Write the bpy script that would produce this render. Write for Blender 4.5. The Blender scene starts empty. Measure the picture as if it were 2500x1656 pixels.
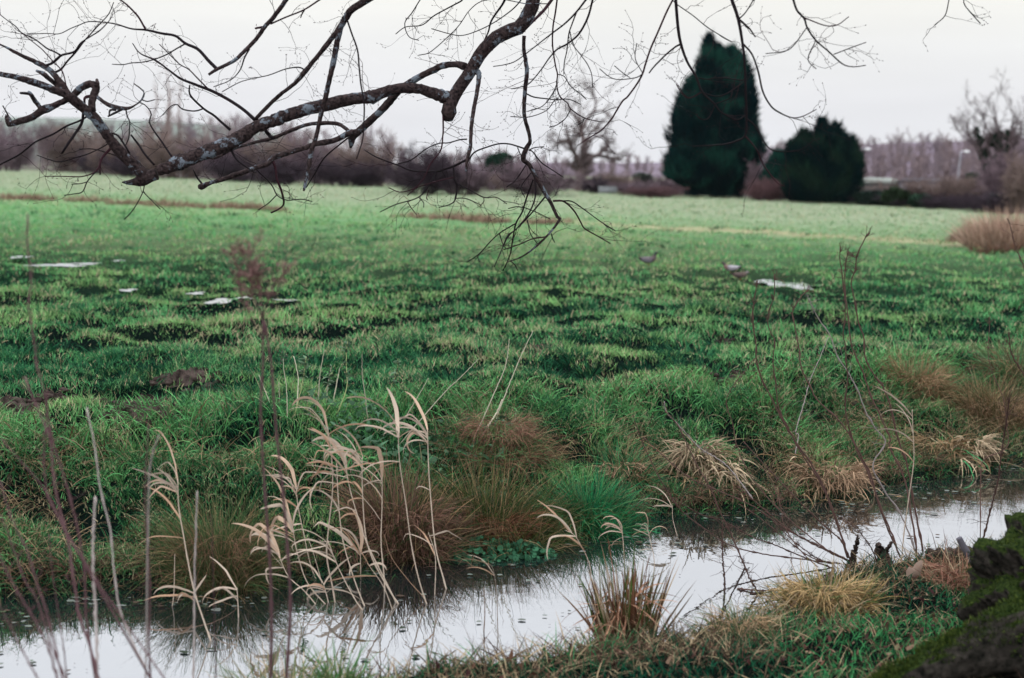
import bpy, math, random
import numpy as np
from mathutils import Vector

# ------------------------------------------------------------------ camera, sky, sun, exposure
SC = bpy.context.scene
COL = SC.collection
EYE = 1.7
FPX = 3435.0                      # focal length in pixels of the 2500 px wide photograph
PW, PH = 2500.0, 1656.0
HORIZON = 405.3
PITCH = math.atan((PH/2-HORIZON)/FPX)
ROLL = math.radians(1.2)

cam_d = bpy.data.cameras.new('camera')
cam = bpy.data.objects.new('camera', cam_d)
COL.objects.link(cam)
SC.camera = cam
cam_d.sensor_width = 36.0
cam_d.lens = 36.0*FPX/PW
cam_d.clip_start = 0.1
cam_d.clip_end = 4000
cam.location = (0, 0, EYE)
from mathutils import Matrix
cam.rotation_euler = (Matrix.Rotation(math.pi/2-PITCH, 4, 'X') @ Matrix.Rotation(ROLL, 4, 'Z')).to_euler()
cam_d.dof.use_dof = True
cam_d.dof.focus_distance = 8.8
cam_d.dof.aperture_fstop = 1.75
cam_d.dof.aperture_blades = 9

SC.view_settings.view_transform = 'Standard'
SC.view_settings.look = 'None'
SC.view_settings.exposure = 0.0
SC.view_settings.gamma = 1.0
SC.cycles.max_bounces = 5
SC.cycles.diffuse_bounces = 3
SC.cycles.glossy_bounces = 3
SC.cycles.transmission_bounces = 3
SC.cycles.transparent_max_bounces = 4
SC.cycles.use_denoising = True
SC.cycles.use_adaptive_sampling = False

SUN_EL, SUN_AZ = math.radians(38), math.radians(215)   # azimuth clockwise from +Y
w = bpy.data.worlds.new('World')
SC.world = w
w.use_nodes = True
nt = w.node_tree
nt.nodes.clear()
N = nt.nodes.new
L = nt.links.new
out = N('ShaderNodeOutputWorld')
bg = N('ShaderNodeBackground')
sky = N('ShaderNodeTexSky')
sky.sky_type = 'NISHITA'
sky.sun_disc = False
sky.sun_elevation = SUN_EL
sky.sun_rotation = SUN_AZ
sky.air_density = 1.0
sky.dust_density = 4.0
hs = N('ShaderNodeHueSaturation')
hs.inputs['Saturation'].default_value = 0.25
hs.inputs['Value'].default_value = 1.0
tc = N('ShaderNodeTexCoord')
sx = N('ShaderNodeSeparateXYZ')
ramp = N('ShaderNodeValToRGB')
cr = ramp.color_ramp
cr.elements[0].position = 0.0
cr.elements[0].color = (0.81, 0.82, 0.86, 1)
cr.elements[1].position = 1.0
cr.elements[1].color = (0.90, 0.96, 1.0, 1)
for p, c in ((0.05, (0.83, 0.835, 0.86, 1)), (0.085, (0.87, 0.875, 0.87, 1)), (0.115, (0.905, 0.90, 0.855, 1)), (0.2, (0.97, 0.975, 0.99, 1))):
    e = cr.elements.new(p)
    e.color = c
noise = N('ShaderNodeTexNoise')
noise.inputs['Scale'].default_value = 3.0
noise.inputs['Detail'].default_value = 4
mp = N('ShaderNodeMapping')
mp.inputs['Scale'].default_value = (1, 1, 9)
cl = N('ShaderNodeMapRange')
cl.inputs['From Min'].default_value = 0.3
cl.inputs['From Max'].default_value = 0.7
cl.inputs['To Min'].default_value = 0.94
cl.inputs['To Max'].default_value = 1.02
gain = N('ShaderNodeMapRange')          # an overcast sky is about three times as bright overhead
gain.inputs['From Min'].default_value = 0.12
gain.inputs['From Max'].default_value = 0.9
gain.inputs['To Min'].default_value = 1.0
gain.inputs['To Max'].default_value = 3.1
mul = N('ShaderNodeMath')
mul.operation = 'MULTIPLY'
vm = N('ShaderNodeVectorMath')
vm.operation = 'SCALE'
sk = N('ShaderNodeVectorMath')
sk.operation = 'SCALE'
sk.inputs['Scale'].default_value = 0.012
add = N('ShaderNodeVectorMath')
add.operation = 'ADD'
L(tc.outputs['Generated'], sx.inputs[0])
L(sx.outputs['Z'], ramp.inputs[0])
L(sx.outputs['Z'], gain.inputs['Value'])
L(tc.outputs['Generated'], mp.inputs[0])
L(mp.outputs[0], noise.inputs['Vector'])
L(noise.outputs[0], cl.inputs['Value'])
L(gain.outputs[0], mul.inputs[0])
L(cl.outputs[0], mul.inputs[1])
L(ramp.outputs[0], vm.inputs[0])
L(mul.outputs[0], vm.inputs['Scale'])
L(sky.outputs[0], hs.inputs['Color'])
L(hs.outputs[0], sk.inputs[0])
L(vm.outputs[0], add.inputs[0])
L(sk.outputs[0], add.inputs[1])
L(add.outputs[0], bg.inputs['Color'])
bg.inputs['Strength'].default_value = 1.0
L(bg.outputs[0], out.inputs['Surface'])

sun_d = bpy.data.lights.new('sun', 'SUN')
sun_d.energy = 0.8
sun_d.angle = math.radians(24)
sun_d.color = (1.0, 0.97, 0.92)
sun = bpy.data.objects.new('sun', sun_d)
COL.objects.link(sun)
sdir = Vector((math.sin(SUN_AZ)*math.cos(SUN_EL), math.cos(SUN_AZ)*math.cos(SUN_EL), math.sin(SUN_EL)))
sun.rotation_euler = sdir.to_track_quat('Z', 'Y').to_euler()

# ------------------------------------------------------------------ helpers
RNG = np.random.default_rng(11)
random.seed(5)

def ray(x, y):
    u = (x-PW/2)/FPX
    v = -(y-PH/2)/FPX
    c, s = math.cos(ROLL), math.sin(ROLL)
    u, v = c*u-s*v, s*u+c*v
    cp, sp = math.cos(PITCH), math.sin(PITCH)
    return np.array([u, cp+v*sp, -sp+v*cp])

def on_z(x, y, z):
    d = ray(x, y)
    t = (z-EYE)/d[2]
    return np.array([d[0]*t, d[1]*t, z])

def on_y(x, y, Y):
    d = ray(x, y)
    t = Y/d[1]
    return np.array([d[0]*t, Y, EYE+d[2]*t])

def on_ground(x, y):
    d = ray(x, y)
    d = d/d[1]
    t = np.concatenate([np.arange(3.0, 16.0, 0.02), np.arange(16.0, 300.0, 0.15)])
    g = ground_z(d[0]*t, t)
    k = int(np.argmax(EYE+d[2]*t <= g))
    return np.array([d[0]*t[k], t[k], float(g[k])])

CROPS = {'A': (0, 0, 480/2352), 'B': (440, 0, 480/2352), 'C': (880, 0, 480/2352), 'D': (1160, 0, 520/2367),
         'E': (440, 250, 560/2367), 'F': (920, 330, 600/2367), 'G': (1600, 0, 900/2367), 'H': (0, 180, 500/2306),
         'I': (0, 500, 900/2367), 'K': (1600, 500, 900/2352), 'L': (0, 900, 800/1659), 'M': (600, 900, 800/1659),
         'N': (1200, 1000, 700/1673), 'O': (1800, 1000, 700/1673), 'P': (620, 820, 700/2367), 'T': (1280, 180, 400/1845), 'S': (0, 0, 1)}

def px(crop, pts):
    x0, y0, s = CROPS[crop]
    return [(x0+p[0]*s, y0+p[1]*s)+tuple(q*s for q in p[2:]) for p in pts]

def tag(o, label=None, cat=None, group=None, kind=None):
    if label: o['label'] = label
    if cat: o['category'] = cat
    if group: o['group'] = group
    if kind: o['kind'] = kind
    return o

def empty(name, loc=(0, 0, 0)):
    o = bpy.data.objects.new(name, None)
    o.empty_display_size = 0.2
    COL.objects.link(o)
    o.location = loc
    return o

_tabs = {}
def vnoise(x, y, scale, seed=0):
    """smooth value noise in 0..1"""
    if seed not in _tabs:
        _tabs[seed] = np.random.default_rng(1000+seed).random((256, 256))
    T = _tabs[seed]
    x = np.asarray(x, float)/scale
    y = np.asarray(y, float)/scale
    xi = np.floor(x).astype(int)
    yi = np.floor(y).astype(int)
    fx = x-xi
    fy = y-yi
    fx = fx*fx*(3-2*fx)
    fy = fy*fy*(3-2*fy)
    a = T[xi % 256, yi % 256]
    b = T[(xi+1) % 256, yi % 256]
    c = T[xi % 256, (yi+1) % 256]
    d = T[(xi+1) % 256, (yi+1) % 256]
    return (a*(1-fx)+b*fx)*(1-fy)+(c*(1-fx)+d*fx)*fy

def mounds(x, y, cell, seed=0):
    """0..1: hummocks of turf with creases between them"""
    if ('m', seed) not in _tabs:
        _tabs['m', seed] = np.random.default_rng(5000+seed).random((128, 128, 3))
    T = _tabs['m', seed]
    x = np.asarray(x, float)/cell
    y = np.asarray(y, float)/cell
    xi = np.floor(x).astype(int)
    yi = np.floor(y).astype(int)
    m = np.zeros(np.broadcast(x, y).shape)
    for i in (-1, 0, 1):
        for j in (-1, 0, 1):
            h = T[(xi+i) % 128, (yi+j) % 128]
            d2 = (x-xi-i-h[..., 0])**2+(y-yi-j-h[..., 1])**2
            r = 0.45+0.45*h[..., 2]
            m = np.maximum(m, np.clip(1-d2/(r*r), 0, 1)**0.6*(0.55+0.45*h[..., 2]))
    return m

def sstep(a, b, x):
    t = np.clip((x-a)/(b-a), 0, 1)
    return t*t*(3-2*t)

class Buf:
    """collects vertices, faces and one colour per vertex, then links them as ONE mesh object"""
    def __init__(self):
        self.v, self.c, self.l, self.t = [], [], [], []
        self.n = 0
    def add(self, v, faces, col=(0.5, 0.5, 0.5)):
        v = np.asarray(v, np.float32).reshape(-1, 3)
        col = np.asarray(col, np.float32)
        if col.ndim == 1:
            col = np.broadcast_to(col, (len(v), 3))
        self.v.append(v)
        self.c.append(col.reshape(-1, 3))
        for f in faces:
            f = np.asarray(f, np.int64)
            if not f.size:
                continue
            self.l.append((f+self.n).ravel())
            self.t.append(np.full(len(f), f.shape[1], np.int64))
        self.n += len(v)
    def build(self, name, mat, parent=None, smooth=True, origin=None):
        me = bpy.data.meshes.new(name)
        v = np.concatenate(self.v) if self.v else np.zeros((0, 3), np.float32)
        c = np.concatenate(self.c)
        off = np.zeros(3, np.float32)
        if parent is not None:
            off = np.array(parent.matrix_world.translation if parent.parent else parent.location, np.float32)
            q = parent
            off = np.zeros(3, np.float32)
            while q is not None:
                off += np.array(q.location, np.float32)
                q = q.parent
        if origin is not None:
            org = np.array(origin, np.float32)
        else:
            org = off
        v = v-org
        lo = np.concatenate(self.l).astype(np.int32)
        tt = np.concatenate(self.t)
        me.vertices.add(len(v))
        me.vertices.foreach_set('co', v.astype(np.float32).ravel())
        me.loops.add(len(lo))
        me.loops.foreach_set('vertex_index', lo)
        me.polygons.add(len(tt))
        st = np.zeros(len(tt), np.int32)
        st[1:] = np.cumsum(tt)[:-1]
        me.polygons.foreach_set('loop_start', st)
        if smooth:
            me.polygons.foreach_set('use_smooth', np.ones(len(tt), bool))
        at = me.color_attributes.new('tint', 'FLOAT_COLOR', 'POINT')
        rgba = np.ones((len(v), 4), np.float32)
        rgba[:, :3] = c
        at.data.foreach_set('color', rgba.ravel())
        me.update(calc_edges=True)
        me.validate()
        if mat:
            me.materials.append(mat)
        o = bpy.data.objects.new(name, me)
        COL.objects.link(o)
        o.location = tuple(float(q) for q in (org-off))
        if parent is not None:
            o.parent = parent
        return o

def spline(pts, n):
    """Catmull-Rom through pts (any number of columns), n samples"""
    p = np.asarray(pts, float)
    if len(p) == 2:
        t = np.linspace(0, 1, n)[:, None]
        return p[0]*(1-t)+p[1]*t
    q = np.vstack([2*p[0]-p[1], p, 2*p[-1]-p[-2]])
    seg = np.linalg.norm(np.diff(p[:, :3] if p.shape[1] > 2 else p, axis=0), axis=1)
    cum = np.concatenate([[0], np.cumsum(seg)])
    s = np.linspace(0, cum[-1], n)
    k = np.clip(np.searchsorted(cum, s, side='right')-1, 0, len(p)-2)
    t = ((s-cum[k])/np.maximum(seg[k], 1e-9))[:, None]
    a, b, c, d = q[k], q[k+1], q[k+2], q[k+3]
    return 0.5*((2*b)+(-a+c)*t+(2*a-5*b+4*c-d)*t*t+(-a+3*b-3*c+d)*t**3)

def tubes(buf, P, R, sides=3, col=(0.1, 0.1, 0.1), cap=False):
    """P (N,K,3) polylines, R (N,K) radii; col (3,), (N,3) or (N,K,3)"""
    P = np.asarray(P, float)
    R = np.asarray(R, float)
    Nn, K, _ = P.shape
    if Nn == 0:
        return
    T = np.gradient(P, axis=1)
    T /= np.maximum(np.linalg.norm(T, axis=2, keepdims=True), 1e-9)
    ref = np.where(np.abs(T[:, :1, 2:3]) > 0.8, np.array([1.0, 0.13, 0]), np.array([0, 0.13, 1.0]))
    ref = np.broadcast_to(ref, T.shape)
    U = np.cross(T, ref)
    U /= np.maximum(np.linalg.norm(U, axis=2, keepdims=True), 1e-9)
    V = np.cross(T, U)
    a = np.arange(sides)*2*np.pi/sides
    ring = P[:, :, None, :]+R[:, :, None, None]*(np.cos(a)[None, None, :, None]*U[:, :, None, :]+np.sin(a)[None, None, :, None]*V[:, :, None, :])
    v = ring.reshape(-1, 3)
    i = np.arange(Nn)[:, None, None]*K*sides
    k = np.arange(K-1)[None, :, None]*sides
    j = np.arange(sides)[None, None, :]
    j2 = (j+1) % sides
    f = np.stack([i+k+j, i+k+j2, i+k+sides+j2, i+k+sides+j], -1).reshape(-1, 4)
    faces = [f]
    if cap:
        base = (np.arange(Nn)[:, None]*K*sides)
        faces.append(base+np.arange(sides)[None, ::-1])
        faces.append(base+(K-1)*sides+np.arange(sides)[None, :])
    c = np.asarray(col, float)
    if c.ndim == 2:
        c = np.repeat(c, K*sides, axis=0)
    elif c.ndim == 3:
        c = np.repeat(c.reshape(-1, 3), sides, axis=0)
    buf.add(v, faces, c)

def blades(buf, P, Ln, Wd, az, lean, bend, c0, c1=None, K=3, twist=None, rng=RNG, blunt=0.0):
    """ribbons growing from P: lean = first tilt from vertical, bend = tilt added along the length"""
    n = len(P)
    if n == 0:
        return
    P = np.asarray(P, float)
    Ln, Wd, az, lean, bend = (np.broadcast_to(np.asarray(q, float), (n,)) for q in (Ln, Wd, az, lean, bend))
    c0 = np.broadcast_to(np.asarray(c0, float), (n, 3))
    c1 = c0 if c1 is None else np.broadcast_to(np.asarray(c1, float), (n, 3))
    tw = rng.uniform(-1.2, 1.2, n) if twist is None else np.broadcast_to(twist, (n,))
    ca, sa = np.cos(az), np.sin(az)
    pos = P.copy()
    vs, cs = [], []
    for k in range(K+1):
        t = k/K
        th = lean+bend*t
        if k > 0:
            tm = lean+bend*(k-0.5)/K
            pos = pos+(Ln/K)[:, None]*np.stack([np.sin(tm)*ca, np.sin(tm)*sa, np.cos(tm)], 1)
        cc = c0*(1-t)+c1*t
        if k == K:
            vs.append(pos[:, None, :])
            cs.append(cc[:, None, :])
        else:
            wv = np.stack([-sa, ca, np.zeros(n)], 1)*np.cos(tw)[:, None]+np.stack([np.cos(th)*ca, np.cos(th)*sa, -np.sin(th)], 1)*np.sin(tw)[:, None]
            ww = (Wd*0.5*((1-t)**0.6 if k else 0.75))[:, None]
            vs.append(np.stack([pos-wv*ww, pos+wv*ww], 1))
            cs.append(np.stack([cc, cc], 1))
    v = np.concatenate(vs, 1)
    c = np.concatenate(cs, 1)
    M = 2*K+1
    base = np.arange(n)[:, None]*M
    fq = [base+np.array([[2*k, 2*k+1, 2*k+3, 2*k+2]]) for k in range(K-1)]
    ft = base+np.array([[2*K-2, 2*K-1, 2*K]])
    buf.add(v.reshape(-1, 3), ([np.concatenate(fq)] if fq else [])+[ft], c.reshape(-1, 3))

def ribbon(buf, pts, wd, col, n=14, face=(0, -1, 0.2), fold=0.25, c1=None):
    """one long leaf along pts; wd = greatest width; shallow V section"""
    p = spline(pts, n)
    t = np.linspace(0, 1, n)
    prof = np.sin(np.pi*np.clip(t*0.86+0.12, 0, 1))**0.7
    prof[-1] = 0.02
    T = np.gradient(p, axis=0)
    T /= np.linalg.norm(T, axis=1, keepdims=True)
    f = np.asarray(face, float)
    Wv = np.cross(T, f)
    Wv /= np.maximum(np.linalg.norm(Wv, axis=1, keepdims=True), 1e-6)
    Nv = np.cross(Wv, T)
    h = (wd*0.5*prof)[:, None]
    v = np.stack([p-Wv*h, p+Nv*h*fold, p+Wv*h], 1).reshape(-1, 3)
    b = np.arange(n-1)[:, None]*3
    fq = np.concatenate([b+np.array([[0, 1, 4, 3]]), b+np.array([[1, 2, 5, 4]])])
    c = np.asarray(col)[None]*(1-t[:, None])+np.asarray(c1 if c1 is not None else col)[None]*t[:, None]
    buf.add(v, [fq], np.repeat(c, 3, axis=0))

def sprout(P, R, per, ratio, spread, rng, K=5, up=0.0, tmin=0.25, rfac=0.55, jit=0.25, side=None):
    """next level of twigs on polylines P (N,K0,3): per children each"""
    Nn, K0, _ = P.shape
    n = Nn*per
    par = np.repeat(np.arange(Nn), per)
    t = rng.uniform(tmin, 1.0, n)*(K0-1)
    k = np.minimum(t.astype(int), K0-2)
    f = (t-k)[:, None]
    base = P[par, k]*(1-f)+P[par, k+1]*f
    r0 = (R[par, k]*(1-f[:, 0])+R[par, k+1]*f[:, 0])
    T = P[par, k+1]-P[par, k]
    T /= np.maximum(np.linalg.norm(T, axis=1, keepdims=True), 1e-9)
    plen = np.linalg.norm(np.diff(P, axis=1), axis=2).sum(1)
    D = rng.normal(size=(n, 3))
    if side is not None:
        D = D*np.asarray(side)
    D -= (D*T).sum(1, keepdims=True)*T
    D /= np.maximum(np.linalg.norm(D, axis=1, keepdims=True), 1e-9)
    d = T*np.cos(spread)+D*np.sin(spread)+np.array([0, 0, up])
    d /= np.linalg.norm(d, axis=1, keepdims=True)
    ln = plen[par]*ratio*rng.uniform(0.5, 1.25, n)*(1.15-0.5*t/(K0-1))
    return walk(base, d, ln, r0*rfac, K, rng, jit, up)

def walk(base, d, ln, r0, K, rng, jit=0.25, up=0.0, taper=0.35):
    n = len(base)
    P = np.zeros((n, K, 3))
    P[:, 0] = base
    d = d.copy()
    for k in range(1, K):
        d = d+rng.normal(size=(n, 3))*jit+np.array([0, 0, up*0.3])
        d /= np.linalg.norm(d, axis=1, keepdims=True)
        P[:, k] = P[:, k-1]+d*(ln/(K-1))[:, None]
    R = np.asarray(r0)[:, None]*np.linspace(1, taper, K)[None]
    return P, R

def ball(buf, c, r, col, n=8, m=6, sq=(1, 1, 1), rng=None, rough=0.0):
    th = np.linspace(0, np.pi, m)
    ph = np.arange(n)*2*np.pi/n
    x = np.sin(th)[:, None]*np.cos(ph)[None]
    y = np.sin(th)[:, None]*np.sin(ph)[None]
    z = np.cos(th)[:, None]*np.ones(n)[None]
    v = np.stack([x, y, z], -1).reshape(-1, 3)*np.asarray(sq)*r
    if rng is not None:
        v *= 1+rng.uniform(-rough, rough, (len(v), 1))
    i = np.arange(m-1)[:, None]*n
    j = np.arange(n)[None]
    f = np.stack([i+j, i+(j+1) % n, i+n+(j+1) % n, i+n+j], -1).reshape(-1, 4)
    buf.add(v+np.asarray(c), [f], col)

def box(buf, lo, hi, col=(0.5, 0.5, 0.5)):
    x0, y0, z0 = lo
    x1, y1, z1 = hi
    v = [(x0, y0, z0), (x1, y0, z0), (x1, y1, z0), (x0, y1, z0), (x0, y0, z1), (x1, y0, z1), (x1, y1, z1), (x0, y1, z1)]
    buf.add(v, [[(0, 3, 2, 1), (4, 5, 6, 7), (0, 1, 5, 4), (1, 2, 6, 5), (2, 3, 7, 6), (3, 0, 4, 7)]], col)

def copy_tree(o, parent=None):
    c = o.copy()
    COL.objects.link(c)
    c.parent = parent
    for ch in list(o.children):
        copy_tree(ch, c)
    return c

# ------------------------------------------------------------------ materials
def mat(name):
    m = bpy.data.materials.new(name)
    m.use_nodes = True
    t = m.node_tree
    b = t.nodes['Principled BSDF']
    return m, t, b

def leafy(name, rough=0.55, spec=0.35, trans=0.3, vary=0.0):
    """thin plant tissue: its own colour from the mesh, a little light through it"""
    m, t, b = mat(name)
    a = t.nodes.new('ShaderNodeVertexColor')
    a.layer_name = 'tint'
    t.links.new(a.outputs[0], b.inputs['Base Color'])
    b.inputs['Roughness'].default_value = rough
    b.inputs['Specular IOR Level'].default_value = spec
    if trans > 0:
        tr = t.nodes.new('ShaderNodeBsdfTranslucent')
        mx = t.nodes.new('ShaderNodeMixShader')
        mx.inputs[0].default_value = trans
        t.links.new(a.outputs[0], tr.inputs[0])
        t.links.new(b.outputs[0], mx.inputs[1])
        t.links.new(tr.outputs[0], mx.inputs[2])
        t.links.new(mx.outputs[0], t.nodes['Material Output'].inputs['Surface'])
    return m

def noisy(name, c_a, c_b, scale, rough=0.85, detail=6, bump=0.0, bscale=None, lo=0.35, hi=0.65, spec=0.02, tint=False):
    m, t, b = mat(name)
    co = t.nodes.new('ShaderNodeTexCoord')
    n = t.nodes.new('ShaderNodeTexNoise')
    n.inputs['Scale'].default_value = scale
    n.inputs['Detail'].default_value = detail
    t.links.new(co.outputs['Object'], n.inputs['Vector'])
    r = t.nodes.new('ShaderNodeValToRGB')
    r.color_ramp.elements[0].position = lo
    r.color_ramp.elements[1].position = hi
    r.color_ramp.elements[0].color = (*c_a, 1)
    r.color_ramp.elements[1].color = (*c_b, 1)
    t.links.new(n.outputs[0], r.inputs[0])
    t.links.new(r.outputs[0], b.inputs['Base Color'])
    b.inputs['Roughness'].default_value = rough
    b.inputs['Specular IOR Level'].default_value = spec
    if bump:
        n2 = t.nodes.new('ShaderNodeTexNoise')
        n2.inputs['Scale'].default_value = bscale or scale*3
        n2.inputs['Detail'].default_value = 8
        t.links.new(co.outputs['Object'], n2.inputs['Vector'])
        bp = t.nodes.new('ShaderNodeBump')
        bp.inputs['Strength'].default_value = bump
        bp.inputs['Distance'].default_value = 0.05
        t.links.new(n2.outputs[0], bp.inputs['Height'])
        t.links.new(bp.outputs[0], b.inputs['Normal'])
    return m

def bark_mat(name, dark, light, lichen, moss=None, amount=0.62, scale=1.0):
    """bark with lichen crusts of their own shape; moss on the faces turned to the sky"""
    m, t, b = mat(name)
    nd, ln = t.nodes.new, t.links.new
    co = nd('ShaderNodeTexCoord')
    n1 = nd('ShaderNodeTexNoise')
    n1.inputs['Scale'].default_value = 60*scale
    n1.inputs['Detail'].default_value = 8
    r1 = nd('ShaderNodeValToRGB')
    r1.color_ramp.elements[0].position = 0.3
    r1.color_ramp.elements[1].position = 0.72
    r1.color_ramp.elements[0].color = (*dark, 1)
    r1.color_ramp.elements[1].color = (*light, 1)
    n2 = nd('ShaderNodeTexNoise')
    n2.inputs['Scale'].default_value = 11*scale
    n2.inputs['Detail'].default_value = 9
    n2.inputs['Roughness'].default_value = 0.72
    r2 = nd('ShaderNodeValToRGB')
    r2.color_ramp.elements[0].position = amount
    r2.color_ramp.elements[1].position = amount+0.03
    mx = nd('ShaderNodeMix')
    mx.data_type = 'RGBA'
    mx.inputs['B'].default_value = (*lichen, 1)
    for n in (n1, n2):
        ln(co.outputs['Object'], n.inputs['Vector'])
    ln(n1.outputs[0], r1.inputs[0])
    ln(n2.outputs[0], r2.inputs[0])
    ln(r1.outputs[0], mx.inputs['A'])
    ln(r2.outputs[0], mx.inputs['Factor'])
    last = mx.outputs['Result']
    if moss:
        g = nd('ShaderNodeNewGeometry')
        s = nd('ShaderNodeSeparateXYZ')
        ln(g.outputs['Normal'], s.inputs[0])
        n3 = nd('ShaderNodeTexNoise')
        n3.inputs['Scale'].default_value = 5*scale
        n3.inputs['Detail'].default_value = 7
        ln(co.outputs['Object'], n3.inputs['Vector'])
        ad = nd('ShaderNodeMath')
        ad.operation = 'MULTIPLY_ADD'
        ad.inputs[1].default_value = 0.42
        ln(s.outputs['Z'], ad.inputs[0])
        ln(n3.outputs[0], ad.inputs[2])
        r3 = nd('ShaderNodeValToRGB')
        r3.color_ramp.elements[0].position = 0.62
        r3.color_ramp.elements[1].position = 0.72
        ln(ad.outputs[0], r3.inputs[0])
        n4 = nd('ShaderNodeTexNoise')
        n4.inputs['Scale'].default_value = 70
        n4.inputs['Detail'].default_value = 5
        ln(co.outputs['Object'], n4.inputs['Vector'])
        r4 = nd('ShaderNodeValToRGB')
        r4.color_ramp.elements[0].position = 0.3
        r4.color_ramp.elements[1].position = 0.7
        r4.color_ramp.elements[0].color = (*moss[0], 1)
        r4.color_ramp.elements[1].color = (*moss[1], 1)
        ln(n4.outputs[0], r4.inputs[0])
        mm = nd('ShaderNodeMix')
        mm.data_type = 'RGBA'
        ln(last, mm.inputs['A'])
        ln(r4.outputs[0], mm.inputs['B'])
        ln(r3.outputs[0], mm.inputs['Factor'])
        last = mm.outputs['Result']
    ln(last, b.inputs['Base Color'])
    b.inputs['Roughness'].default_value = 0.9
    b.inputs['Specular IOR Level'].default_value = 0.03
    bp = nd('ShaderNodeBump')
    bp.inputs['Strength'].default_value = 1.0
    bp.inputs['Distance'].default_value = 0.014
    ln(n1.outputs[0], bp.inputs['Height'])
    ln(bp.outputs[0], b.inputs['Normal'])
    return m

M_GRASS = leafy('grass_blades', 0.6, 0.05, 0.12)
M_DRY = leafy('dry_leaves', 0.65, 0.06, 0.12)
M_STEM = leafy('dry_stems', 0.7, 0.05, 0.0)
M_TWIG = leafy('bare_twigs', 0.75, 0.04, 0.0)
M_NEEDLE = leafy('evergreen_sprays', 0.7, 0.0, 0.05)
M_BARK = bark_mat('limb_bark', (0.006, 0.005, 0.006), (0.060, 0.042, 0.042), (0.135, 0.155, 0.185), None, 0.555)
M_TRUNK = bark_mat('mossy_bark', (0.003, 0.004, 0.003), (0.042, 0.036, 0.032), (0.25, 0.27, 0.26), ((0.002, 0.008, 0.003), (0.032, 0.047, 0.011)), 0.70, 0.5)
M_SOIL = noisy('bare_soil', (0.012, 0.009, 0.008), (0.075, 0.056, 0.050), 14, 0.9, 8, 0.8, 30)
# ------------------------------------------------------------------ the ground: meadow, banks and stream bed in one sheet
WATER = -0.55
FAR = np.array([(-16, 1.6), (-8, 5.0), (-5, 6.2), (-2.61, 7.0), (-1.84, 7.2), (-1.44, 7.3), (-0.9, 7.6), (-0.55, 8.0), (-0.15, 8.3), (0.32, 8.45), (1.01, 9.0), (1.64, 9.2), (2.04, 9.5), (2.5, 9.9), (2.95, 10.2), (3.59, 10.65), (4.5, 11.2), (9, 13.5), (24, 21)])
NEAR = np.array([(-16, -1.5), (-8, 2.6), (-5, 3.2), (-2.6, 4.3), (-1.7, 4.7), (-1.1, 5.4), (-0.73, 5.82), (-0.29, 6.06), (0.1, 6.12), (0.34, 6.3), (0.69, 6.44), (0.95, 6.55), (1.38, 6.9), (1.62, 7.45), (1.95, 7.76), (2.26, 7.9), (2.78, 8.02), (3.3, 8.3), (4.5, 8.9), (9, 11.2), (24, 18)])

def y_far(x):
    return np.interp(x, FAR[:, 0], FAR[:, 1])

def y_near(x):
    return np.interp(x, NEAR[:, 0], NEAR[:, 1])

# puddles lying in the meadow: centre, half width, half depth, turn
PUDDLES = []
for k_, (a, b, wx, wy) in enumerate(((1898, 692, 0.30, 0.75), (1942, 696, 0.27, 0.55), (1972, 696, 0.12, 0.35), (150, 650, 0.44, 0.34), (92, 651, 0.20, 0.22), (212, 647, 0.20, 0.24), (285, 640, 0.13, 0.2), (555, 740, 0.20, 0.32), (528, 744, 0.16, 0.20), (592, 735, 0.12, 0.24), (480, 723, 0.10, 0.22), (312, 716, 0.10, 0.22), (700, 741, 0.16, 0.10), (50, 634, 0.18, 0.3))):
    d = ray(a, b)
    t = (0.0-EYE)/d[2]
    PUDDLES.append((d[0]*t, d[1]*t, wx*(1.15 if k_ < 3 else 0.9), wy*(1.35 if k_ < 3 else 0.9)))

def puddle_front(x, y):
    """trodden short turf round the puddles and on their near side"""
    m = np.zeros(np.shape(x))
    for (cx, cy, wx, wy) in PUDDLES:
        q = ((x-cx)/(wx*1.5+0.1))**2+((y-cy+wy*0.9)/(wy*1.9+0.5))**2
        m = np.maximum(m, np.clip(1.6-q, 0, 1))
    return m

def puddle_mask(x, y, grow=1.0):
    m = np.zeros(np.shape(x))
    for (cx, cy, wx, wy) in PUDDLES:
        q = ((x-cx)/(wx*grow))**2+((y-cy)/(wy*grow))**2
        m = np.maximum(m, np.clip(1.4-q, 0, 1))
    return m

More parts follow.
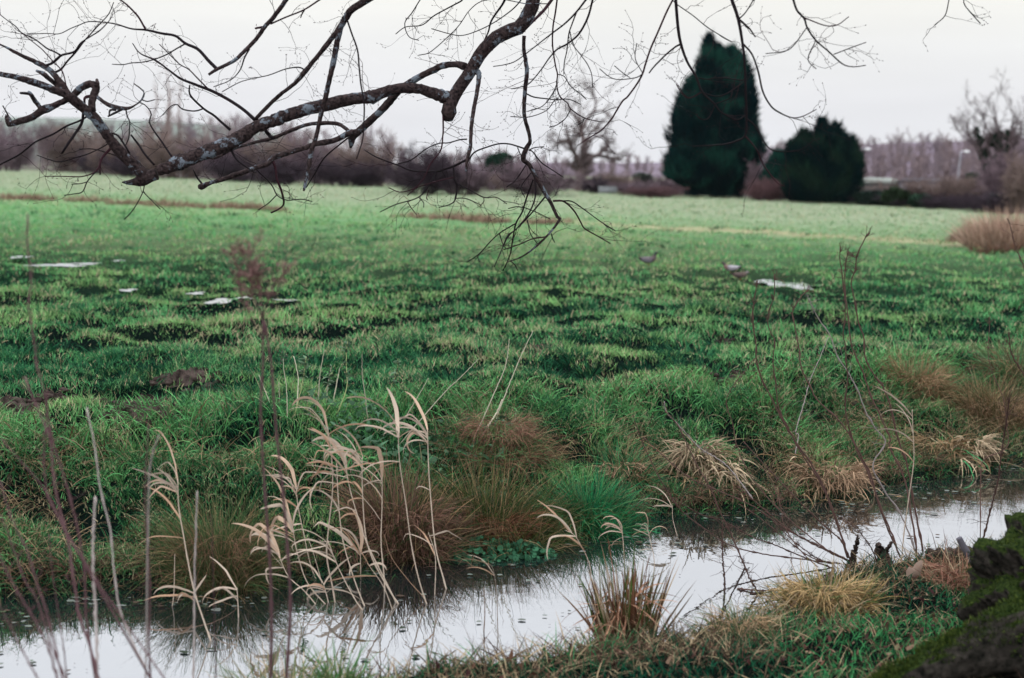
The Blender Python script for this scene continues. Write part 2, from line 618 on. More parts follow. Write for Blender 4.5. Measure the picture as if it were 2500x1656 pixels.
def ground_z(x, y):
    x = np.asarray(x, float)
    y = np.asarray(y, float)
    df = (y-y_far(x))*0.87
    dn = (y_near(x)-y)*0.87
    wob = (vnoise(x, y, 0.55, 1)-0.5)*0.30+(vnoise(x, y, 0.22, 2)-0.5)*0.12
    zf = -0.78+0.30*sstep(-0.25, 0.12, df+wob*0.4)+0.48*sstep(0.02, 1.7, df+wob)
    bump = (vnoise(x, y, 1.0, 3)-0.5)*0.10+(vnoise(x, y, 0.55, 4)-0.5)*0.12+(vnoise(x, y, 4.5, 5)-0.5)*0.10
    zf = zf+bump*sstep(0.1, 1.2, df)*(1-0.55*sstep(20, 60, y))+(mounds(x, y, 0.46, 1)-0.5)*0.20*sstep(0.0, 0.3, df)*(1-0.45*sstep(1.5, 3.5, df))*(1-0.5*sstep(20, 45, y))
    zn = -0.78+0.30*sstep(-0.2, 0.15, dn+wob*0.3)+0.15*sstep(0.05, 2.4, dn+wob*0.6)+0.10*sstep(1.5, 6, dn)
    zn = zn+((vnoise(x, y, 0.35, 6)-0.5)*0.07+(vnoise(x, y, 0.9, 7)-0.5)*0.07)*sstep(0.05, 0.6, dn)
    z = np.where(df > dn, np.where(df > -0.5, zf, -0.8), np.where(dn > -0.5, zn, -0.8))
    pm = puddle_mask(x, y, 1.15)
    z = z*(1-pm)+pm*(-0.03)
    return z

def meadow_kind(x, y):
    """0..1 weights over the field: straw, dark (painted shade of the hollows), pale"""
    n1 = vnoise(x, y, 2.2, 21)
    n2 = vnoise(x, y, 0.8, 22)
    n3 = vnoise(x, y, 9.0, 23)
    df = y-y_far(x)
    yd = np.interp(x, [-80, -17, -2, 5.3, 11, 20, 40], [92, 57, 46, 40, 35.5, 31, 24])    # the old ditch line
    dd = y-yd
    straw = 0.20+0.42*sstep(0.45, 0.8, n1*0.6+n2*0.4)*(1-sstep(12, 20, y))
    straw = straw+0.28*sstep(0.45, 0.75, n3)*sstep(14, 24, y)*(1-sstep(-6, 0, dd))*0.7
    straw = straw+0.20*sstep(1.6, 4.6, x)*(1-sstep(11, 17, y))
    line = np.exp(-(dd/1.1)**2)*sstep(-3.0, 6.0, x)+np.exp(-(dd/0.9)**2)*0.12
    straw = np.clip(straw+line*0.9, 0, 0.95)
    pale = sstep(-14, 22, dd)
    dark = (1-sstep(0.05, 0.42, mounds(x, y, 0.46, 1)))*sstep(0.25, 0.45, vnoise(x, y, 1.4, 24))  # creases between hummocks, weighted for painted-in shade
    return straw, dark, pale, df

def make_ground():
    ys = np.concatenate([[-60, -30, -14, -7, -4, -2, -0.5, 0.5, 1.5, 2.5], np.arange(3.0, 14.0, 0.07), 14*np.exp(np.linspace(0.005, math.log(1500/14), 150))])
    t = np.linspace(-1, 1, 321)
    t = np.sign(t)*np.abs(t)**1.35
    hw = 9+0.75*np.maximum(ys, 0)+np.where(ys < 0, -ys*0.5, 0)
    X = t[None]*hw[:, None]
    Y = np.repeat(ys[:, None], len(t), 1)
    Z = ground_z(X, Y)
    straw, dark, pale, df = meadow_kind(X, Y)
    v = np.stack([X, Y, Z], -1).reshape(-1, 3)
    ny, nx = X.shape
    i = np.arange(ny-1)[:, None]*nx
    j = np.arange(nx-1)[None]
    f = np.stack([i+j, i+j+1, i+nx+j+1, i+nx+j], -1).reshape(-1, 4)
    # soil near, turf far (the blades thin out with distance)
    g0 = np.array([0.003, 0.006, 0.005])
    g1 = np.array([0.075, 0.205, 0.085])
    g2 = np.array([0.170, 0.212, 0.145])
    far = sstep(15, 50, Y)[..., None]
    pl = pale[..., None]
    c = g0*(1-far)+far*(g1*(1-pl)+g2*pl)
    s = (straw*sstep(18, 40, Y))[..., None]
    c = c*(1-0.8*s)+0.8*s*np.array([0.30, 0.25, 0.16])
    lim = np.interp(X, [-90, -60, -26, 5, 13, 19, 23, 60], [215, 172, 120, 106, 93, 84, 74, 60])
    rough = (sstep(-3, 6, Y-lim)*(1-sstep(180, 260, Y)))[..., None]      # brambles and leaf mould under the hedge
    c = c*(1-rough)+rough*np.array([0.070, 0.058, 0.056])
    bed = sstep(-0.45, -0.6, Z)[..., None]
    c = c*(1-bed)+bed*np.array([0.010, 0.012, 0.010])
    b = Buf()
    b.add(v, [f], c.reshape(-1, 3))
    m, tr, bs = mat('ground_soil_and_turf')
    a = tr.nodes.new('ShaderNodeVertexColor')
    a.layer_name = 'tint'
    co = tr.nodes.new('ShaderNodeTexCoord')
    n = tr.nodes.new('ShaderNodeTexNoise')
    n.inputs['Scale'].default_value = 1.6
    n.inputs['Detail'].default_value = 10
    n.inputs['Roughness'].default_value = 0.65
    mr = tr.nodes.new('ShaderNodeMapRange')
    mr.inputs['From Min'].default_value = 0.3
    mr.inputs['From Max'].default_value = 0.7
    mr.inputs['To Min'].default_value = 0.72
    mr.inputs['To Max'].default_value = 1.25
    mxx = tr.nodes.new('ShaderNodeVectorMath')
    mxx.operation = 'SCALE'
    tr.links.new(co.outputs['Object'], n.inputs['Vector'])
    tr.links.new(n.outputs[0], mr.inputs['Value'])
    tr.links.new(a.outputs[0], mxx.inputs[0])
    tr.links.new(mr.outputs[0], mxx.inputs['Scale'])
    tr.links.new(mxx.outputs[0], bs.inputs['Base Color'])
    bs.inputs['Roughness'].default_value = 0.9
    bs.inputs['Specular IOR Level'].default_value = 0.0
    tag(b.build('ground', m), kind='structure')

make_ground()

def water_mat(name, ripple):
    m, t, b = mat(name)
    b.inputs['Base Color'].default_value = (0.006, 0.010, 0.011, 1)
    b.inputs['Roughness'].default_value = 0.02
    b.inputs['IOR'].default_value = 1.33
    gl = t.nodes.new('ShaderNodeBsdfGlossy')
    gl.inputs['Color'].default_value = (0.93, 0.95, 1.0, 1)
    gl.inputs['Roughness'].default_value = 0.015
    fr = t.nodes.new('ShaderNodeFresnel')
    fr.inputs['IOR'].default_value = 5.0
    mx = t.nodes.new('ShaderNodeMixShader')
    t.links.new(fr.outputs[0], mx.inputs[0])
    t.links.new(b.outputs[0], mx.inputs[1])
    t.links.new(gl.outputs[0], mx.inputs[2])
    t.links.new(mx.outputs[0], t.nodes['Material Output'].inputs['Surface'])
    co = t.nodes.new('ShaderNodeTexCoord')
    n = t.nodes.new('ShaderNodeTexNoise')
    n.inputs['Scale'].default_value = 7.0
    n.inputs['Detail'].default_value = 3
    bp = t.nodes.new('ShaderNodeBump')
    bp.inputs['Strength'].default_value = ripple
    bp.inputs['Distance'].default_value = 0.01
    t.links.new(co.outputs['Object'], n.inputs['Vector'])
    t.links.new(n.outputs[0], bp.inputs['Height'])
    for q in (gl, b, fr) if ripple else ():
        t.links.new(bp.outputs[0], q.inputs['Normal'])
    return m

M_WATER = water_mat('still_water', 0.10)
M_PUDDLE = water_mat('puddle_water', 0.0)

def make_water():
    xs = np.linspace(-15.5, 23, 160)
    a = y_near(xs)-0.9
    c = y_far(xs)+0.9
    v = np.stack([np.stack([xs, a+(c-a)*k/4, np.full_like(xs, WATER)], 1) for k in range(5)], 1).reshape(-1, 3)
    i = np.arange(159)[:, None]*5
    j = np.arange(4)[None]
    f = np.stack([i+j, i+5+j, i+6+j, i+1+j], -1).reshape(-1, 4)
    b = Buf()
    b.add(v, [f])
    tag(b.build('stream_water', M_WATER), kind='structure')
    for k, (cx, cy, wx, wy) in enumerate(PUDDLES):
        b = Buf()
        n = 56
        an = np.arange(n)*2*np.pi/n
        rr = 0.95+0.24*np.sin(an*3+k)+0.18*np.sin(an*5+2.2*k)+0.12*np.sin(an*9+1.3*k)
        ring = np.stack([cx+np.cos(an)*wx*rr, cy+np.sin(an)*wy*rr, np.full(n, 0.006+0.003*k)], 1)
        b.add(ring, [np.arange(n)[None]])
        tag(b.build('puddle_water', M_PUDDLE), kind='structure')

make_water()

# ------------------------------------------------------------------ meadow grass (stuff)
G_LIVE = np.array([0.102, 0.290, 0.098])
G_COOL = np.array([0.040, 0.185, 0.072])
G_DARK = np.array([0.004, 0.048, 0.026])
G_STRAW = np.array([0.37, 0.32, 0.20])
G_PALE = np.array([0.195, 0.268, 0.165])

def mix(a, b, t):
    t = np.asarray(t)[:, None]
    return a*(1-t)+b*t

SOIL = []          # bare earth patches: x, y, radius
for (c, a, b, r) in (('I', 870, 1300, 0.34), ('I', 1180, 1170, 0.30), ('I', 60, 1290, 0.30), ('I', 1310, 1215, 0.16), ('I', 400, 1250, 0.16), ('P', 2330, 175, 0.13), ('K', 500, 1085, 0.22), ('K', 930, 890, 0.16), ('K', 460, 895, 0.12), ('K', 1330, 1160, 0.15), ('I', 880, 1390, 0.30)):
    q = px(c, [(a, b)])[0]
    d = ray(*q)
    t = (-0.02-EYE)/d[2]
    SOIL.append((d[0]*t, d[1]*t, r))

def soil_mask(x, y):
    m = np.zeros(np.shape(x))
    for (cx, cy, r) in SOIL:
        m = np.maximum(m, np.clip(1.15-((x-cx)/r)**2-((y-cy)/(r*0.8))**2, 0, 1))
    return m

def meadow():
    rng = np.random.default_rng(3)
    b = Buf()
    n = 400000
    u = rng.random(n)
    inv0, inv1 = 1/7.2, 1/150.0
    D = 1/(inv0+(inv1-inv0)*u**0.92)
    x = rng.uniform(-1, 1, n)*(0.42*D+1.2)
    y = D
    straw, dark, pale, df = meadow_kind(x, y)
    lim = np.interp(x, [-90, -60, -26, 5, 13, 19, 23, 60], [215, 172, 120, 106, 93, 84, 74, 60])
    keep = (df > 0.03) & (y < lim) & (puddle_mask(x, y, 0.86) < 0.25+0.9*(rng.random(n) < 0.12)) & (rng.random(n) > soil_mask(x, y)*0.9) & (rng.random(n) < 0.30+0.9*mounds(x, y, 0.46, 1)+sstep(30, 60, y))
    x, y, straw, dark, pale, df = (q[keep] for q in (x, y, straw, dark, pale, df))
    n = len(x)
    z = ground_z(x, y)-0.01
    cl = vnoise(x, y, 0.33, 31)
    cl2 = vnoise(x, y, 0.9, 32)
    mo = mounds(x, y, 0.46, 1)
    hgt = (0.04+0.07*cl**2+0.02*sstep(0.55, 0.85, cl2))*(0.8+0.35*mo)*(1+0.15*np.exp(-((df-0.8)/0.9)**2))*(1+0.006*y)
    hgt *= rng.uniform(0.6, 1.3, n)
    hgt *= 1-0.5*puddle_front(x, y)
    wd = np.maximum(0.0062, 0.00062*y)*rng.uniform(0.7, 1.3, n)
    isS = rng.random(n) < straw*0.68
    live = mix(G_LIVE, G_COOL, vnoise(x, y, 0.5, 33))
    live = mix(live, np.array([0.195, 0.335, 0.112]), sstep(0.35, 0.8, vnoise(x, y, 0.6, 34))*0.6)
    live = mix(live, G_DARK, dark*0.62*(1-0.7*pale))  # shade of the hollows mixed into the blade colour
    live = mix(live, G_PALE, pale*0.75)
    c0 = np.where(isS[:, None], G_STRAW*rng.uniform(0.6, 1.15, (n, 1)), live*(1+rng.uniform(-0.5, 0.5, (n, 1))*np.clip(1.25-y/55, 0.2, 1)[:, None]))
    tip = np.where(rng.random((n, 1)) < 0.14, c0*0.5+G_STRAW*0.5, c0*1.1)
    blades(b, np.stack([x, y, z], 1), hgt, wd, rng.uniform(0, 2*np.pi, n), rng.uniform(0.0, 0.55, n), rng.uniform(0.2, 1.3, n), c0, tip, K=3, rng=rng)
    # ranker dark tufts scattered over the turf
    nt_ = 1700
    D = 1/(1/8.8+(1/85.0-1/8.8)*rng.random(nt_)**0.95)
    cx = rng.uniform(-1, 1, nt_)*(0.41*D+1.0)
    ok = (puddle_front(cx, D) < 0.2) & (D-y_far(cx) > 0.9) & (puddle_mask(cx, D, 1.3) < 0.1) & (vnoise(cx, D, 1.6, 35) > 0.38) & (soil_mask(cx, D) < 0.1)
    yd = np.interp(cx, [-80, -17, -2, 5.3, 11, 20, 40], [92, 57, 46, 40, 35.5, 31, 24])
    ok &= (D < yd+1) | (rng.random(nt_) < 0.15)
    cx, D = cx[ok], D[ok]
    per = np.clip((700/D).astype(int), 12, 60)
    ti = np.repeat(np.arange(len(cx)), per)
    rad = (0.05+0.17*rng.random(len(cx))**1.6)*np.clip(0.9+0.012*D, 1, 1.9)
    a = rng.uniform(0, 2*np.pi, len(ti))
    rr = np.sqrt(rng.random(len(ti)))
    bx = cx[ti]+np.cos(a)*rr*rad[ti]*1.6
    by = D[ti]+np.sin(a)*rr*rad[ti]
    n = len(ti)
    P = np.stack([bx, by, ground_z(bx, by)-0.01], 1)
    base = G_DARK*np.array([0.6, 0.66, 0.62])
    tc_ = mix(np.repeat(base[None], len(cx), 0), G_COOL, rng.random(len(cx))**1.8*0.6)
    c0 = tc_[ti]*rng.uniform(0.75, 1.25, (n, 1))
    blades(b, P, (0.10+0.55*rad[ti]*(1-rr*0.5))*rng.uniform(0.6, 1.2, n), np.maximum(0.0055, 0.00055*D[ti]), a, 0.15+rr*0.45, rng.uniform(0.3, 1.2, n), c0, c0*1.2, K=3, rng=rng)
    o = b.build('meadow_grass', M_GRASS)
    tag(o, 'green grazed meadow grass with straw blades and rank dark tufts', 'grass', kind='stuff')

meadow()

def bank_grass():
    """longer, messier growth down the far bank and all over the near bank"""
    rng = np.random.default_rng(4)
    b = Buf()
    n = 62000
    x = rng.uniform(-5.2, 6.5, n)
    df = rng.uniform(-0.10, 2.3, n)
    y = y_far(x)+df
    z = ground_z(x, y)
    keep = (z > WATER-0.03) & (rng.random(n) < np.interp(df, [-0.1, 0.1, 0.8, 2.3], [0.35, 0.9, 0.9, 0.3])*(0.12+1.1*sstep(0.15, 0.6, mounds(x, y, 0.46, 1))))
    x, y, z, df = (q[keep] for q in (x, y, z, df))
    n = len(x)
    k = vnoise(x, y, 0.5, 42)
    right = sstep(1.2, 2.6, x)
    isS = rng.random(n) < np.clip(0.08+0.20*sstep(0.55, 0.8, k)+0.16*right, 0, 0.6)
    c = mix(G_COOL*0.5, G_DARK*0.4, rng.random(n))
    c = mix(c, G_LIVE, np.maximum(sstep(0.7, 1.9, df)*0.8, sstep(0.45, 0.9, mounds(x, y, 0.46, 1))*0.75*(vnoise(x, y, 0.8, 43) > 0.45)))  # hummock tops coloured brighter than the gaps, as if lit from above
    st = np.where(rng.random((n, 1)) < 0.45, np.array([[0.16, 0.095, 0.055]]), G_STRAW[None])
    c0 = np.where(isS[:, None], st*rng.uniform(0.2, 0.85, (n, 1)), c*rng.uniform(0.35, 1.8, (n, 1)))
    ln = rng.uniform(0.07, 0.23, n)*(0.6+0.8*k)*(0.5+0.5*sstep(0, 0.5, df))
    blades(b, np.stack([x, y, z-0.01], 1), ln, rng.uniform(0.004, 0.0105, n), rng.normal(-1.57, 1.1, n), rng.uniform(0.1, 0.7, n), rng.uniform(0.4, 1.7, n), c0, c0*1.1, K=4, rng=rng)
    # fine tangled straw hanging over the far bank
    n = 9000
    x = rng.uniform(-5, 6.5, n)
    y = y_far(x)+rng.uniform(0.0, 1.2, n)
    P = np.stack([x, y, ground_z(x, y)+rng.uniform(0, 0.08, n)], 1)
    kp = (vnoise(x, y, 0.7, 44) > 0.52) & (P[:, 2] > WATER)
    P = P[kp]
    n = len(P)
    blades(b, P, rng.uniform(0.15, 0.4, n), rng.uniform(0.002, 0.004, n), rng.uniform(0, 6.28, n), rng.uniform(0.6, 1.2, n), rng.uniform(0.3, 1.6, n), np.array([0.24, 0.17, 0.10])*rng.uniform(0.5, 1.3, (n, 1)), K=4, rng=rng)
    tag(b.build('bank_grass', M_GRASS), 'rough dark green and straw grass down the far stream bank', 'grass', kind='stuff')
    # near bank
    b = Buf()
    n = 130000
    x = rng.uniform(-3.6, 4.6, n)
    dn = rng.uniform(-0.08, 4.2, n)
    y = y_near(x)-dn
    keep = (y > 4.8) & (x < 0.42*y+0.8) & (x > -0.42*y-0.8) & (rng.random(n) < np.interp(dn, [-0.1, 0.1, 0.6, 4.2], [0.6, 1.0, 0.85, 0.7]))
    x, y, dn = x[keep], y[keep], dn[keep]
    z = ground_z(x, y)
    keep = z > WATER-0.01
    x, y, dn, z = x[keep], y[keep], dn[keep], z[keep]
    n = len(x)
    k = vnoise(x, y, 0.40, 45)
    k2 = vnoise(x, y, 0.9, 46)
    edge = np.exp(-(dn/0.45)**2)
    isS = rng.random(n) < np.clip(0.36+0.40*edge+0.30*sstep(0.45, 0.75, k), 0, 0.9)
    green = mix(np.array([0.005, 0.055, 0.028]), np.array([0.035, 0.165, 0.058]), sstep(0.35, 0.75, k2))
    st = np.where(rng.random((n, 1)) < 0.5, np.array([[0.085, 0.050, 0.036]]), np.array([[0.32, 0.24, 0.15]]))
    c0 = np.where(isS[:, None], st*rng.uniform(0.22, 1.15, (n, 1)), green*rng.uniform(0.6, 1.4, (n, 1)))
    ln = np.where(isS, rng.uniform(0.04, 0.15, n), rng.uniform(0.04, 0.12, n))*(0.55+0.8*k)*(1+0.6*edge)
    lean = np.where(isS, rng.uniform(0.3, 1.35, n), rng.uniform(0.1, 0.9, n))
    blades(b, np.stack([x, y, z-0.005], 1), ln, rng.uniform(0.003, 0.0075, n), rng.uniform(0, 6.28, n), lean, rng.uniform(0.1, 1.2, n), c0, c0*1.1, K=3, rng=rng)
    tag(b.build('near_bank_grass', M_GRASS), 'thin wet grass and flattened straw on the near bank', 'grass', kind='stuff')
    # dead leaves and bits on the near bank
    b = Buf()
    n = 4200
    x = rng.uniform(-3.0, 3.6, n)
    dn = rng.uniform(0.02, 3.2, n)
    y = y_near(x)-dn
    kp = (y > 4) & (vnoise(x, y, 0.5, 47) > 0.42)
    x, y = x[kp], y[kp]
    n = len(x)
    P = np.stack([x, y, ground_z(x, y)+rng.uniform(0.002, 0.03, n)], 1)
    base = np.array([[0.07, 0.028, 0.024], [0.11, 0.055, 0.036], [0.045, 0.018, 0.020], [0.20, 0.13, 0.09]])[rng.integers(0, 4, n)]
    blades(b, P, rng.uniform(0.02, 0.055, n), rng.uniform(0.010, 0.026, n), rng.uniform(0, 6.28, n), rng.uniform(0.7, 1.6, n), rng.uniform(-1.4, 1.4, n), base*rng.uniform(0.6, 1.3, (n, 1)), K=3, rng=rng)
    tag(b.build('leaf_litter', M_DRY), 'brown fallen leaves strewn along the near bank', 'leaves', kind='stuff')

bank_grass()

def floating():
    """specks of leaf and pondweed on the stream"""
    rng = np.random.default_rng(6)
    b = Buf()
    n = 15000
    x = rng.uniform(-4.4, 6.0, n)
    f = rng.random(n)**1.7
    a, c = y_near(x), y_far(x)
    y = c-0.02-f*(c-a-0.05)
    pr = np.interp(f, [0, 0.12, 0.3, 0.6, 1], [0.9, 0.8, 0.35, 0.12, 0.10])*np.interp(x, [-4, -1.2, 0, 1, 3], [1.0, 0.8, 0.45, 0.25, 0.5])
    kp = (rng.random(n) < pr) & (vnoise(x*0.6, y*2.2, 0.3, 51) > 0.5)
    x, y = x[kp], y[kp]
    n = len(x)
    k = 6
    an = np.arange(k)*2*np.pi/k+rng.uniform(0, 6.28, (n, 1))
    r = 0.004+0.022*rng.random((n, 1))**2.2*rng.uniform(0.6, 1.3, (n, k))
    el = rng.uniform(0.5, 1.0, (n, 1))
    v = np.stack([x[:, None]+np.cos(an)*r, y[:, None]+np.sin(an)*r*el, np.full((n, k), WATER+0.006)+rng.uniform(0, 0.004, (n, 1))], -1)
    tint = np.array([[0.025, 0.035, 0.022], [0.05, 0.09, 0.04], [0.12, 0.13, 0.12], [0.06, 0.04, 0.03], [0.13, 0.15, 0.13]])[rng.integers(0, 5, n)]
    b.add(v.reshape(-1, 3), [np.arange(n*k).reshape(n, k)], np.repeat(tint, k, 0))
    tag(b.build('floating_leaves', M_DRY, smooth=False), 'small dark leaves and duckweed floating on the stream', 'leaves', kind='stuff')
    # watercress mat below the big sedge tussock
    b = Buf()
    for (c, a0, b0, rx, ry, nn) in (('M', 1190, 930, 0.42, 0.22, 420), ('M', 1420, 940, 0.18, 0.12, 130), ('N', 700, 700, 0.30, 0.10, 120), ('L', 1060, 1060, 0.20, 0.12, 90)):
        q = px(c, [(a0, b0)])[0]
        ctr = on_z(q[0], q[1], WATER)
        aa = rng.uniform(0, 6.28, nn)
        rr = np.sqrt(rng.random(nn))
        P = np.stack([ctr[0]+np.cos(aa)*rr*rx, ctr[1]+np.sin(aa)*rr*ry, WATER+rng.uniform(0.01, 0.09, nn)*(1.1-rr)], 1)
        k = 7
        an = np.arange(k)*2*np.pi/k
        nrm = rng.normal(size=(nn, 3))*0.45+np.array([0, -0.35, 0.8])
        nrm /= np.linalg.norm(nrm, axis=1, keepdims=True)
        U = np.cross(nrm, [1.0, 0.2, 0])
        U /= np.linalg.norm(U, axis=1, keepdims=True)
        V = np.cross(nrm, U)
        r = rng.uniform(0.010, 0.024, (nn, 1, 1))
        v = P[:, None]+r*(np.cos(an)[None, :, None]*U[:, None]+np.sin(an)[None, :, None]*V[:, None]*0.85)
        cc = np.array([0.025, 0.085, 0.045])*rng.uniform(0.5, 1.7, (nn, 1))
        b.add(v.reshape(-1, 3), [np.arange(nn*k).reshape(nn, k)], np.repeat(cc, k, 0))
    tag(b.build('watercress', M_GRASS, smooth=False), 'round leaved green watercress floating under the far bank', 'water plants', kind='stuff')

floating()
# ------------------------------------------------------------------ the old tree: mossy foot at the right, its boughs hanging in from above
TREE = empty('overhanging_tree', (3.0, 6.0, -0.25))
tag(TREE, 'bare old tree with mossy foot by the stream, lichened boughs hanging over the meadow', 'tree')

def make_trunk():
    rng = np.random.default_rng(12)
    cx, cy = 3.02, 6.05
    nz, na = 130, 260
    zs = np.concatenate([np.linspace(-0.45, 0.9, 90), np.linspace(0.95, 4.3, 40)])
    an = np.arange(na)*2*np.pi/na
    Zg, Ag = np.meshgrid(zs, an, indexing='ij')
    zz = Zg+0.30
    R = 0.50+0.16*np.exp(-np.maximum(zz, 0)/0.6)
    R = R+0.06*np.sin(Ag*3+0.6+Zg*0.7)+0.035*np.sin(Ag*7+Zg*1.1)
    R = R*(1-0.09*np.clip(Zg, 0, 5))
    # burrs and folds
    for _ in range(46):
        a0, z0, s, h = rng.uniform(0, 6.28), rng.uniform(-0.35, 1.6), rng.uniform(0.05, 0.16), rng.uniform(-0.04, 0.06)
        d = np.angle(np.exp(1j*(Ag-a0)))*0.8
        R = R+h*np.exp(-(d**2+(Zg-z0)**2)/(s*s))
    R = R+0.05*(vnoise(Ag*4, Zg*6, 0.5, 61)-0.5)+0.03*(vnoise(Ag*9, Zg*12, 0.5, 62)-0.5)
    X = cx+R*np.cos(Ag)+0.05*np.clip(Zg, 0, 5)
    Y = cy+R*np.sin(Ag)
    v = np.stack([X, Y, Zg], -1).reshape(-1, 3)
    i = np.arange(len(zs)-1)[:, None]*na
    j = np.arange(na)[None]
    f = np.stack([i+j, i+(j+1) % na, i+na+(j+1) % na, i+na+j], -1).reshape(-1, 4)
    b = Buf()
    b.add(v, [f])
    tr = b.build('trunk', M_TRUNK, TREE)
    surf = [np.stack([X, Y, Zg], -1)]
    # the swollen knee at the foot, facing the stream
    m, na2 = 90, 150
    th = np.linspace(0.02, np.pi*0.93, m)
    ph = np.arange(na2)*2*np.pi/na2
    T, F = np.meshgrid(th, ph, indexing='ij')
    dx, dy, dz_ = np.sin(T)*np.cos(F), np.sin(T)*np.sin(F), np.cos(T)
    q = 1+0.30*(vnoise(dx*3+5+dz_*2, dy*3+dz_*2.4, 0.9, 64)-0.5)+0.20*(vnoise(dx*7+dz_*5, dy*7-dz_*4, 0.9, 65)-0.5)+0.11*(vnoise(dx*16+dz_*9, dy*16+dz_*13, 0.9, 66)-0.5)
    sup = (np.abs(dx)**3+np.abs(dy)**3+np.abs(dz_)**3)**(-1/3)
    K = np.stack([2.66+dx*0.52*q*sup, 6.05+dy*0.46*q*sup, -0.19+dz_*0.37*q*sup], -1)
    # the long root running left towards the camera, and two more behind
    def root(pts, n, na3, seed):
        p = spline(np.array(pts), n)
        r = p[:, 3]
        c = p[:, :3]
        t = np.gradient(c, axis=0)
        t /= np.linalg.norm(t, axis=1, keepdims=True)
        u_ = np.cross(t, [0, 0, 1.0])
        u_ /= np.linalg.norm(u_, axis=1, keepdims=True)
        w_ = np.cross(u_, t)
        a = np.arange(na3)*2*np.pi/na3
        s_ = np.linspace(0, 1, n)[:, None]
        nz_ = 1+0.34*(vnoise(s_*14+0*a[None], np.cos(a)[None]*2+s_*3, 0.9, seed)-0.5)+0.2*(vnoise(s_*40+0*a[None], np.sin(a)[None]*4+np.cos(a)[None]*3, 0.9, seed+1)-0.5)
        rr = r[:, None]*nz_
        return c[:, None]+rr[..., None]*(np.cos(a)[None, :, None]*u_[:, None]*0.8+np.sin(a)[None, :, None]*w_[:, None]*1.15)
    K2 = root([(2.85, 5.75, -0.02, 0.34), (2.47, 5.58, -0.10, 0.24), (2.18, 5.52, -0.14, 0.175), (1.96, 5.47, -0.17, 0.115), (1.76, 5.40, -0.22, 0.08), (1.61, 5.33, -0.26, 0.068), (1.46, 5.26, -0.31, 0.06), (1.26, 5.12, -0.37, 0.05)], 110, 60, 67)
    K3 = root([(3.2, 5.8, 0.0, 0.3), (3.3, 5.3, -0.12, 0.2), (3.35, 4.8, -0.25, 0.12), (3.3, 4.4, -0.36, 0.08)], 60, 40, 69)
    for nm, G in (('burr', K), ('root', K2), ('root', K3)):
        nr, nc = G.shape[:2]
        i = np.arange(nr-1)[:, None]*nc
        j = np.arange(nc)[None]
        b = Buf()
        b.add(G.reshape(-1, 3), [np.stack([i+j, i+nc+j, i+nc+(j+1) % nc, i+(j+1) % nc], -1).reshape(-1, 4), np.arange(nc)[None]])
        b.build(nm, M_TRUNK, TREE)
        surf.append(G)
    # a nap of moss where the bark faces the sky
    b = Buf()
    for si, (P, n) in enumerate(zip(surf, (9000, 26000, 24000, 3000))):
        da = np.gradient(P, axis=1)
        dz = np.gradient(P, axis=0)
        nrm = np.cross(da, dz)
        nrm /= np.maximum(np.linalg.norm(nrm, axis=2, keepdims=True), 1e-9)
        cen = P.mean(axis=1, keepdims=True)
        nrm *= np.sign((nrm*(P-cen)).sum(-1, keepdims=True)+1e-9)
        a = rng.integers(0, P.shape[1], n)
        z = rng.integers(0, P.shape[0] if si else 92, n)
        p, q = P[z, a], nrm[z, a]
        mz = vnoise(p[:, 0]*1.0+p[:, 2], p[:, 1]+p[:, 2]*0.7, 0.13, 63)
        kp = (q[:, 2]*0.7+mz > 0.84+rng.normal(0, 0.10, n)) & (p[:, 1] < 6.5) & (p[:, 0] < 3.3)
        p, q = p[kp], q[kp]
        n = len(p)
        p = p+rng.normal(size=(n, 3))*0.006
        az = np.arctan2(q[:, 1], q[:, 0])+rng.normal(0, 0.5, n)
        ln = np.clip(np.arccos(np.clip(q[:, 2], -1, 1)), 0, 1.5)
        cc = mix(np.array([0.012, 0.024, 0.005]), np.array([0.060, 0.082, 0.016]), rng.random(n)**2)
        blades(b, p, rng.uniform(0.008, 0.026, n), rng.uniform(0.004, 0.008, n), az, ln+rng.normal(0, 0.3, n), rng.normal(0, 0.4, n), cc, cc*1.2, K=2, rng=rng)
    b.build('moss', M_GRASS, TREE)

make_trunk()

BR = {}            # name -> traced points with depth
LIMBS = []
def trace(name, crop, pts, dz=0.0, Y0=8.2, ext=None, follow=True):
    LIMBS.append((name, crop, pts, dz, Y0, ext, follow))

# crop letter, (x, y, width) along each bough in that enlargement
trace('bough', 'C', [(2085, -60, 185), (2050, 60, 175), (1985, 220, 165), (1900, 330, 175), (1750, 390, 160), (1560, 500, 150), (1430, 660, 155), (1330, 830, 150), (1240, 970, 150), (1130, 1120, 140), (1070, 1250, 130), (1056, 1360, 140), (1052, 1425, 165), (1050, 1440, 90)], ext=[(1.9, 7.2, 4.0), (0.62, 8.0, 3.45)])
trace('bough', 'C', [(1120, 1170, 110), (1030, 1165, 140), (940, 1140, 132), (780, 1085, 104), (640, 1055, 108), (480, 1060, 108), (330, 1090, 112), (150, 1150, 124), (0, 1175, 122), (-206, 1205, 128), (-406, 1255, 136), (-650, 1310, 130), (-900, 1390, 130), (-1105, 1470, 120), (-1255, 1525, 124)] + [((440-880)/0.20408+q[0]*0.23659/0.20408, 250/0.20408+q[1]*0.23659/0.20408, q[2]*0.23659/0.20408) for q in ((700, 310, 122), (600, 372, 128), (450, 442, 128), (250, 522, 124), (100, 582, 122), (0, 618, 118), (-110, 665, 112), (-230, 705, 95))] , dz=-0.3)
trace('broken_tip', 'H', [(1760, 1130, 118), (1660, 1170, 112), (1560, 1210, 86), (1480, 1225, 58), (1420, 1225, 34), (1375, 1224, 8)])
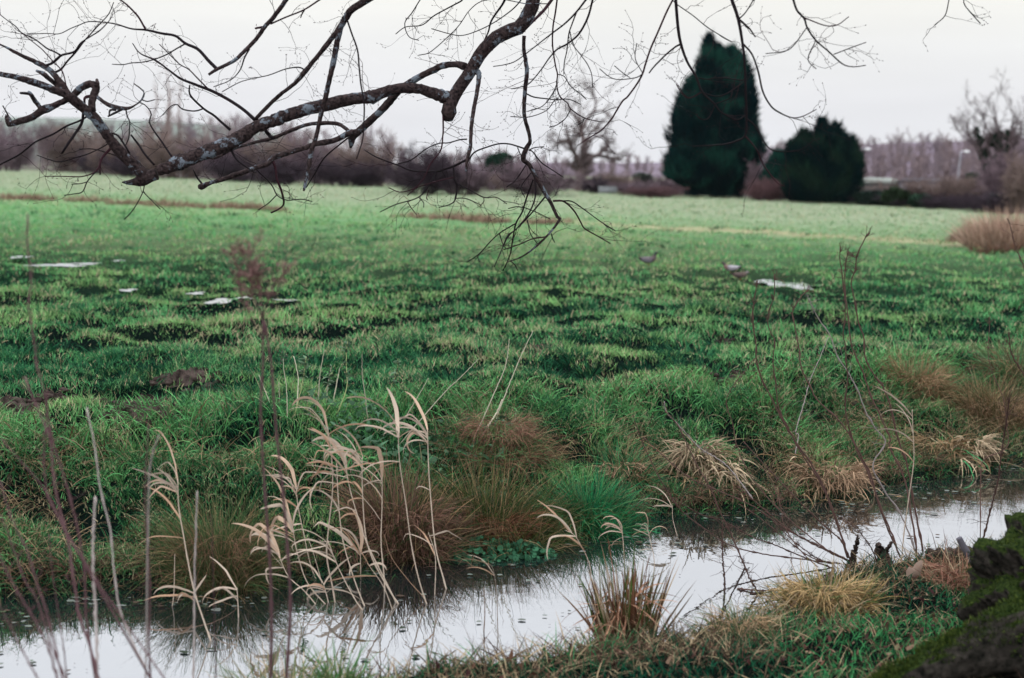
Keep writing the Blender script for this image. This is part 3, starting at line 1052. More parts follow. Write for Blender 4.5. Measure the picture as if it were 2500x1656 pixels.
trace('bough', 'H', [(1640, 1150, 115), (1540, 1060, 108), (1400, 930, 114), (1270, 780, 104), (1180, 660, 95), (1080, 520, 100), (980, 420, 92), (870, 330, 98), (760, 245, 90), (690, 215, 76), (600, 180, 74), (450, 120, 65), (300, 75, 60), (150, 32, 52), (-60, -5, 44)], dz=-0.4)
trace('branch', 'A', [(820, 1150, 80), (740, 1020, 76), (680, 940, 62), (620, 860, 56), (520, 790, 50), (400, 730, 45), (270, 670, 36), (150, 610, 28), (90, 575, 22), (0, 535, 16), (-90, 500, 12)])
trace('branch', 'A', [(640, 875, 24), (730, 830, 20), (800, 740, 17), (900, 630, 18), (1000, 500, 14), (1100, 390, 10), (1200, 280, 8), (1300, 170, 7), (1360, 30, 5)], dz=0.3)
trace('branch', 'A', [(540, 790, 26), (620, 760, 26), (690, 700, 26), (740, 662, 22), (890, 620, 20), (960, 520, 12), (1080, 440, 10), (1190, 370, 10), (1290, 270, 6), (1340, 200, 4)], dz=-0.2)
trace('branch', 'A', [(720, 660, 17), (650, 620, 14), (560, 580, 14), (430, 480, 11), (330, 430, 10), (250, 390, 10), (190, 320, 8), (100, 255, 6), (-20, 160, 5)], dz=0.2)
trace('twig_branch', 'A', [(800, 1085, 9), (770, 930, 9), (735, 840, 9), (640, 740, 8), (520, 610, 8), (440, 540, 7), (250, 390, 6)])
trace('branch', 'B', [(340, 895, 22), (390, 860, 28), (440, 830, 34), (640, 730, 36), (760, 620, 38), (900, 480, 40), (1020, 310, 42), (1100, 230, 44), (1210, 80, 44), (1270, -10, 48), (1330, -90, 50)], Y0=7.7, ext=None)
trace('branch', 'B', [(445, 835, 38), (400, 790, 36), (330, 720, 34), (210, 590, 31), (60, 520, 28), (-60, 430, 25), (-226, 400, 24), (-406, 360, 20), (-586, 345, 14), (-766, 290, 11), (-916, 268, 9), (-1096, 260, 8), (-1206, 300, 7), (-1306, 340, 6), (-1446, 405, 6), (-1600, 402, 5), (-1830, 410, 4)], dz=0.3)
trace('twig_branch', 'A', [(1745, 360, 18), (1660, 210, 17), (1600, 140, 16), (1520, 60, 14), (1420, -15, 12), (1300, -90, 10)])
trace('twig_branch', 'A', [(2215, 525, 14), (2100, 590, 12), (2000, 650, 11), (1850, 710, 10), (1700, 745, 9), (1570, 755, 8), (1470, 775, 7), (1340, 770, 5)])
trace('stub', 'A', [(780, 1100, 60), (700, 1030, 52), (620, 970, 46), (530, 893, 44), (480, 865, 34), (440, 850, 24)])
trace('dead_branch', 'A', [(1100, 1330, 84), (1098, 1250, 78), (1110, 1170, 80), (1140, 1090, 84), (1150, 1030, 80), (1100, 1010, 78), (1050, 1012, 78), (960, 1060, 76), (870, 1150, 72), (740, 1220, 62), (620, 1280, 72), (500, 1325, 80), (400, 1395, 66), (250, 1450, 66), (150, 1478, 64), (100, 1485, 58)], dz=0.25)
trace('stub', 'A', [(1150, 1040, 70), (1165, 1000, 44), (1158, 955, 26)])
trace('stub', 'A', [(110, 1480, 60), (95, 1430, 60), (80, 1395, 34)])
trace('twig_branch', 'A', [(105, 1400, 14), (70, 1330, 12), (35, 1268, 10)])
trace('stub', 'A', [(500, 1310, 44), (420, 1210, 40), (362, 1122, 38), (342, 1098, 20)])
trace('stub', 'A', [(362, 1125, 30), (310, 1118, 28), (245, 1114, 22)])
trace('dead_branch', 'A', [(1125, 1120, 36), (1210, 1200, 37), (1290, 1250, 37), (1400, 1290, 44), (1520, 1300, 36), (1600, 1270, 15), (1690, 1200, 14), (1725, 1110, 11), (1680, 1060, 9), (1600, 1000, 8)], dz=-0.2)
trace('stub', 'A', [(1460, 1310, 24), (1380, 1350, 22), (1288, 1396, 14)])
trace('stub', 'A', [(1390, 1318, 22), (1320, 1320, 20), (1304, 1388, 10)])
trace('twig_branch', 'A', [(1690, 1190, 10), (1760, 1215, 9), (1850, 1195, 7)])
trace('twig_branch', 'A', [(1505, 1310, 12), (1525, 1400, 11), (1552, 1460, 10), (1548, 1560, 10), (1540, 1650, 9), (1500, 1750, 7)])
trace('stub', 'A', [(1120, 1150, 36), (1040, 1160, 32), (1010, 1190, 26), (1015, 1245, 14)])
trace('branch', 'H', [(1000, 470, 22), (980, 482, 18), (900, 530, 17), (750, 590, 16), (600, 680, 15), (400, 770, 15), (220, 910, 14), (0, 1025, 13), (-90, 1080, 11)], dz=0.3)
trace('stub', 'H', [(940, 430, 26), (920, 560, 26), (830, 700, 27), (760, 800, 24), (698, 897, 18)])
trace('branch', 'H', [(1250, 840, 24), (1150, 950, 22), (1110, 1060, 16), (1050, 1120, 11), (930, 1158, 9), (800, 1160, 8), (650, 1155, 7), (505, 1157, 6)], dz=-0.3)
trace('twig_branch', 'H', [(1070, 1110, 9), (980, 1220, 9), (930, 1330, 8), (830, 1355, 7), (725, 1370, 5)])
trace('twig_branch', 'H', [(980, 1220, 7), (900, 1240, 6), (805, 1245, 5)])
trace('twig_branch', 'H', [(1130, 960, 15), (1128, 1050, 13), (1127, 1135, 10)])
trace('branch', 'H', [(1632, 1215, 8), (1610, 1330, 7), (1540, 1470, 7), (1470, 1570, 7), (1400, 1640, 5)])
trace('twig_branch', 'H', [(1610, 1330, 7), (1700, 1420, 6), (1805, 1525, 5)])
trace('branch', 'H', [(1740, 1030, 20), (1640, 920, 19), (1560, 800, 18), (1475, 690, 15)])
trace('branch', 'H', [(1460, 900, 18), (1400, 800, 17), (1330, 700, 18), (1250, 670, 14)])
trace('branch', 'H', [(1935, 935, 18), (1830, 780, 16), (1690, 570, 12), (1702, 450, 9), (1640, 360, 7), (1570, 320, 5)], dz=0.2)
trace('twig_branch', 'H', [(1240, 770, 10), (1150, 830, 9), (1000, 900, 9), (860, 945, 9), (680, 992, 9), (560, 970, 7), (420, 920, 5)])
trace('twig_branch', 'H', [(1330, 930, 9), (1200, 890, 8), (1050, 850, 8), (890, 850, 5)])
trace('bough', 'C', [(1260, 800, 80), (1190, 780, 70), (1130, 770, 62), (1000, 785, 62), (870, 840, 68), (740, 905, 68), (600, 985, 72), (480, 1070, 78), (400, 1150, 80), (300, 1270, 80), (180, 1390, 74), (50, 1510, 76), (-90, 1640, 76), (-105, 1700, 60), (-120, 1770, 22)], dz=0.5)
trace('branch', 'E', [(1850, 300, 60), (1800, 310, 56), (1740, 315, 54), (1600, 390, 46), (1400, 430, 42), (1250, 480, 42), (1080, 530, 46), (950, 580, 48), (900, 635, 46), (760, 680, 42), (600, 740, 42), (450, 790, 40), (320, 830, 34), (250, 858, 52), (215, 872, 58), (188, 872, 34)], dz=-0.3)
trace('twig_branch', 'E', [(220, 835, 16), (170, 770, 14), (135, 698, 8)])
trace('branch', 'E', [(1760, 310, 40), (1740, 300, 36), (1680, 250, 31), (1600, 217, 32), (1430, 217, 30), (1280, 240, 32), (1100, 310, 32), (950, 370, 34), (750, 420, 26), (550, 480, 23), (400, 560, 22), (330, 585, 14)], dz=0.4)
trace('branch', 'E', [(960, 610, 26), (985, 690, 20), (1000, 800, 18), (1040, 900, 18), (1070, 1040, 16), (1020, 1100, 11), (935, 1140, 14)])
trace('twig_branch', 'E', [(780, 680, 10), (820, 730, 8), (900, 800, 8), (960, 880, 8), (1000, 960, 8), (1100, 1010, 7), (1250, 1000, 6), (1362, 1025, 5)])
trace('twig_branch', 'E', [(992, 960, 7), (900, 1050, 6), (800, 1112, 5)])
trace('branch', 'E', [(1740, 360, 11), (1500, 560, 10), (1400, 720, 9), (1300, 880, 8)], dz=0.2)
trace('branch', 'E', [(880, 290, 30), (920, 340, 34), (950, 365, 30)])
trace('branch', 'E', [(525, 440, 26), (535, 510, 22), (590, 600, 15), (700, 680, 9), (780, 730, 7)])
trace('branch', 'B', [(900, 1425, 36), (1050, 1270, 36), (1200, 1130, 37), (1370, 1000, 38), (1500, 850, 44), (1620, 700, 43), (1760, 530, 46), (1890, 360, 60), (1990, 200, 70), (2060, 110, 72), (2250, -10, 80), (2400, -120, 84)], dz=-0.5)
trace('branch', 'B', [(1925, 300, 60), (1905, 400, 58), (1880, 500, 56), (1830, 750, 54), (1780, 980, 50), (1740, 1160, 46), (1690, 1340, 43), (1660, 1480, 41), (1620, 1660, 40), (1570, 1800, 44), (1540, 2000, 38), (1500, 2180, 34), (1478, 2280, 22), (1478, 2290, 14)], dz=0.2)
trace('branch', 'B', [(1990, 220, 16), (2050, 400, 15), (2120, 600, 15), (2140, 800, 14), (2160, 1000, 14), (2200, 1250, 14), (2195, 1480, 12), (2180, 1680, 11), (2110, 1900, 9)], dz=-0.3)
trace('twig_branch', 'B', [(1500, 850, 14), (1460, 820, 13), (1400, 805, 12), (1250, 830, 9), (1060, 900, 7), (830, 950, 6), (700, 990, 5), (500, 1100, 4)])
trace('branch', 'B', [(890, 1435, 38), (750, 1310, 34), (570, 1190, 32), (380, 1090, 31), (250, 1040, 28), (150, 1000, 26), (0, 940, 22), (-150, 830, 17), (-300, 720, 14), (-480, 640, 10), (-570, 520, 6)], dz=0.3)
trace('branch', 'B', [(600, 1555, 30), (500, 1470, 24), (400, 1380, 22), (280, 1300, 20), (120, 1140, 18), (113, 1020, 12)])
trace('twig_branch', 'B', [(280, 1300, 13), (170, 1330, 12), (20, 1305, 11), (-30, 1255, 9), (-100, 1265, 7), (-210, 1375, 5)])
trace('twig_branch', 'B', [(330, 1060, 12), (200, 930, 11), (100, 830, 9), (0, 775, 8), (-90, 690, 7), (-250, 530, 5)], dz=-0.2)
trace('twig_branch', 'B', [(830, 585, 15), (770, 690, 14), (715, 840, 9), (600, 960, 6), (400, 1040, 4)])
trace('stub', 'B', [(1030, 320, 30), (960, 330, 22), (895, 342, 18)])
trace('twig_branch', 'B', [(1080, 290, 16), (1260, 210, 14), (1480, 120, 14), (1660, 5, 16), (1800, -80, 16)])
trace('twig_branch', 'B', [(1485, 120, 14), (1460, 165, 11), (1440, 212, 8)])
trace('branch', 'D', [(545, 400, 36), (540, 480, 32), (545, 580, 35), (575, 780, 40), (555, 1000, 38), (545, 1260, 36), (590, 1450, 34), (610, 1550, 32)] + [((920-1160)/0.21969+q[0]*0.25349/0.21969, 330/0.21969+q[1]*0.25349/0.21969, q[2]*0.25349/0.21969) for q in ((1470, 80, 34), (1440, 130, 36), (1408, 230, 38), (1470, 290, 34), (1540, 420, 34), (1620, 560, 32), (1680, 660, 28), (1740, 790, 24), (1760, 812, 22), (1700, 900, 16), (1620, 990, 15), (1500, 1100, 14), (1380, 1180, 11), (1250, 1225, 6))], dz=0.3)
trace('branch', 'F', [(1700, 635, 16), (1800, 640, 14), (1900, 730, 12), (1970, 850, 10), (2000, 900, 10), (2120, 970, 8), (2250, 1045, 6)], dz=0.3)
trace('twig_branch', 'F', [(1790, 635, 9), (1880, 640, 8), (2000, 720, 7), (2150, 830, 6), (2297, 922, 5)])
trace('branch', 'F', [(1520, 410, 13), (1530, 560, 11), (1500, 680, 11), (1440, 790, 10), (1340, 910, 10), (1260, 970, 9), (1210, 1090, 8), (1130, 1272, 5)], dz=-0.3)
trace('branch', 'F', [(1505, 430, 13), (1440, 610, 12), (1400, 740, 12), (1340, 850, 12), (1310, 1000, 10), (1280, 1160, 8), (1215, 1307, 6)], dz=0.2)
trace('branch', 'F', [(1625, 590, 12), (1500, 740, 11), (1370, 880, 9), (1270, 970, 7), (1225, 1060, 5)])
trace('branch', 'F', [(1340, 850, 9), (1190, 940, 8), (1090, 1030, 7), (980, 1150, 6), (865, 1227, 4)])
trace('twig_branch', 'F', [(1180, 945, 7), (1210, 1040, 6), (1240, 1090, 5)])
trace('twig_branch', 'F', [(970, 1160, 5), (975, 1190, 5), (992, 1222, 4)])
trace('branch', 'F', [(1640, 980, 9), (1500, 1000, 8), (1380, 1050, 7), (1220, 1105, 5)])
trace('twig_branch', 'F', [(1680, 950, 9), (1695, 1000, 7), (1712, 1032, 6)])
trace('twig_branch', 'F', [(1290, 1215, 6), (1330, 1250, 6), (1360, 1310, 5)])
trace('branch', 'F', [(1460, 145, 9), (1500, 160, 8), (1580, 260, 8), (1680, 330, 6), (1797, 407, 5)])
trace('twig_branch', 'F', [(1465, 145, 7), (1520, 122, 7), (1612, 112, 5)])
trace('branch', 'F', [(1425, 132, 12), (1360, 110, 11), (1270, 85, 10), (1170, 85, 10), (1050, 120, 10), (950, 160, 11), (900, 215, 11), (862, 290, 8)])
trace('twig_branch', 'F', [(1435, 290, 8), (1340, 430, 7), (1250, 502, 5)])
trace('twig_branch', 'F', [(1485, 365, 7), (1390, 500, 6), (1425, 600, 5)])
trace('twig_branch', 'F', [(1450, 815, 6), (1480, 950, 5), (1547, 1047, 4)])
trace('twig_branch', 'F', [(1420, 700, 7), (1350, 690, 6), (1267, 707, 5)])
trace('twig_branch', 'F', [(1400, 690, 6), (1550, 750, 5), (1672, 810, 4)])
trace('twig_branch', 'F', [(1355, 120, 8), (1380, 180, 6), (1410, 225, 5)])
trace('branch', 'C', [(1400, 860, 70), (1420, 890, 58), (1410, 1000, 46), (1380, 1180, 43), (1350, 1350, 41), (1325, 1550, 38), (1317, 1740, 34), (1290, 1860, 36), (1270, 1940, 26), (1262, 2060, 12)], dz=-0.3)
trace('branch', 'F', [(870, 235, 22), (740, 300, 18), (650, 330, 16), (570, 350, 15), (350, 345, 12), (200, 290, 10), (0, 215, 8), (-110, 150, 6)], dz=0.4)
trace('branch', 'F', [(738, 300, 14), (745, 420, 13), (770, 480, 14), (755, 620, 10), (700, 670, 7), (597, 697, 5)])
trace('branch', 'F', [(770, 465, 9), (900, 530, 7), (1030, 600, 7), (1150, 600, 6), (1252, 662, 5)], dz=-0.2)
trace('twig_branch', 'F', [(1030, 600, 6), (1030, 640, 5), (998, 680, 4)])
trace('branch', 'F', [(575, 352, 10), (470, 530, 8), (380, 610, 7), (180, 670, 6), (28, 742, 5)], dz=-0.3)
trace('twig_branch', 'F', [(295, 640, 5), (330, 700, 5), (382, 767, 4)])
trace('branch', 'C', [(985, 1290, 16), (988, 1420, 15), (990, 1568, 14), (985, 1620, 13), (960, 1800, 13), (840, 1960, 11), (760, 2130, 8), (640, 2270, 7), (560, 2340, 5)], dz=-0.3)
trace('branch', 'F', [(870, 40, 10), (800, 45, 9), (690, 75, 8), (600, 80, 8), (480, 130, 8), (330, 240, 8), (200, 280, 7)])
trace('branch', 'F', [(755, 405, 8), (600, 440, 7), (430, 490, 7), (240, 550, 6), (113, 507, 5)])
trace('twig_branch', 'F', [(500, 530, 6), (480, 600, 6), (490, 625, 5)])
trace('twig_branch', 'F', [(400, 595, 6), (450, 650, 5), (450, 695, 4)])
trace('twig_branch', 'F', [(760, 610, 6), (850, 610, 6), (950, 650, 5), (998, 672, 4)])
trace('branch', 'D', [(1275, -50, 18), (1230, 0, 17), (1120, 140, 16), (1000, 260, 14), (870, 360, 12), (740, 460, 9), (600, 570, 8), (450, 680, 7), (330, 720, 6), (200, 740, 4)], Y0=7.8)
trace('branch', 'D', [(1320, -60, 18), (1305, 0, 18), (1250, 200, 18), (1150, 380, 18), (1020, 490, 15), (910, 550, 14), (820, 650, 11), (730, 780, 9), (600, 930, 8), (500, 970, 6), (400, 990, 4)], Y0=7.5)
trace('branch', 'D', [(912, -60, 15), (910, 0, 14), (890, 150, 14), (865, 300, 13), (860, 500, 12), (890, 720, 12), (915, 830, 11), (905, 940, 10), (940, 1070, 10), (1030, 1150, 9), (1060, 1210, 9), (1210, 1310, 7), (1390, 1355, 5)], Y0=8.6)
trace('twig_branch', 'D', [(1060, 1215, 7), (1010, 1310, 6), (920, 1385, 5), (825, 1417, 4)])
trace('twig_branch', 'D', [(1210, 1310, 6), (1200, 1350, 5), (1138, 1392, 4)])
trace('twig_branch', 'D', [(930, 1090, 6), (880, 1120, 6), (790, 1230, 5), (600, 1300, 5), (393, 1297, 3)])
trace('twig_branch', 'D', [(920, 830, 6), (990, 850, 6), (1060, 960, 5), (1150, 1030, 5), (1237, 1107, 3)])
trace('twig_branch', 'D', [(900, 950, 6), (860, 1040, 5), (750, 1180, 4), (583, 1240, 3)])
trace('twig_branch', 'D', [(560, 1038, 12), (650, 1080, 11), (800, 1100, 9), (900, 1110, 8), (1040, 1105, 7), (1170, 1160, 4)])
trace('branch', 'D', [(1125, 140, 12), (1080, 260, 10), (1040, 380, 9), (1020, 560, 8), (990, 700, 7), (985, 830, 5)])
trace('twig_branch', 'D', [(1050, 340, 8), (1090, 500, 7), (1180, 620, 6), (1250, 720, 6), (1295, 830, 5), (1305, 978, 4)])
trace('branch', 'D', [(900, -60, 30), (850, 0, 30), (760, 120, 28), (640, 240, 25), (570, 310, 22)], dz=-0.2)
trace('branch', 'D', [(2220, -60, 16), (2195, 0, 15), (2120, 150, 16), (2030, 360, 16), (1950, 540, 16), (1890, 720, 16), (1860, 820, 17), (1800, 930, 16), (1690, 1080, 15), (1640, 1120, 15), (1560, 1250, 14), (1510, 1330, 13), (1400, 1450, 11), (1240, 1550, 9), (1140, 1620, 6)], Y0=7.4)
trace('branch', 'G', [(128, -40, 17), (130, 0, 17), (145, 180, 17), (165, 290, 16), (205, 400, 13), (260, 490, 13), (300, 590, 12), (380, 670, 10), (420, 720, 8), (520, 770, 7), (580, 740, 5)], Y0=7.2)
trace('branch', 'G', [(163, 285, 11), (130, 300, 9), (70, 350, 8), (30, 390, 8), (-10, 430, 7), (-40, 470, 6)])
trace('twig_branch', 'D', [(1860, 820, 8), (1800, 860, 7), (1640, 885, 6), (1550, 880, 5), (1470, 840, 5), (1383, 765, 4)])
trace('twig_branch', 'D', [(1720, 865, 5), (1640, 810, 5), (1548, 733, 4)])
trace('twig_branch', 'D', [(1855, 805, 6), (1780, 650, 5), (1795, 490, 4)])
trace('branch', 'G', [(480, -40, 20), (490, 0, 20), (530, 120, 18), (560, 290, 15), (575, 450, 13), (580, 600, 13), (585, 750, 12), (575, 870, 11), (510, 910, 9), (420, 930, 7), (240, 940, 4)], Y0=7.0)
trace('twig_branch', 'G', [(535, 122, 9), (600, 180, 8), (642, 237, 6)])
trace('twig_branch', 'G', [(540, 120, 6), (580, 80, 5), (630, 0, 5), (660, -50, 5)])
trace('branch', 'G', [(565, 285, 10), (620, 350, 9), (660, 460, 9), (690, 590, 9), (740, 680, 8), (790, 720, 8), (870, 755, 5), (940, 750, 4), (1035, 703, 3)])
trace('branch', 'G', [(578, 875, 7), (650, 960, 6), (690, 1050, 6), (730, 1110, 5), (790, 1180, 5), (832, 1195, 4)])
trace('branch', 'G', [(585, 762, 8), (640, 810, 7), (690, 900, 6), (740, 960, 6), (830, 975, 5), (940, 960, 4), (1018, 898, 3)])
trace('twig_branch', 'G', [(275, 500, 6), (330, 510, 5), (430, 500, 5), (570, 520, 4)])
trace('twig_branch', 'G', [(300, 590, 6), (220, 630, 6), (170, 600, 5), (133, 537, 4)])
trace('twig_branch', 'G', [(310, 600, 6), (400, 620, 5), (480, 590, 5), (562, 530, 4)])
trace('twig_branch', 'G', [(385, 668, 6), (480, 630, 5), (492, 578, 4)])
trace('twig_branch', 'G', [(380, 680, 6), (340, 760, 5), (290, 765, 5), (262, 735, 4)])
trace('branch', 'G', [(870, -45, 13), (885, 0, 12), (910, 70, 11), (955, 120, 10), (975, 180, 9), (1030, 260, 8), (1110, 330, 7), (1200, 410, 6), (1270, 430, 4), (1352, 420, 3)], Y0=6.8)
trace('twig_branch', 'G', [(955, 115, 6), (1090, 165, 5), (1170, 160, 4), (1242, 108, 3)])
trace('twig_branch', 'G', [(970, 180, 4), (890, 290, 4), (830, 330, 4), (708, 345, 3)])
trace('twig_branch', 'G', [(1030, 260, 4), (980, 380, 4), (1032, 442, 3)])
trace('twig_branch', 'G', [(1145, 350, 4), (1250, 310, 4), (1352, 273, 3)])
trace('twig_branch', 'G', [(1900, -40, 4), (1885, 0, 4), (1860, 100, 4), (1793, 162, 3)], Y0=7.2)
trace('twig_branch', 'G', [(1970, -40, 4), (1980, 0, 4), (1990, 40, 4), (2087, 152, 4)], Y0=7.2)
trace('twig_branch', 'G', [(100, -10, 4), (140, 30, 4), (240, 100, 4), (340, 180, 4), (492, 272, 3)], Y0=7.2)
trace('twig_branch', 'C', [(1740, -40, 26), (1700, 50, 22), (1570, 240, 18), (1530, 380, 14), (1480, 490, 12)], Y0=8.1)
trace('twig_branch', 'C', [(1230, -20, 14), (1210, 10, 13), (1080, 80, 12), (880, 190, 10), (740, 300, 8), (540, 325, 6), (420, 410, 4)], Y0=8.8)
trace('twig_branch', 'C', [(730, -20, 8), (700, 20, 8), (620, 150, 8), (530, 280, 7), (580, 440, 6), (700, 485, 4)], Y0=8.8)
trace('twig_branch', 'C', [(1930, -20, 12), (1900, 30, 11), (1800, 130, 9), (1600, 270, 7), (1400, 370, 7), (1220, 425, 6), (1080, 410, 6), (850, 345, 4)], Y0=8.4)
trace('twig_branch', 'C', [(1650, -20, 6), (1440, 20, 6), (1300, 130, 6), (1190, 290, 5), (1080, 410, 5), (840, 620, 5), (700, 662, 4)], Y0=9.2)

def bough_point(samples, q):
    d = np.hypot(samples[:, 0]-q[0], samples[:, 1]-q[1])
    k = int(np.argmin(d))
    return d[k], samples[k, 2]

def make_limbs():
    rng = np.random.default_rng(21)
    known = np.zeros((0, 3))
    bark = np.array([0.012, 0.009, 0.011])
    red = np.array([0.026, 0.010, 0.014])
    top_end = []
    for (name, crop, pts, dz, Y0, ext, follow) in LIMBS:
        s = np.array(px(crop, pts))
        n = max(12, int(np.hypot(np.diff(s[:, 0]), np.diff(s[:, 1])).sum()/7))
        n = min(n, 150)
        q = spline(np.column_stack([s[:, 0], s[:, 1], np.zeros(len(s)), s[:, 2]]), n)
        t = np.linspace(0, 1, n)
        start, end, d = Y0, None, 1e9
        exits = s[0, 1] < 0 or s[-1, 1] < 0
        if len(known):
            d, y = bough_point(known, q[0])
            if d < 22:
                start = y
            d2, y2 = bough_point(known, q[-1])
            if exits and d2 < 22:
                end = y2
        Y = start+((end-start) if end is not None else dz)*t
        if end is None:
            Y = Y+0.05*np.sin(t*5+rng.uniform(0, 6))*t
        if d < 22 and s[-1, 1] < 0:
            Y = start+dz*t
        P = np.array([on_y(q[k, 0], q[k, 1], Y[k]) for k in range(n)])
        R = (np.maximum(q[:, 3], 1.2)*1.08+1.0)*Y/FPX*0.5
        known = np.vstack([known, np.column_stack([q[:, 0], q[:, 1], Y])])
        if ext is not None:
            P = np.vstack([np.array(ext), P])
            P = spline(P, n+20)
            R = np.concatenate([np.linspace(R[0]*1.25, R[0], 20), R])
        elif s[0, 1] < 0:
            top_end.append((P[0], P[0]-P[2], R[0]))
        elif s[-1, 1] < 0:
            top_end.append((P[-1], P[-1]-P[-3], R[-1]))
        thick = R.max() > 0.012
        if thick:        # knots and swellings
            for _ in range(int(3+len(R)/9)):
                k0, h = rng.uniform(0, len(R)), rng.uniform(-0.05, 0.16)
                R = R*(1+h*np.exp(-((np.arange(len(R))-k0)/1.6)**2))
            P = P+(rng.normal(size=P.shape)*R[:, None]*0.05)
        b = Buf()
        c = bark if rng.random() < 0.75 else red
        nm = {'bough': 'bough', 'twig_branch': 'branch', 'dead_branch': 'dead_branch', 'stub': 'branch_stub', 'broken_tip': 'branch_stub'}.get(name, 'branch')
        tubes(b, P[None], R[None], 14 if R.max() > 0.03 else (8 if thick else 5), c, cap=True)
        o = b.build(nm, M_BARK if thick else M_TWIG, TREE)
        # fine twigs with buds along the bough
        Lm = np.linalg.norm(np.diff(P, axis=0), axis=1).sum()
        dens = {'bough': 7, 'branch': 9, 'twig_branch': 11, 'dead_branch': 5}.get(name, 0)
        nt_ = int(Lm*dens+rng.random())
        if nt_ == 0:
            continue
        r_t = 0.00155
        W, RR = sprout(P[None], np.full((1, len(P)), r_t/0.9), nt_, 0, np.pi*0.3, rng, K=7, tmin=0.12)
        base = W[:, 0]
        k = np.argmin(np.linalg.norm(P[None]-base[:, None], axis=2), axis=1)
        k = np.clip(k, 1, len(P)-1)
        T = P[k]-P[k-1]
        T /= np.maximum(np.linalg.norm(T, axis=1, keepdims=True), 1e-9)
        Dn = rng.normal(size=(nt_, 3))*np.array([1, 0.7, 1])
        dr = T*0.75+Dn*0.7
        dr /= np.linalg.norm(dr, axis=1, keepdims=True)
        ln = rng.uniform(0.07, 0.30, nt_)*(1.25 if name == 'branch' else 1)
        W, RR = walk(base, dr, ln, np.full(nt_, r_t)*rng.uniform(0.75, 1.3, nt_), 8, rng, 0.24, 0.02, 0.5)
        W2, RR2 = sprout(W, RR, 2, 0.45, 0.8, rng, K=5, rfac=0.8, jit=0.25)
        b = Buf()
        cc = np.where(rng.random((nt_, 1)) < 0.3, red, bark)
        tubes(b, W, RR, 3, cc)
        tubes(b, W2, RR2, 3, np.repeat(cc, 2, 0))
        ends = np.concatenate([W[:, -1], W2[:, -1], W2[:, 2]])
        dirs = np.concatenate([W[:, -1]-W[:, -2], W2[:, -1]-W2[:, -2], rng.normal(size=(len(W2), 3))])
        dirs /= np.linalg.norm(dirs, axis=1, keepdims=True)
        BP = np.stack([ends-dirs*0.002, ends+dirs*0.003, ends+dirs*0.007], 1)
        tubes(b, BP, np.array([[0.0012, 0.0021, 0.0004]])*np.ones((len(ends), 1)), 4, red*0.8)
        b.build('twigs', M_TWIG, o)['kind'] = 'stuff'
    # the parts of the crown above the picture that carry these boughs
    b = Buf()
    main = spline([(3.1, 6.1, 3.6), (2.5, 6.7, 4.1), (1.9, 7.2, 4.35), (0.9, 7.6, 4.6), (-0.4, 7.9, 4.6), (-1.6, 8.0, 4.4)], 60)
    tubes(b, main[None], np.linspace(0.2, 0.05, 60)[None], 12, bark, cap=True)
    tubes(b, spline([(3.1, 6.1, 3.5), (2.6, 6.6, 3.9), (1.9, 7.2, 4.0), (1.2, 7.6, 3.85)], 30)[None], np.linspace(0.24, 0.12, 30)[None], 12, bark, cap=True)
    for (p, d, r) in top_end:
        d = d/np.linalg.norm(d)
        k = np.argmin(np.linalg.norm(main-(p+np.array([0.35, 0, 1.2])), axis=1))
        g = main[k]
        pts = spline([p, p+d*0.35, (p+d*0.6+g)/2+np.array([0, 0, 0.1]), g], 18)
        tubes(b, pts[None], np.linspace(r, r*1.5+0.004, 18)[None], 7, bark)
    b.build('bough', M_BARK, TREE)

make_limbs()
# ------------------------------------------------------------------ tussocks and clumps on the banks
C_SEDGE = np.array([0.030, 0.062, 0.022])
C_RUST = np.array([0.135, 0.058, 0.034])
C_STRAW = np.array([0.34, 0.26, 0.175])
C_TAN = np.array([0.22, 0.145, 0.080])

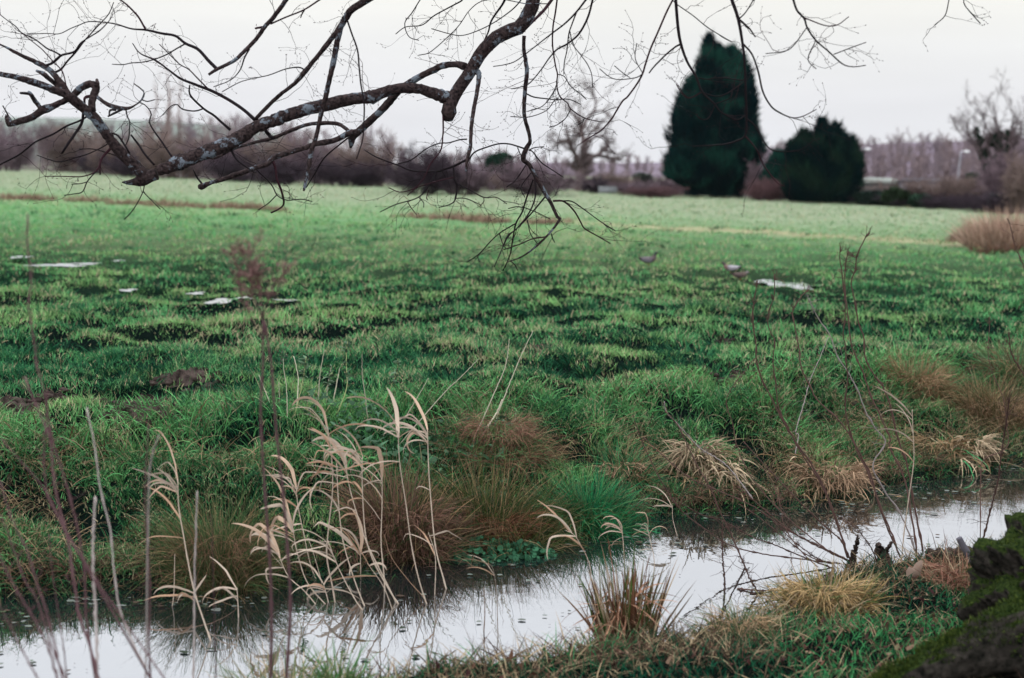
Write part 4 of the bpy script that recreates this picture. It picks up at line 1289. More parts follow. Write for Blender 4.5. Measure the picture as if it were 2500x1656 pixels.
def tussock(name, label, cat, at_px, R, H, n, cols, skirt=0, skirt_col=C_RUST, spread=1.0, wd=0.004, base_r=0.35, group=None, z=None, rng_seed=0, lean0=0.05, K=5, skew=0.0, Y=None, over=0.0, calm=1.0, hang=0.0, low=0.5, tipmix=0.4):
    rng = np.random.default_rng(100+rng_seed)
    c = on_ground(*at_px) if z is None else on_z(at_px[0], at_px[1], z)
    root = empty(name, tuple(c))
    tag(root, label, cat, group)
    b = Buf()
    a = rng.uniform(0, 6.28, n)
    r = np.sqrt(rng.random(n))
    P = np.stack([c[0]+np.cos(a)*r*R*base_r, c[1]+np.sin(a)*r*R*base_r*0.8, np.full(n, c[2]-0.03)], 1)
    gz = ground_z(P[:, 0], P[:, 1])-0.02
    P[:, 2] = np.maximum(gz, c[2]-0.12)
    if over:
        a = np.where(rng.random(n) < over, rng.normal(-1.7, 0.9, n), a)
    ln = H*rng.uniform(0.35, 1.25, n)*(1.15-0.25*r)
    k = rng.choice(len(cols), n, p=np.array([q[1] for q in cols])/sum(q[1] for q in cols))
    cc = np.array([q[0] for q in cols])[k]*rng.uniform(0.6, 1.35, (n, 1))
    tips = np.where(rng.random((n, 1)) < tipmix, cc*0.55+C_TAN*0.45, cc)
    blades(b, P, ln, wd*rng.uniform(0.7, 1.3, n), a+rng.normal(0, 0.95, n)+skew, lean0+r*0.45*spread+np.abs(rng.normal(0, 0.22*calm, n))+(rng.random(n) < 0.1)*0.6*calm, rng.uniform(-0.1, 1.5, n)*spread+hang*rng.uniform(0.3, 1, n), cc, tips, K=K, rng=rng)
    b.build('leaves', M_GRASS, root)
    if skirt:
        skirt = int(skirt*0.6)
        b = Buf()
        a = rng.uniform(-3.4, 0.25, skirt)
        r = rng.uniform(0.5, 1.0, skirt)
        P = np.stack([c[0]+np.cos(a)*r*R*0.55, c[1]+np.sin(a)*r*R*0.5, c[2]+H*rng.uniform(0.05, low, skirt)], 1)
        if hang:
            skirt_col = np.asarray(skirt_col)*0.8
        cs = skirt_col*rng.uniform(0.5, 1.45, (skirt, 1))
        blades(b, P, H*rng.uniform(0.2, 0.7, skirt), wd*0.8*rng.uniform(0.7, 1.2, skirt), a+rng.normal(0, 0.8, skirt), rng.uniform(0.6, 2.1, skirt), rng.uniform(0.5, 1.5, skirt), cs, cs*1.25, K=K, rng=rng)
        b.build('dead_leaves', M_DRY, root)
    return root

S_ = lambda c, x, y: px(c, [(x, y)])[0]
tussock('sedge_tussock', 'largest round sedge tussock, olive green above a rusty dead skirt, at the water edge', 'tussock', S_('M', 1250, 850), 0.40, 0.46, 5600, [(np.array([0.048, 0.066, 0.018]), 5), (C_TAN*0.9, 2.2), (np.array([0.012, 0.038, 0.014]), 4)], 1900, C_RUST, 1.55, 0.0048, 0.9, rng_seed=1, low=0.28, tipmix=0.25)
tussock('sedge_tussock', 'reddish brown sedge tussock behind the pale reeds, mostly dead leaves', 'tussock', S_('M', 800, 915), 0.36, 0.47, 2300, [(np.array([0.095, 0.055, 0.042]), 4), (C_SEDGE, 2), (C_TAN, 1)], 1300, np.array([0.125, 0.068, 0.050]), 0.9, 0.007, 0.55, rng_seed=2)
tussock('sedge_tussock', 'brown topped sedge tussock at the left of the stream beside a bent reed', 'tussock', S_('L', 1110, 1050), 0.30, 0.46, 3400, [(C_SEDGE, 4), (C_TAN, 2.0), (np.array([0.03, 0.085, 0.028]), 4)], 900, np.array([0.15, 0.085, 0.055]), 1.05, 0.0036, 0.6, rng_seed=3)
tussock('grass_tussock', 'bright green leafy grass tussock right of the large sedge', 'tussock', S_('N', 560, 640), 0.36, 0.34, 2800, [(np.array([0.018, 0.170, 0.060]), 5), (np.array([0.006, 0.085, 0.040]), 3)], 0, C_RUST, 1.35, 0.006, 0.6, rng_seed=4)
tussock('grass_tussock', 'dark green tussock with a straw cap on the bank, left of the pale dry grass', 'tussock', S_('N', 760, 430), 0.27, 0.28, 1500, [(G_COOL, 4), (C_TAN, 2), (G_DARK, 3)], 300, np.array([0.28, 0.18, 0.12]), 1.2, 0.006, 0.6, rng_seed=5)
tussock('bramble_mound', 'low mound of dead brown stems and bramble on the far bank behind the sedge', 'mound', S_('P', 2020, 860), 0.42, 0.30, 2200, [(np.array([0.13, 0.075, 0.05]), 5), (C_TAN, 1.6), (G_COOL, 1.5)], 1200, np.array([0.19, 0.10, 0.07]), 1.5, 0.003, 0.8, rng_seed=6, lean0=0.35)
tussock('dry_grass_clump', 'pale bleached clump of dry grass on the far bank above the dark water', 'dry grass', S_('N', 1190, 330), 0.26, 0.34, 190, [(C_STRAW, 5), (C_TAN, 3), (np.array([0.16, 0.10, 0.07]), 2)], 500, C_STRAW*0.8, 0.9, 0.013, 0.8, hang=1.4, rng_seed=7, over=0.7, lean0=0.35, skew=0.0)
tussock('dry_grass_clump', 'pale drooping dry grass hanging over the water, left of the leaning stems', 'dry grass', S_('N', 1330, 440), 0.24, 0.34, 110, [(C_STRAW, 5), (C_TAN, 2)], 90, C_STRAW, 1.2, 0.016, 0.7, hang=1.5, rng_seed=8, over=0.7, lean0=0.35, skew=0.0)
tussock('dry_grass_clump', 'bleached dry grass clump around the leaning stem bases on the far bank', 'dry grass', S_('O', 540, 440), 0.50, 0.30, 300, [(C_STRAW, 4), (C_TAN, 4), (np.array([0.06, 0.09, 0.03]), 2)], 900, np.array([0.30, 0.20, 0.13]), 1.2, 0.012, 0.9, hang=1.3, rng_seed=9, over=0.7, lean0=0.35, skew=0.0)
tussock('dry_grass_clump', 'dry tan grass clump overhanging the stream, below the pale reed leaves at right', 'dry grass', S_('O', 1180, 290), 0.30, 0.34, 130, [(C_STRAW, 4), (C_TAN, 3), (G_COOL, 2)], 380, C_TAN, 1.1, 0.015, 0.8, hang=1.4, rng_seed=10, over=0.7, lean0=0.35, skew=0.0)
tussock('dry_grass_clump', 'sparse pale dry grass beside the stream at the far right', 'dry grass', S_('O', 1360, 280), 0.24, 0.32, 90, [(C_STRAW, 4), (C_TAN, 3)], 240, C_STRAW, 1.1, 0.015, 0.8, hang=1.4, rng_seed=11, over=0.7, lean0=0.35, skew=0.0)
tussock('dead_tussock', 'straw brown tussock in the meadow at right, just behind the leaning stems', 'tussock', S_('K', 1680, 1200), 0.34, 0.34, 2200, [(C_TAN, 4), (np.array([0.16, 0.11, 0.06]), 3), (G_COOL, 2)], 900, np.array([0.24, 0.15, 0.09]), 1.2, 0.005, 0.6, rng_seed=12)
tussock('dead_tussock', 'rounded brown tussock with a dark green heart at the right edge', 'tussock', S_('K', 2170, 1400), 0.42, 0.45, 3000, [(np.array([0.15, 0.10, 0.055]), 4), (np.array([0.035, 0.06, 0.022]), 4), (C_TAN, 2)], 900, np.array([0.20, 0.125, 0.08]), 1.15, 0.0045, 0.65, rng_seed=13)
tussock('dead_tussock', 'dark brown tussock cut by the right edge, above the rounded one', 'tussock', S_('K', 2310, 1140), 0.38, 0.42, 1900, [(np.array([0.10, 0.065, 0.045]), 4), (G_COOL, 4), (C_TAN, 1)], 300, C_TAN, 1.2, 0.006, 0.6, rng_seed=14)
# rough dark growth right along the far water line
EDGE = [('dark grass tussock at the water edge at the far left, behind the leaning purple stalks', 40, 1440), ('dark grass tussock at the left water edge behind the pale thick stalk', 190, 1438), ('dark grass tussock left of the brown topped sedge', 400, 1432), ('dark grass tussock between the brown topped sedge and the pale reeds', 690, 1418), ('dark grass tussock behind the foot of the pale reeds', 850, 1400), ('small dark tussock at the left foot of the largest sedge', 1075, 1345), ('dark tussock between the bright green tussock and the lone dry reed', 1530, 1285), ('dark tussock at the water edge behind the lone dry reed', 1660, 1262), ('dark tussock below the pale drooping dry grass', 1760, 1255), ('dark tussock behind the twig tangle at the water edge', 1880, 1248), ('dark tussock at the water edge behind the leaning stems', 2010, 1222), ('dark tussock below the tan grass clump at right', 2150, 1192), ('dark tussock beside the broken pale reed at the far water edge', 2260, 1172), ('dark tussock at the far right water edge', 2400, 1150)]
for k, (lb, a, b_) in enumerate(EDGE):
    tussock('grass_tussock', lb, 'tussock', (a, b_-34), 0.26, 0.20, 520, [(G_DARK*0.6, 5), (G_COOL*0.5, 3), (np.array([0.09, 0.055, 0.035]), 2)], 260, np.array([0.085, 0.050, 0.034]), 1.3, 0.006, 0.9, rng_seed=80+k, z=WATER+0.06, over=0.3, group='dark tussocks along the far water edge')
# near bank
tussock('reed_clump', 'cut sedge clump with broad green and brown leaves standing in the near water', 'reed clump', S_('N', 780, 1290), 0.18, 0.44, 300, [(np.array([0.12, 0.052, 0.032]), 4), (np.array([0.050, 0.085, 0.022]), 3), (C_STRAW, 1.4), (np.array([0.03, 0.022, 0.014]), 2)], 100, np.array([0.26, 0.14, 0.09]), 0.22, 0.013, 0.75, rng_seed=15, K=6, calm=0.5, z=-0.50)
tussock('dry_grass_clump', 'large tawny grass clump on the near bank below the tangle of twigs', 'dry grass', S_('O', 500, 1150), 0.33, 0.25, 1100, [(C_STRAW, 3), (np.array([0.26, 0.18, 0.075]), 5), (np.array([0.06, 0.11, 0.035]), 3)], 900, np.array([0.32, 0.22, 0.11]), 1.35, 0.007, 0.75, rng_seed=16)
tussock('grass_clump', 'green and tan spiky grass clump at the water edge, right of the cut sedge', 'grass', S_('N', 1440, 1310), 0.24, 0.21, 500, [(np.array([0.05, 0.10, 0.035]), 5), (C_STRAW, 3)], 350, np.array([0.26, 0.17, 0.10]), 1.2, 0.005, 0.7, rng_seed=17)
tussock('dry_grass_clump', 'brown thatch of dead grass on the near bank, left of the cut sedge', 'dry grass', S_('M', 1080, 1470), 0.40, 0.16, 900, [(np.array([0.17, 0.10, 0.065]), 5), (C_STRAW, 2), (np.array([0.05, 0.10, 0.035]), 2)], 900, np.array([0.22, 0.13, 0.085]), 1.5, 0.005, 0.85, rng_seed=18)
tussock('dry_grass_clump', 'brown grass clump at the near edge directly behind the cut sedge foot', 'dry grass', S_('N', 420, 1400), 0.26, 0.22, 700, [(np.array([0.20, 0.13, 0.08]), 5), (C_STRAW, 2), (G_COOL, 2)], 350, np.array([0.26, 0.16, 0.1]), 1.4, 0.005, 0.8, rng_seed=19)
tussock('dry_grass_clump', 'reddish dead grass beside the mossy tree foot', 'dry grass', S_('O', 1290, 1020), 0.26, 0.22, 600, [(np.array([0.22, 0.11, 0.075]), 5), (C_STRAW, 2)], 350, np.array([0.22, 0.11, 0.08]), 1.3, 0.006, 0.8, rng_seed=20)
tussock('grass_clump', 'loose green grass clump at the bottom edge below the seed plant stems', 'grass', S_('L', 1420, 1555), 0.28, 0.24, 420, [(np.array([0.07, 0.12, 0.045]), 4), (C_STRAW, 2)], 0, C_TAN, 1.2, 0.006, 0.8, rng_seed=21, z=-0.40)
tussock('grass_clump', 'short bright green grass sprig at the bottom edge, left of the brown thatch', 'grass', S_('M', 470, 1560), 0.10, 0.24, 120, [(np.array([0.06, 0.15, 0.05]), 4)], 0, C_TAN, 0.7, 0.009, 0.6, rng_seed=22, z=-0.42)
# out in the field
for k, (a, b_, w_, h_) in enumerate(((30, 488, 1.1, 0.30), (85, 487, 1.0, 0.28), (215, 492, 1.0, 0.30), (312, 498, 0.9, 0.24), (415, 503, 1.0, 0.30), (520, 508, 1.0, 0.27), (590, 509, 1.0, 0.30), (645, 513, 0.9, 0.24), (1010, 533, 0.8, 0.20), (1120, 537, 1.0, 0.32), (1185, 543, 0.9, 0.26), (1335, 546, 0.9, 0.22))):
    where = ('first', 'second', 'third', 'fourth', 'fifth', 'sixth', 'seventh', 'eighth', 'ninth', 'tenth', 'eleventh', 'twelfth')[k]
    tussock('rush_tuft', 'low strip of brown dead rushes far out in the meadow, %s from the left' % where, 'rushes', (a, b_), w_, h_, 420, [(np.array([0.17, 0.105, 0.085]), 5), (np.array([0.30, 0.21, 0.16]), 3)], 0, C_TAN, 0.5, 0.03, 0.9, group='strips of dead rushes along the meadow ditch', rng_seed=30+k, K=3)
tussock('reed_bed', 'pale pinkish dry reed bed at the right edge of the meadow', 'reeds', (2462, 604), 1.15, 0.85, 3000, [(np.array([0.44, 0.31, 0.25]), 5), (np.array([0.30, 0.20, 0.155]), 3)], 0, C_TAN, 0.5, 0.02, 0.85, rng_seed=50, K=4)
tussock('reed_bed', 'smaller pale dry reeds left of the reed bed at the meadow edge', 'reeds', (2385, 586), 0.7, 0.42, 1100, [(np.array([0.42, 0.31, 0.25]), 5), (np.array([0.28, 0.19, 0.15]), 3)], 0, C_TAN, 0.6, 0.018, 0.85, rng_seed=51, K=4)
tussock('dead_tussock', 'dark brown dead growth at the foot of the pale reed bed', 'tussock', (2440, 618), 0.75, 0.30, 900, [(np.array([0.085, 0.055, 0.045]), 5), (C_RUST, 2)], 0, C_TAN, 0.7, 0.016, 0.85, rng_seed=52, K=3)
tussock('dead_tussock', 'small dark brown tussock left of the pale reeds', 'tussock', (2345, 592), 0.4, 0.24, 350, [(np.array([0.085, 0.055, 0.05]), 5), (C_RUST, 2)], 0, C_TAN, 0.7, 0.016, 0.85, rng_seed=53, K=3)

# ------------------------------------------------------------------ bare earth thrown up in the turf
def earth_patches():
    rng = np.random.default_rng(70)
    names = ('broken purplish earth patch among grass at left, below the other bare patches', 'dark earth patch behind the broken purplish one', 'dark bare earth at the left edge of the meadow', 'small dark earth lump right of the dark earth patch', 'small earth scrape between the left edge and the purplish patch', 'tiny dark earth heap on the meadow beyond the bank stems', 'dark earth heap between the leaning stems and the bleached clump', 'brown earth heap in the meadow between the leaning stems', 'small round dark molehill left of the leaning stems', 'brown earth heap in straw grass right of the leaning stems', 'lower brown earth patch joined to the purplish one')
    for (cx, cy, r), lb in zip(SOIL, names):
        n, m = 40, 14
        b = Buf()
        an = np.arange(n)*2*np.pi/n
        q = np.linspace(0, 1, m)
        X = cx+np.cos(an)[None]*q[:, None]*r*0.95
        Y = cy+np.sin(an)[None]*q[:, None]*r*0.8
        h = (1-q[:, None]**2)**1.2*min(0.03, 0.12*r)+(vnoise(X*5, Y*5, 0.28, 71)-0.45)*0.07*(1-q[:, None]**3)+(vnoise(X*5, Y*5, 0.11, 72)-0.5)*0.06*(1-q[:, None]**3)
        Z = ground_z(X, Y)+h-0.012*q[:, None]
        i = np.arange(m-1)[:, None]*n
        j = np.arange(n)[None]
        b.add(np.stack([X, Y, Z], -1).reshape(-1, 3), [np.stack([i+j, i+(j+1) % n, i+n+(j+1) % n, i+n+j], -1).reshape(-1, 4)])
        for _ in range(int(40*r/0.3)):
            a, e = rng.uniform(0, 6.28), rng.uniform(0, 1)**0.5*r
            x, y = cx+math.cos(a)*e, cy+math.sin(a)*e*0.8
            ball(b, (x, y, float(ground_z(x, y))+0.02), rng.uniform(0.012, 0.035), (0.5, 0.5, 0.5), 6, 5, (1.2, 1, 0.7), rng, 0.25)
        o = b.build('earth_patch', M_SOIL, origin=(cx, cy, float(ground_z(cx, cy))))
        tag(o, lb, 'earth', 'bare earth patches in the turf')

earth_patches()

# ------------------------------------------------------------------ pale reeds standing in the stream
REED_C = np.array([0.38, 0.305, 0.245])
REED_D = np.array([0.34, 0.215, 0.145])
GR = 'pale dry reeds standing in the stream'

def stem_line(crop, pts, z_base, extend=True, depth=None, sway=0.0, n=40):
    """a stalk in a world-vertical plane through the spot where it stands"""
    q = np.array(px(crop, pts))
    if q[0, 1] < q[-1, 1]:
        q = q[::-1]                         # root first
    if depth is None:
        base = on_z(q[0, 0], q[0, 1], z_base)
        Y = base[1]
        if not (2.0 < Y < 14):
            Y = 6.0
    else:
        Y = depth
    s = spline(np.column_stack([q[:, 0], q[:, 1], np.zeros(len(q))]), n)
    P = np.array([on_y(a, b, Y) for a, b in s[:, :2]])
    P[:, 1] += sway*np.sin(np.linspace(0, 2.5, n))
    if extend and P[0, 2] > z_base:
        d = P[0]-P[4]
        d /= np.linalg.norm(d)
        d[2] = min(d[2], -0.6)
        k = (z_base-P[0, 2])/d[2]
        P = np.vstack([np.linspace(P[0]+d*k, P[0], 8)[:-1], P])
    return P

def reed(label, crop, pts, leaves, w=0.0055, depth=None, plume=0, seed=0, col=REED_C, fine=1.0, comb=False):
    rng = np.random.default_rng(200+seed)
    P = stem_line(crop, pts, WATER-0.06, depth=depth)
    b = Buf()
    n = len(P)
    R = np.linspace(w*0.62, w*0.33, n)
    nodes = np.arange(n) % 9 == 4
    tubes(b, P[None], (R*np.where(nodes, 1.35, 1))[None], 7, col*rng.uniform(0.8, 1.1), cap=True)
    root = b.build('reed', M_STEM, origin=tuple(P[0]))
    tag(root, label, 'reed', GR)
    def blade(p, th, ln, wd, c, curl, s=-1):
        q = [p]
        dy = rng.normal(0, 0.35)
        kink = rng.integers(2, 7) if rng.random() < 0.3 else -1
        for j in range(8):
            d = np.array([s*math.cos(th), dy+rng.normal(0, 0.12), math.sin(th)])
            q.append(q[-1]+d/np.linalg.norm(d)*ln/8)
            th -= curl*(0.4+1.2*j/8)+rng.normal(0, 0.05)
            if j == kink:
                th -= rng.uniform(0.5, 1.1)
        bb = Buf()
        ribbon(bb, q, wd, c*rng.uniform(0.8, 1.2), 18, (rng.normal(0, 0.7), -1, rng.normal(0.1, 0.6)), 0.35, c1=c*rng.uniform(0.75, 1.1))
        bb.build('leaf', M_DRY, root)
    for i in range(leaves+2 if leaves else 0):
        k = min(int((0.97 if i == 0 else rng.uniform(0.5, 1.0)**0.6)*(n-1)), n-1)
        blade(P[k], math.radians(rng.uniform(-10, 78)), rng.uniform(0.10, 0.30)*fine, rng.uniform(0.004, 0.012)*fine, REED_C if rng.random() < 0.7 else REED_D, rng.uniform(0.02, 0.30), -1 if rng.random() < 0.8 else 1)
    for i in range(plume+1 if plume else 0):           # wind-blown sheaf of leaves at the head
        wide = (i == 0 or rng.random() < 0.32) and not comb
        blade(P[-1-min(i, 3)], math.radians(rng.uniform(55, 100)-i*rng.uniform(3, 10)), (rng.uniform(0.24, 0.36) if wide else rng.uniform(0.12, 0.32))*fine, (rng.uniform(0.013, 0.024) if wide else rng.uniform(0.004, 0.011))*fine, REED_C*1.05 if i % 3 else REED_C*np.array([1.1, 0.98, 0.9]), rng.uniform(0.08, 0.40), 1 if rng.random() < 0.06 else -1)
    return root

reed('tallest pale reed at the right of the reed group, its sheaf of leaves swept left', 'M', [(920, 310), (925, 480), (935, 640), (960, 900), (1000, 1060), (1030, 1170)], 1, 0.0065, plume=6, seed=1)
reed('pale reed just left of the tallest one with a short forked top', 'M', [(770, 300), (780, 480), (810, 680), (840, 900), (880, 1080), (935, 1250)], 2, 0.006, plume=2, seed=2)
reed('pale reed with one broad upright leaf, near the reddish tussock', 'M', [(690, 550), (690, 700), (685, 880), (700, 1050), (705, 1180)], 2, 0.006, plume=2, seed=3)
reed('pale reed with a broad tan sheaf bent over left in the middle of the group', 'M', [(590, 440), (590, 600), (605, 830), (640, 960), (720, 1110), (810, 1250)], 2, 0.0065, plume=5, seed=4)
reed('leafy pale reed curving right towards its foot, between the two broad sheaves', 'M', [(500, 470), (530, 620), (580, 790), (620, 900), (700, 1060), (790, 1240)], 4, 0.006, plume=4, seed=5)
reed('straight pale reed with several narrow leaves left of the group middle', 'M', [(460, 480), (470, 680), (490, 860), (540, 1040), (600, 1200), (630, 1260)], 5, 0.0055, seed=6)
reed('pale reed with the broadest pinkish leaf arching left at its top', 'M', [(410, 290), (430, 400), (440, 600), (420, 800), (410, 950), (440, 1110), (460, 1240)], 4, 0.0065, plume=4, seed=7)
reed('pale reed with drooping leaves behind the seed plant stems', 'M', [(255, 600), (265, 700), (290, 820), (330, 1000), (380, 1120)], 3, 0.0055, plume=4, seed=8)
reed('leaning pale reed in front of the seed plant stems, foot far to the right', 'M', [(235, 790), (260, 930), (310, 1080), (400, 1190), (470, 1250)], 3, 0.0055, plume=4, seed=9)
reed('thin bare reed stem low in the left of the group', 'M', [(310, 840), (350, 960), (400, 1140)], 0, 0.004, seed=10)
reed('short pale reed with a bent leafy head low in the group', 'M', [(580, 930), (582, 1020), (580, 1115)], 2, 0.005, plume=4, seed=11)
reed('thin pale reed close beside the foot of the tallest reed', 'M', [(925, 830), (960, 960), (955, 1200)], 1, 0.0045, seed=12)
reed('thin dark reed leaning right in the middle of the group', 'M', [(700, 840), (740, 960), (830, 1080), (900, 1160), (930, 1230)], 0, 0.004, seed=13, col=REED_D*0.6)
reed('low leaning reed stem crossing the others near the water', 'M', [(615, 985), (700, 1110), (760, 1275)], 1, 0.0045, seed=14)
reed('pale reed leaning right with its leaves low by the water', 'M', [(415, 870), (470, 1010), (560, 1180), (640, 1280)], 4, 0.005, seed=15)
reed('pale reed with bent narrow leaves among the low left reeds', 'M', [(160, 930), (215, 1050), (300, 1130), (400, 1250)], 4, 0.005, plume=3, seed=16)
reed('broken low reed with crossed leaves at the water in the group', 'M', [(390, 1080), (410, 1150), (430, 1240)], 6, 0.005, seed=17)
reed('solitary pale reed at the left with a comb of leaves drooping left', 'L', [(900, 560), (905, 700), (930, 850), (960, 1020), (990, 1150), (1040, 1300), (1090, 1440)], 1, 0.0065, plume=7, seed=18, comb=True)
reed('short broken reed with blades drooping to the water, below the solitary reed', 'L', [(980, 1130), (985, 1200), (980, 1290)], 5, 0.005, seed=19)
reed('bare short reed in the water right of the broken one', 'L', [(1200, 1110), (1205, 1200), (1210, 1320)], 2, 0.005, seed=20)
reed('thin bare reed left of the broken one', 'L', [(885, 940), (880, 1140), (862, 1260)], 0, 0.0045, seed=21)
reed('slim bent reed with a drooping brown leaf right of the big tussock', 'N', [(430, 705), (480, 730), (520, 790), (560, 870), (580, 960), (560, 1100), (590, 1200)], 3, 0.004, seed=22)
reed('dry reed with wispy arched leaves rising from the cut sedge', 'N', [(760, 680), (770, 800), (775, 900), (790, 1050), (800, 1200)], 3, 0.0045, plume=5, seed=23, fine=0.45)
reed('second dry wispy reed rising from the cut sedge, leaning left', 'N', [(910, 690), (930, 780), (950, 900), (930, 1050), (880, 1200)], 2, 0.0045, plume=4, seed=24, fine=0.45)
reed('dry reed standing alone in front of the dark water by the tangle', 'N', [(1055, 560), (1060, 650), (1100, 790)], 1, 0.004, seed=25)
reed('broken pale reed with a long hanging leaf at right above the stream', 'O', [(1020, 0), (1025, 120), (1030, 300), (1000, 520), (975, 700), (960, 860)], 3, 0.006, depth=8.0, seed=26)
reed('thin dark reed stem rising from the near water edge left of the cut sedge', 'M', [(1205, 1110), (1210, 1250), (1200, 1390)], 0, 0.005, seed=27, col=REED_D*0.35)
reed('curved grey reed beside the thin dark stem at the near edge', 'M', [(1215, 985), (1250, 1010), (1270, 1130), (1275, 1300), (1280, 1420)], 1, 0.004, seed=28, col=REED_C*0.4)

# ------------------------------------------------------------------ bare sticks and nettles on top of the far bank
STK = np.array([0.46, 0.42, 0.33])
def stick(name, label, crop, pts, w, col, zb, depth=None, head=None, seed=0, taper=0.5, nodes=False, cat='stalk', group=None, sway=0.0, bits=0):
    rng = np.random.default_rng(300+seed)
    P = stem_line(crop, pts, zb, depth=depth, sway=sway)
    b = Buf()
    n = len(P)
    R = np.linspace(w*0.5, w*0.5*taper, n)
    if nodes:
        R = R*np.where(np.arange(n) % 6 == 3, 1.5, 1.0)
    P = P+rng.normal(size=P.shape)*w*0.12
    cc = np.asarray(col)*rng.uniform(0.85, 1.15)
    tubes(b, P[None], R[None], 7, cc, cap=True)
    root = b.build(name, M_STEM, origin=tuple(P[0]))
    tag(root, label, cat, group)
    if bits:
        b = Buf()
        k = rng.integers(int(n*0.3), n-1, bits)
        d = rng.normal(size=(bits, 3))*np.array([1, 0.7, 0.5])+np.array([0, 0, 0.7])
        W, RR = walk(P[k], d/np.linalg.norm(d, axis=1, keepdims=True), rng.uniform(0.02, 0.07, bits), np.full(bits, w*0.2), 5, rng, 0.4)
        tubes(b, W, RR, 4, cc*0.8)
        for q in range(bits):
            ball(b, W[q, -1], w*rng.uniform(0.3, 0.75), cc*0.5, 6, 5, (1, 1, 1), rng, 0.3)
        b.build('side_shoots', M_STEM, root)
    if head == 'nettle':
        b = Buf()
        m = 26
        f = rng.uniform(0.55, 1.0, m)
        Q = P[(f*(n-1)).astype(int)]
        cg = np.array([0.10, 0.16, 0.10])*rng.uniform(0.6, 1.4, (m, 1))
        blades(b, Q, rng.uniform(0.03, 0.065, m), rng.uniform(0.014, 0.026, m), rng.uniform(0, 6.28, m), rng.uniform(0.5, 1.3, m), rng.uniform(0.4, 1.5, m), cg, K=4, rng=rng)
        b.build('leaf_head', M_GRASS, root)
    if head == 'dark':
        b = Buf()
        m = 22
        Q = P[-1]+rng.normal(size=(m, 3))*np.array([0.012, 0.012, 0.03])
        cg = np.array([0.05, 0.045, 0.04])*rng.uniform(0.5, 1.4, (m, 1))
        blades(b, Q, rng.uniform(0.02, 0.04, m), rng.uniform(0.006, 0.012, m), rng.uniform(0, 6.28, m), rng.uniform(0.5, 1.8, m), rng.uniform(0.4, 1.5, m), cg, K=3, rng=rng)
        b.build('seed_head', M_DRY, root)
    return root

YEL = np.array([0.34, 0.37, 0.18])
SG = 'bare stalks on top of the far bank'
for k, (lb, pts, w_, c_, hd) in enumerate((
    ('pale stalk leaning left just right of the seed plant stems', [(40, 320), (90, 450), (160, 620)], 0.006, STK, None),
    ('short upright pale stalk behind the pinkish reed leaf', [(205, 380), (210, 520), (215, 680)], 0.005, STK, None),
    ('grey white stalk with a slight bend left of the yellow forked stalk', [(330, 170), (362, 320), (365, 420), (350, 700)], 0.007, STK*1.1, None),
    ('yellow green stalk with a small nettle head left of the tall nettle', [(430, 175), (410, 330), (395, 420), (360, 560)], 0.006, YEL, 'nettle'),
    ('straight grey stalk leaning right between two nettles', [(580, 118), (545, 330), (530, 550)], 0.0065, STK*0.9, None),
    ('thick short pale stalk below the tall nettle', [(710, 260), (690, 360), (665, 490)], 0.007, STK, None),
    ('tallest yellow green nettle stalk with a nodding top', [(775, 50), (762, 130), (767, 340), (770, 410), (740, 510), (690, 640)], 0.006, YEL, 'nettle'),
    ('thin tan stalk right of the tallest nettle', [(893, 155), (893, 300), (908, 430)], 0.0045, STK*0.8, None),
    ('leafy green nettle on the bank top right of the thin tan stalk', [(1190, 190), (1180, 300), (1120, 450), (1080, 560)], 0.006, YEL*0.7, 'nettle'),
    ('pale slanting stalk behind the tallest reed', [(1440, 350), (1320, 560), (1190, 770)], 0.006, STK, None),
    ('long grey stick slanting right above the bramble mound', [(1855, 190), (1700, 350), (1600, 440), (1450, 610)], 0.006, STK*0.75, None),
    ('thin stalk curving up left of the longest stick', [(2108, 25), (2095, 150), (2070, 270), (2020, 390), (1985, 470)], 0.006, STK*0.9, None),
    ('longest pale stick slanting up out of the bank behind the bramble mound', [(2305, -40), (2240, 90), (2190, 200), (2120, 370), (2085, 460)], 0.0065, STK, None),
    ('pale stick lying across the bramble mound', [(2050, 525), (2000, 640), (1950, 720), (1890, 820)], 0.010, STK, None),
    ('pale dead stalk with a dark shrivelled head beside the seed plant stems', [(240, 185), (250, 300), (268, 420), (275, 600)], 0.0055, STK*0.8, 'dark'),
    ('tan stalk with a drooping grey head left of the thick short stalk', [(640, 250), (620, 350), (605, 450), (600, 600)], 0.006, STK*0.8, 'nettle'),
    ('thin curved stem at the right of the bramble mound', [(2165, 610), (2150, 700), (2080, 800), (2000, 880)], 0.005, STK*0.8, None))):
    stick('bank_stalk', lb, 'P', pts, w_*1.35, c_, -0.30, depth=9.25+0.25*math.sin(k*1.7), head=hd, seed=k, group=SG)
# leaves of dock and nettle low on the bank
def bank_leaves():
    rng = np.random.default_rng(350)
    b = Buf()
    n = 520
    u = px('P', [(420+1700*a, 330+480*c) for a, c in rng.random((n, 2))])
    P = np.array([on_y(q[0], q[1], 9.0+0.3*math.sin(i)) for i, q in enumerate(u)])
    P[:, 2] = np.maximum(ground_z(P[:, 0], P[:, 1]), 0*P[:, 2]-0.5)+rng.uniform(0.02, 0.14, n)
    cg = np.array([0.05, 0.105, 0.06])*rng.uniform(0.5, 1.5, (n, 1))
    blades(b, P, rng.uniform(0.035, 0.08, n), rng.uniform(0.02, 0.04, n), rng.uniform(0, 6.28, n), rng.uniform(0.6, 1.4, n), rng.uniform(0.2, 1.2, n), cg, K=4, rng=rng)
    tag(b.build('bank_leaves', M_GRASS), 'low nettle and dock leaves on top of the far bank', 'leaves', kind='stuff')
bank_leaves()

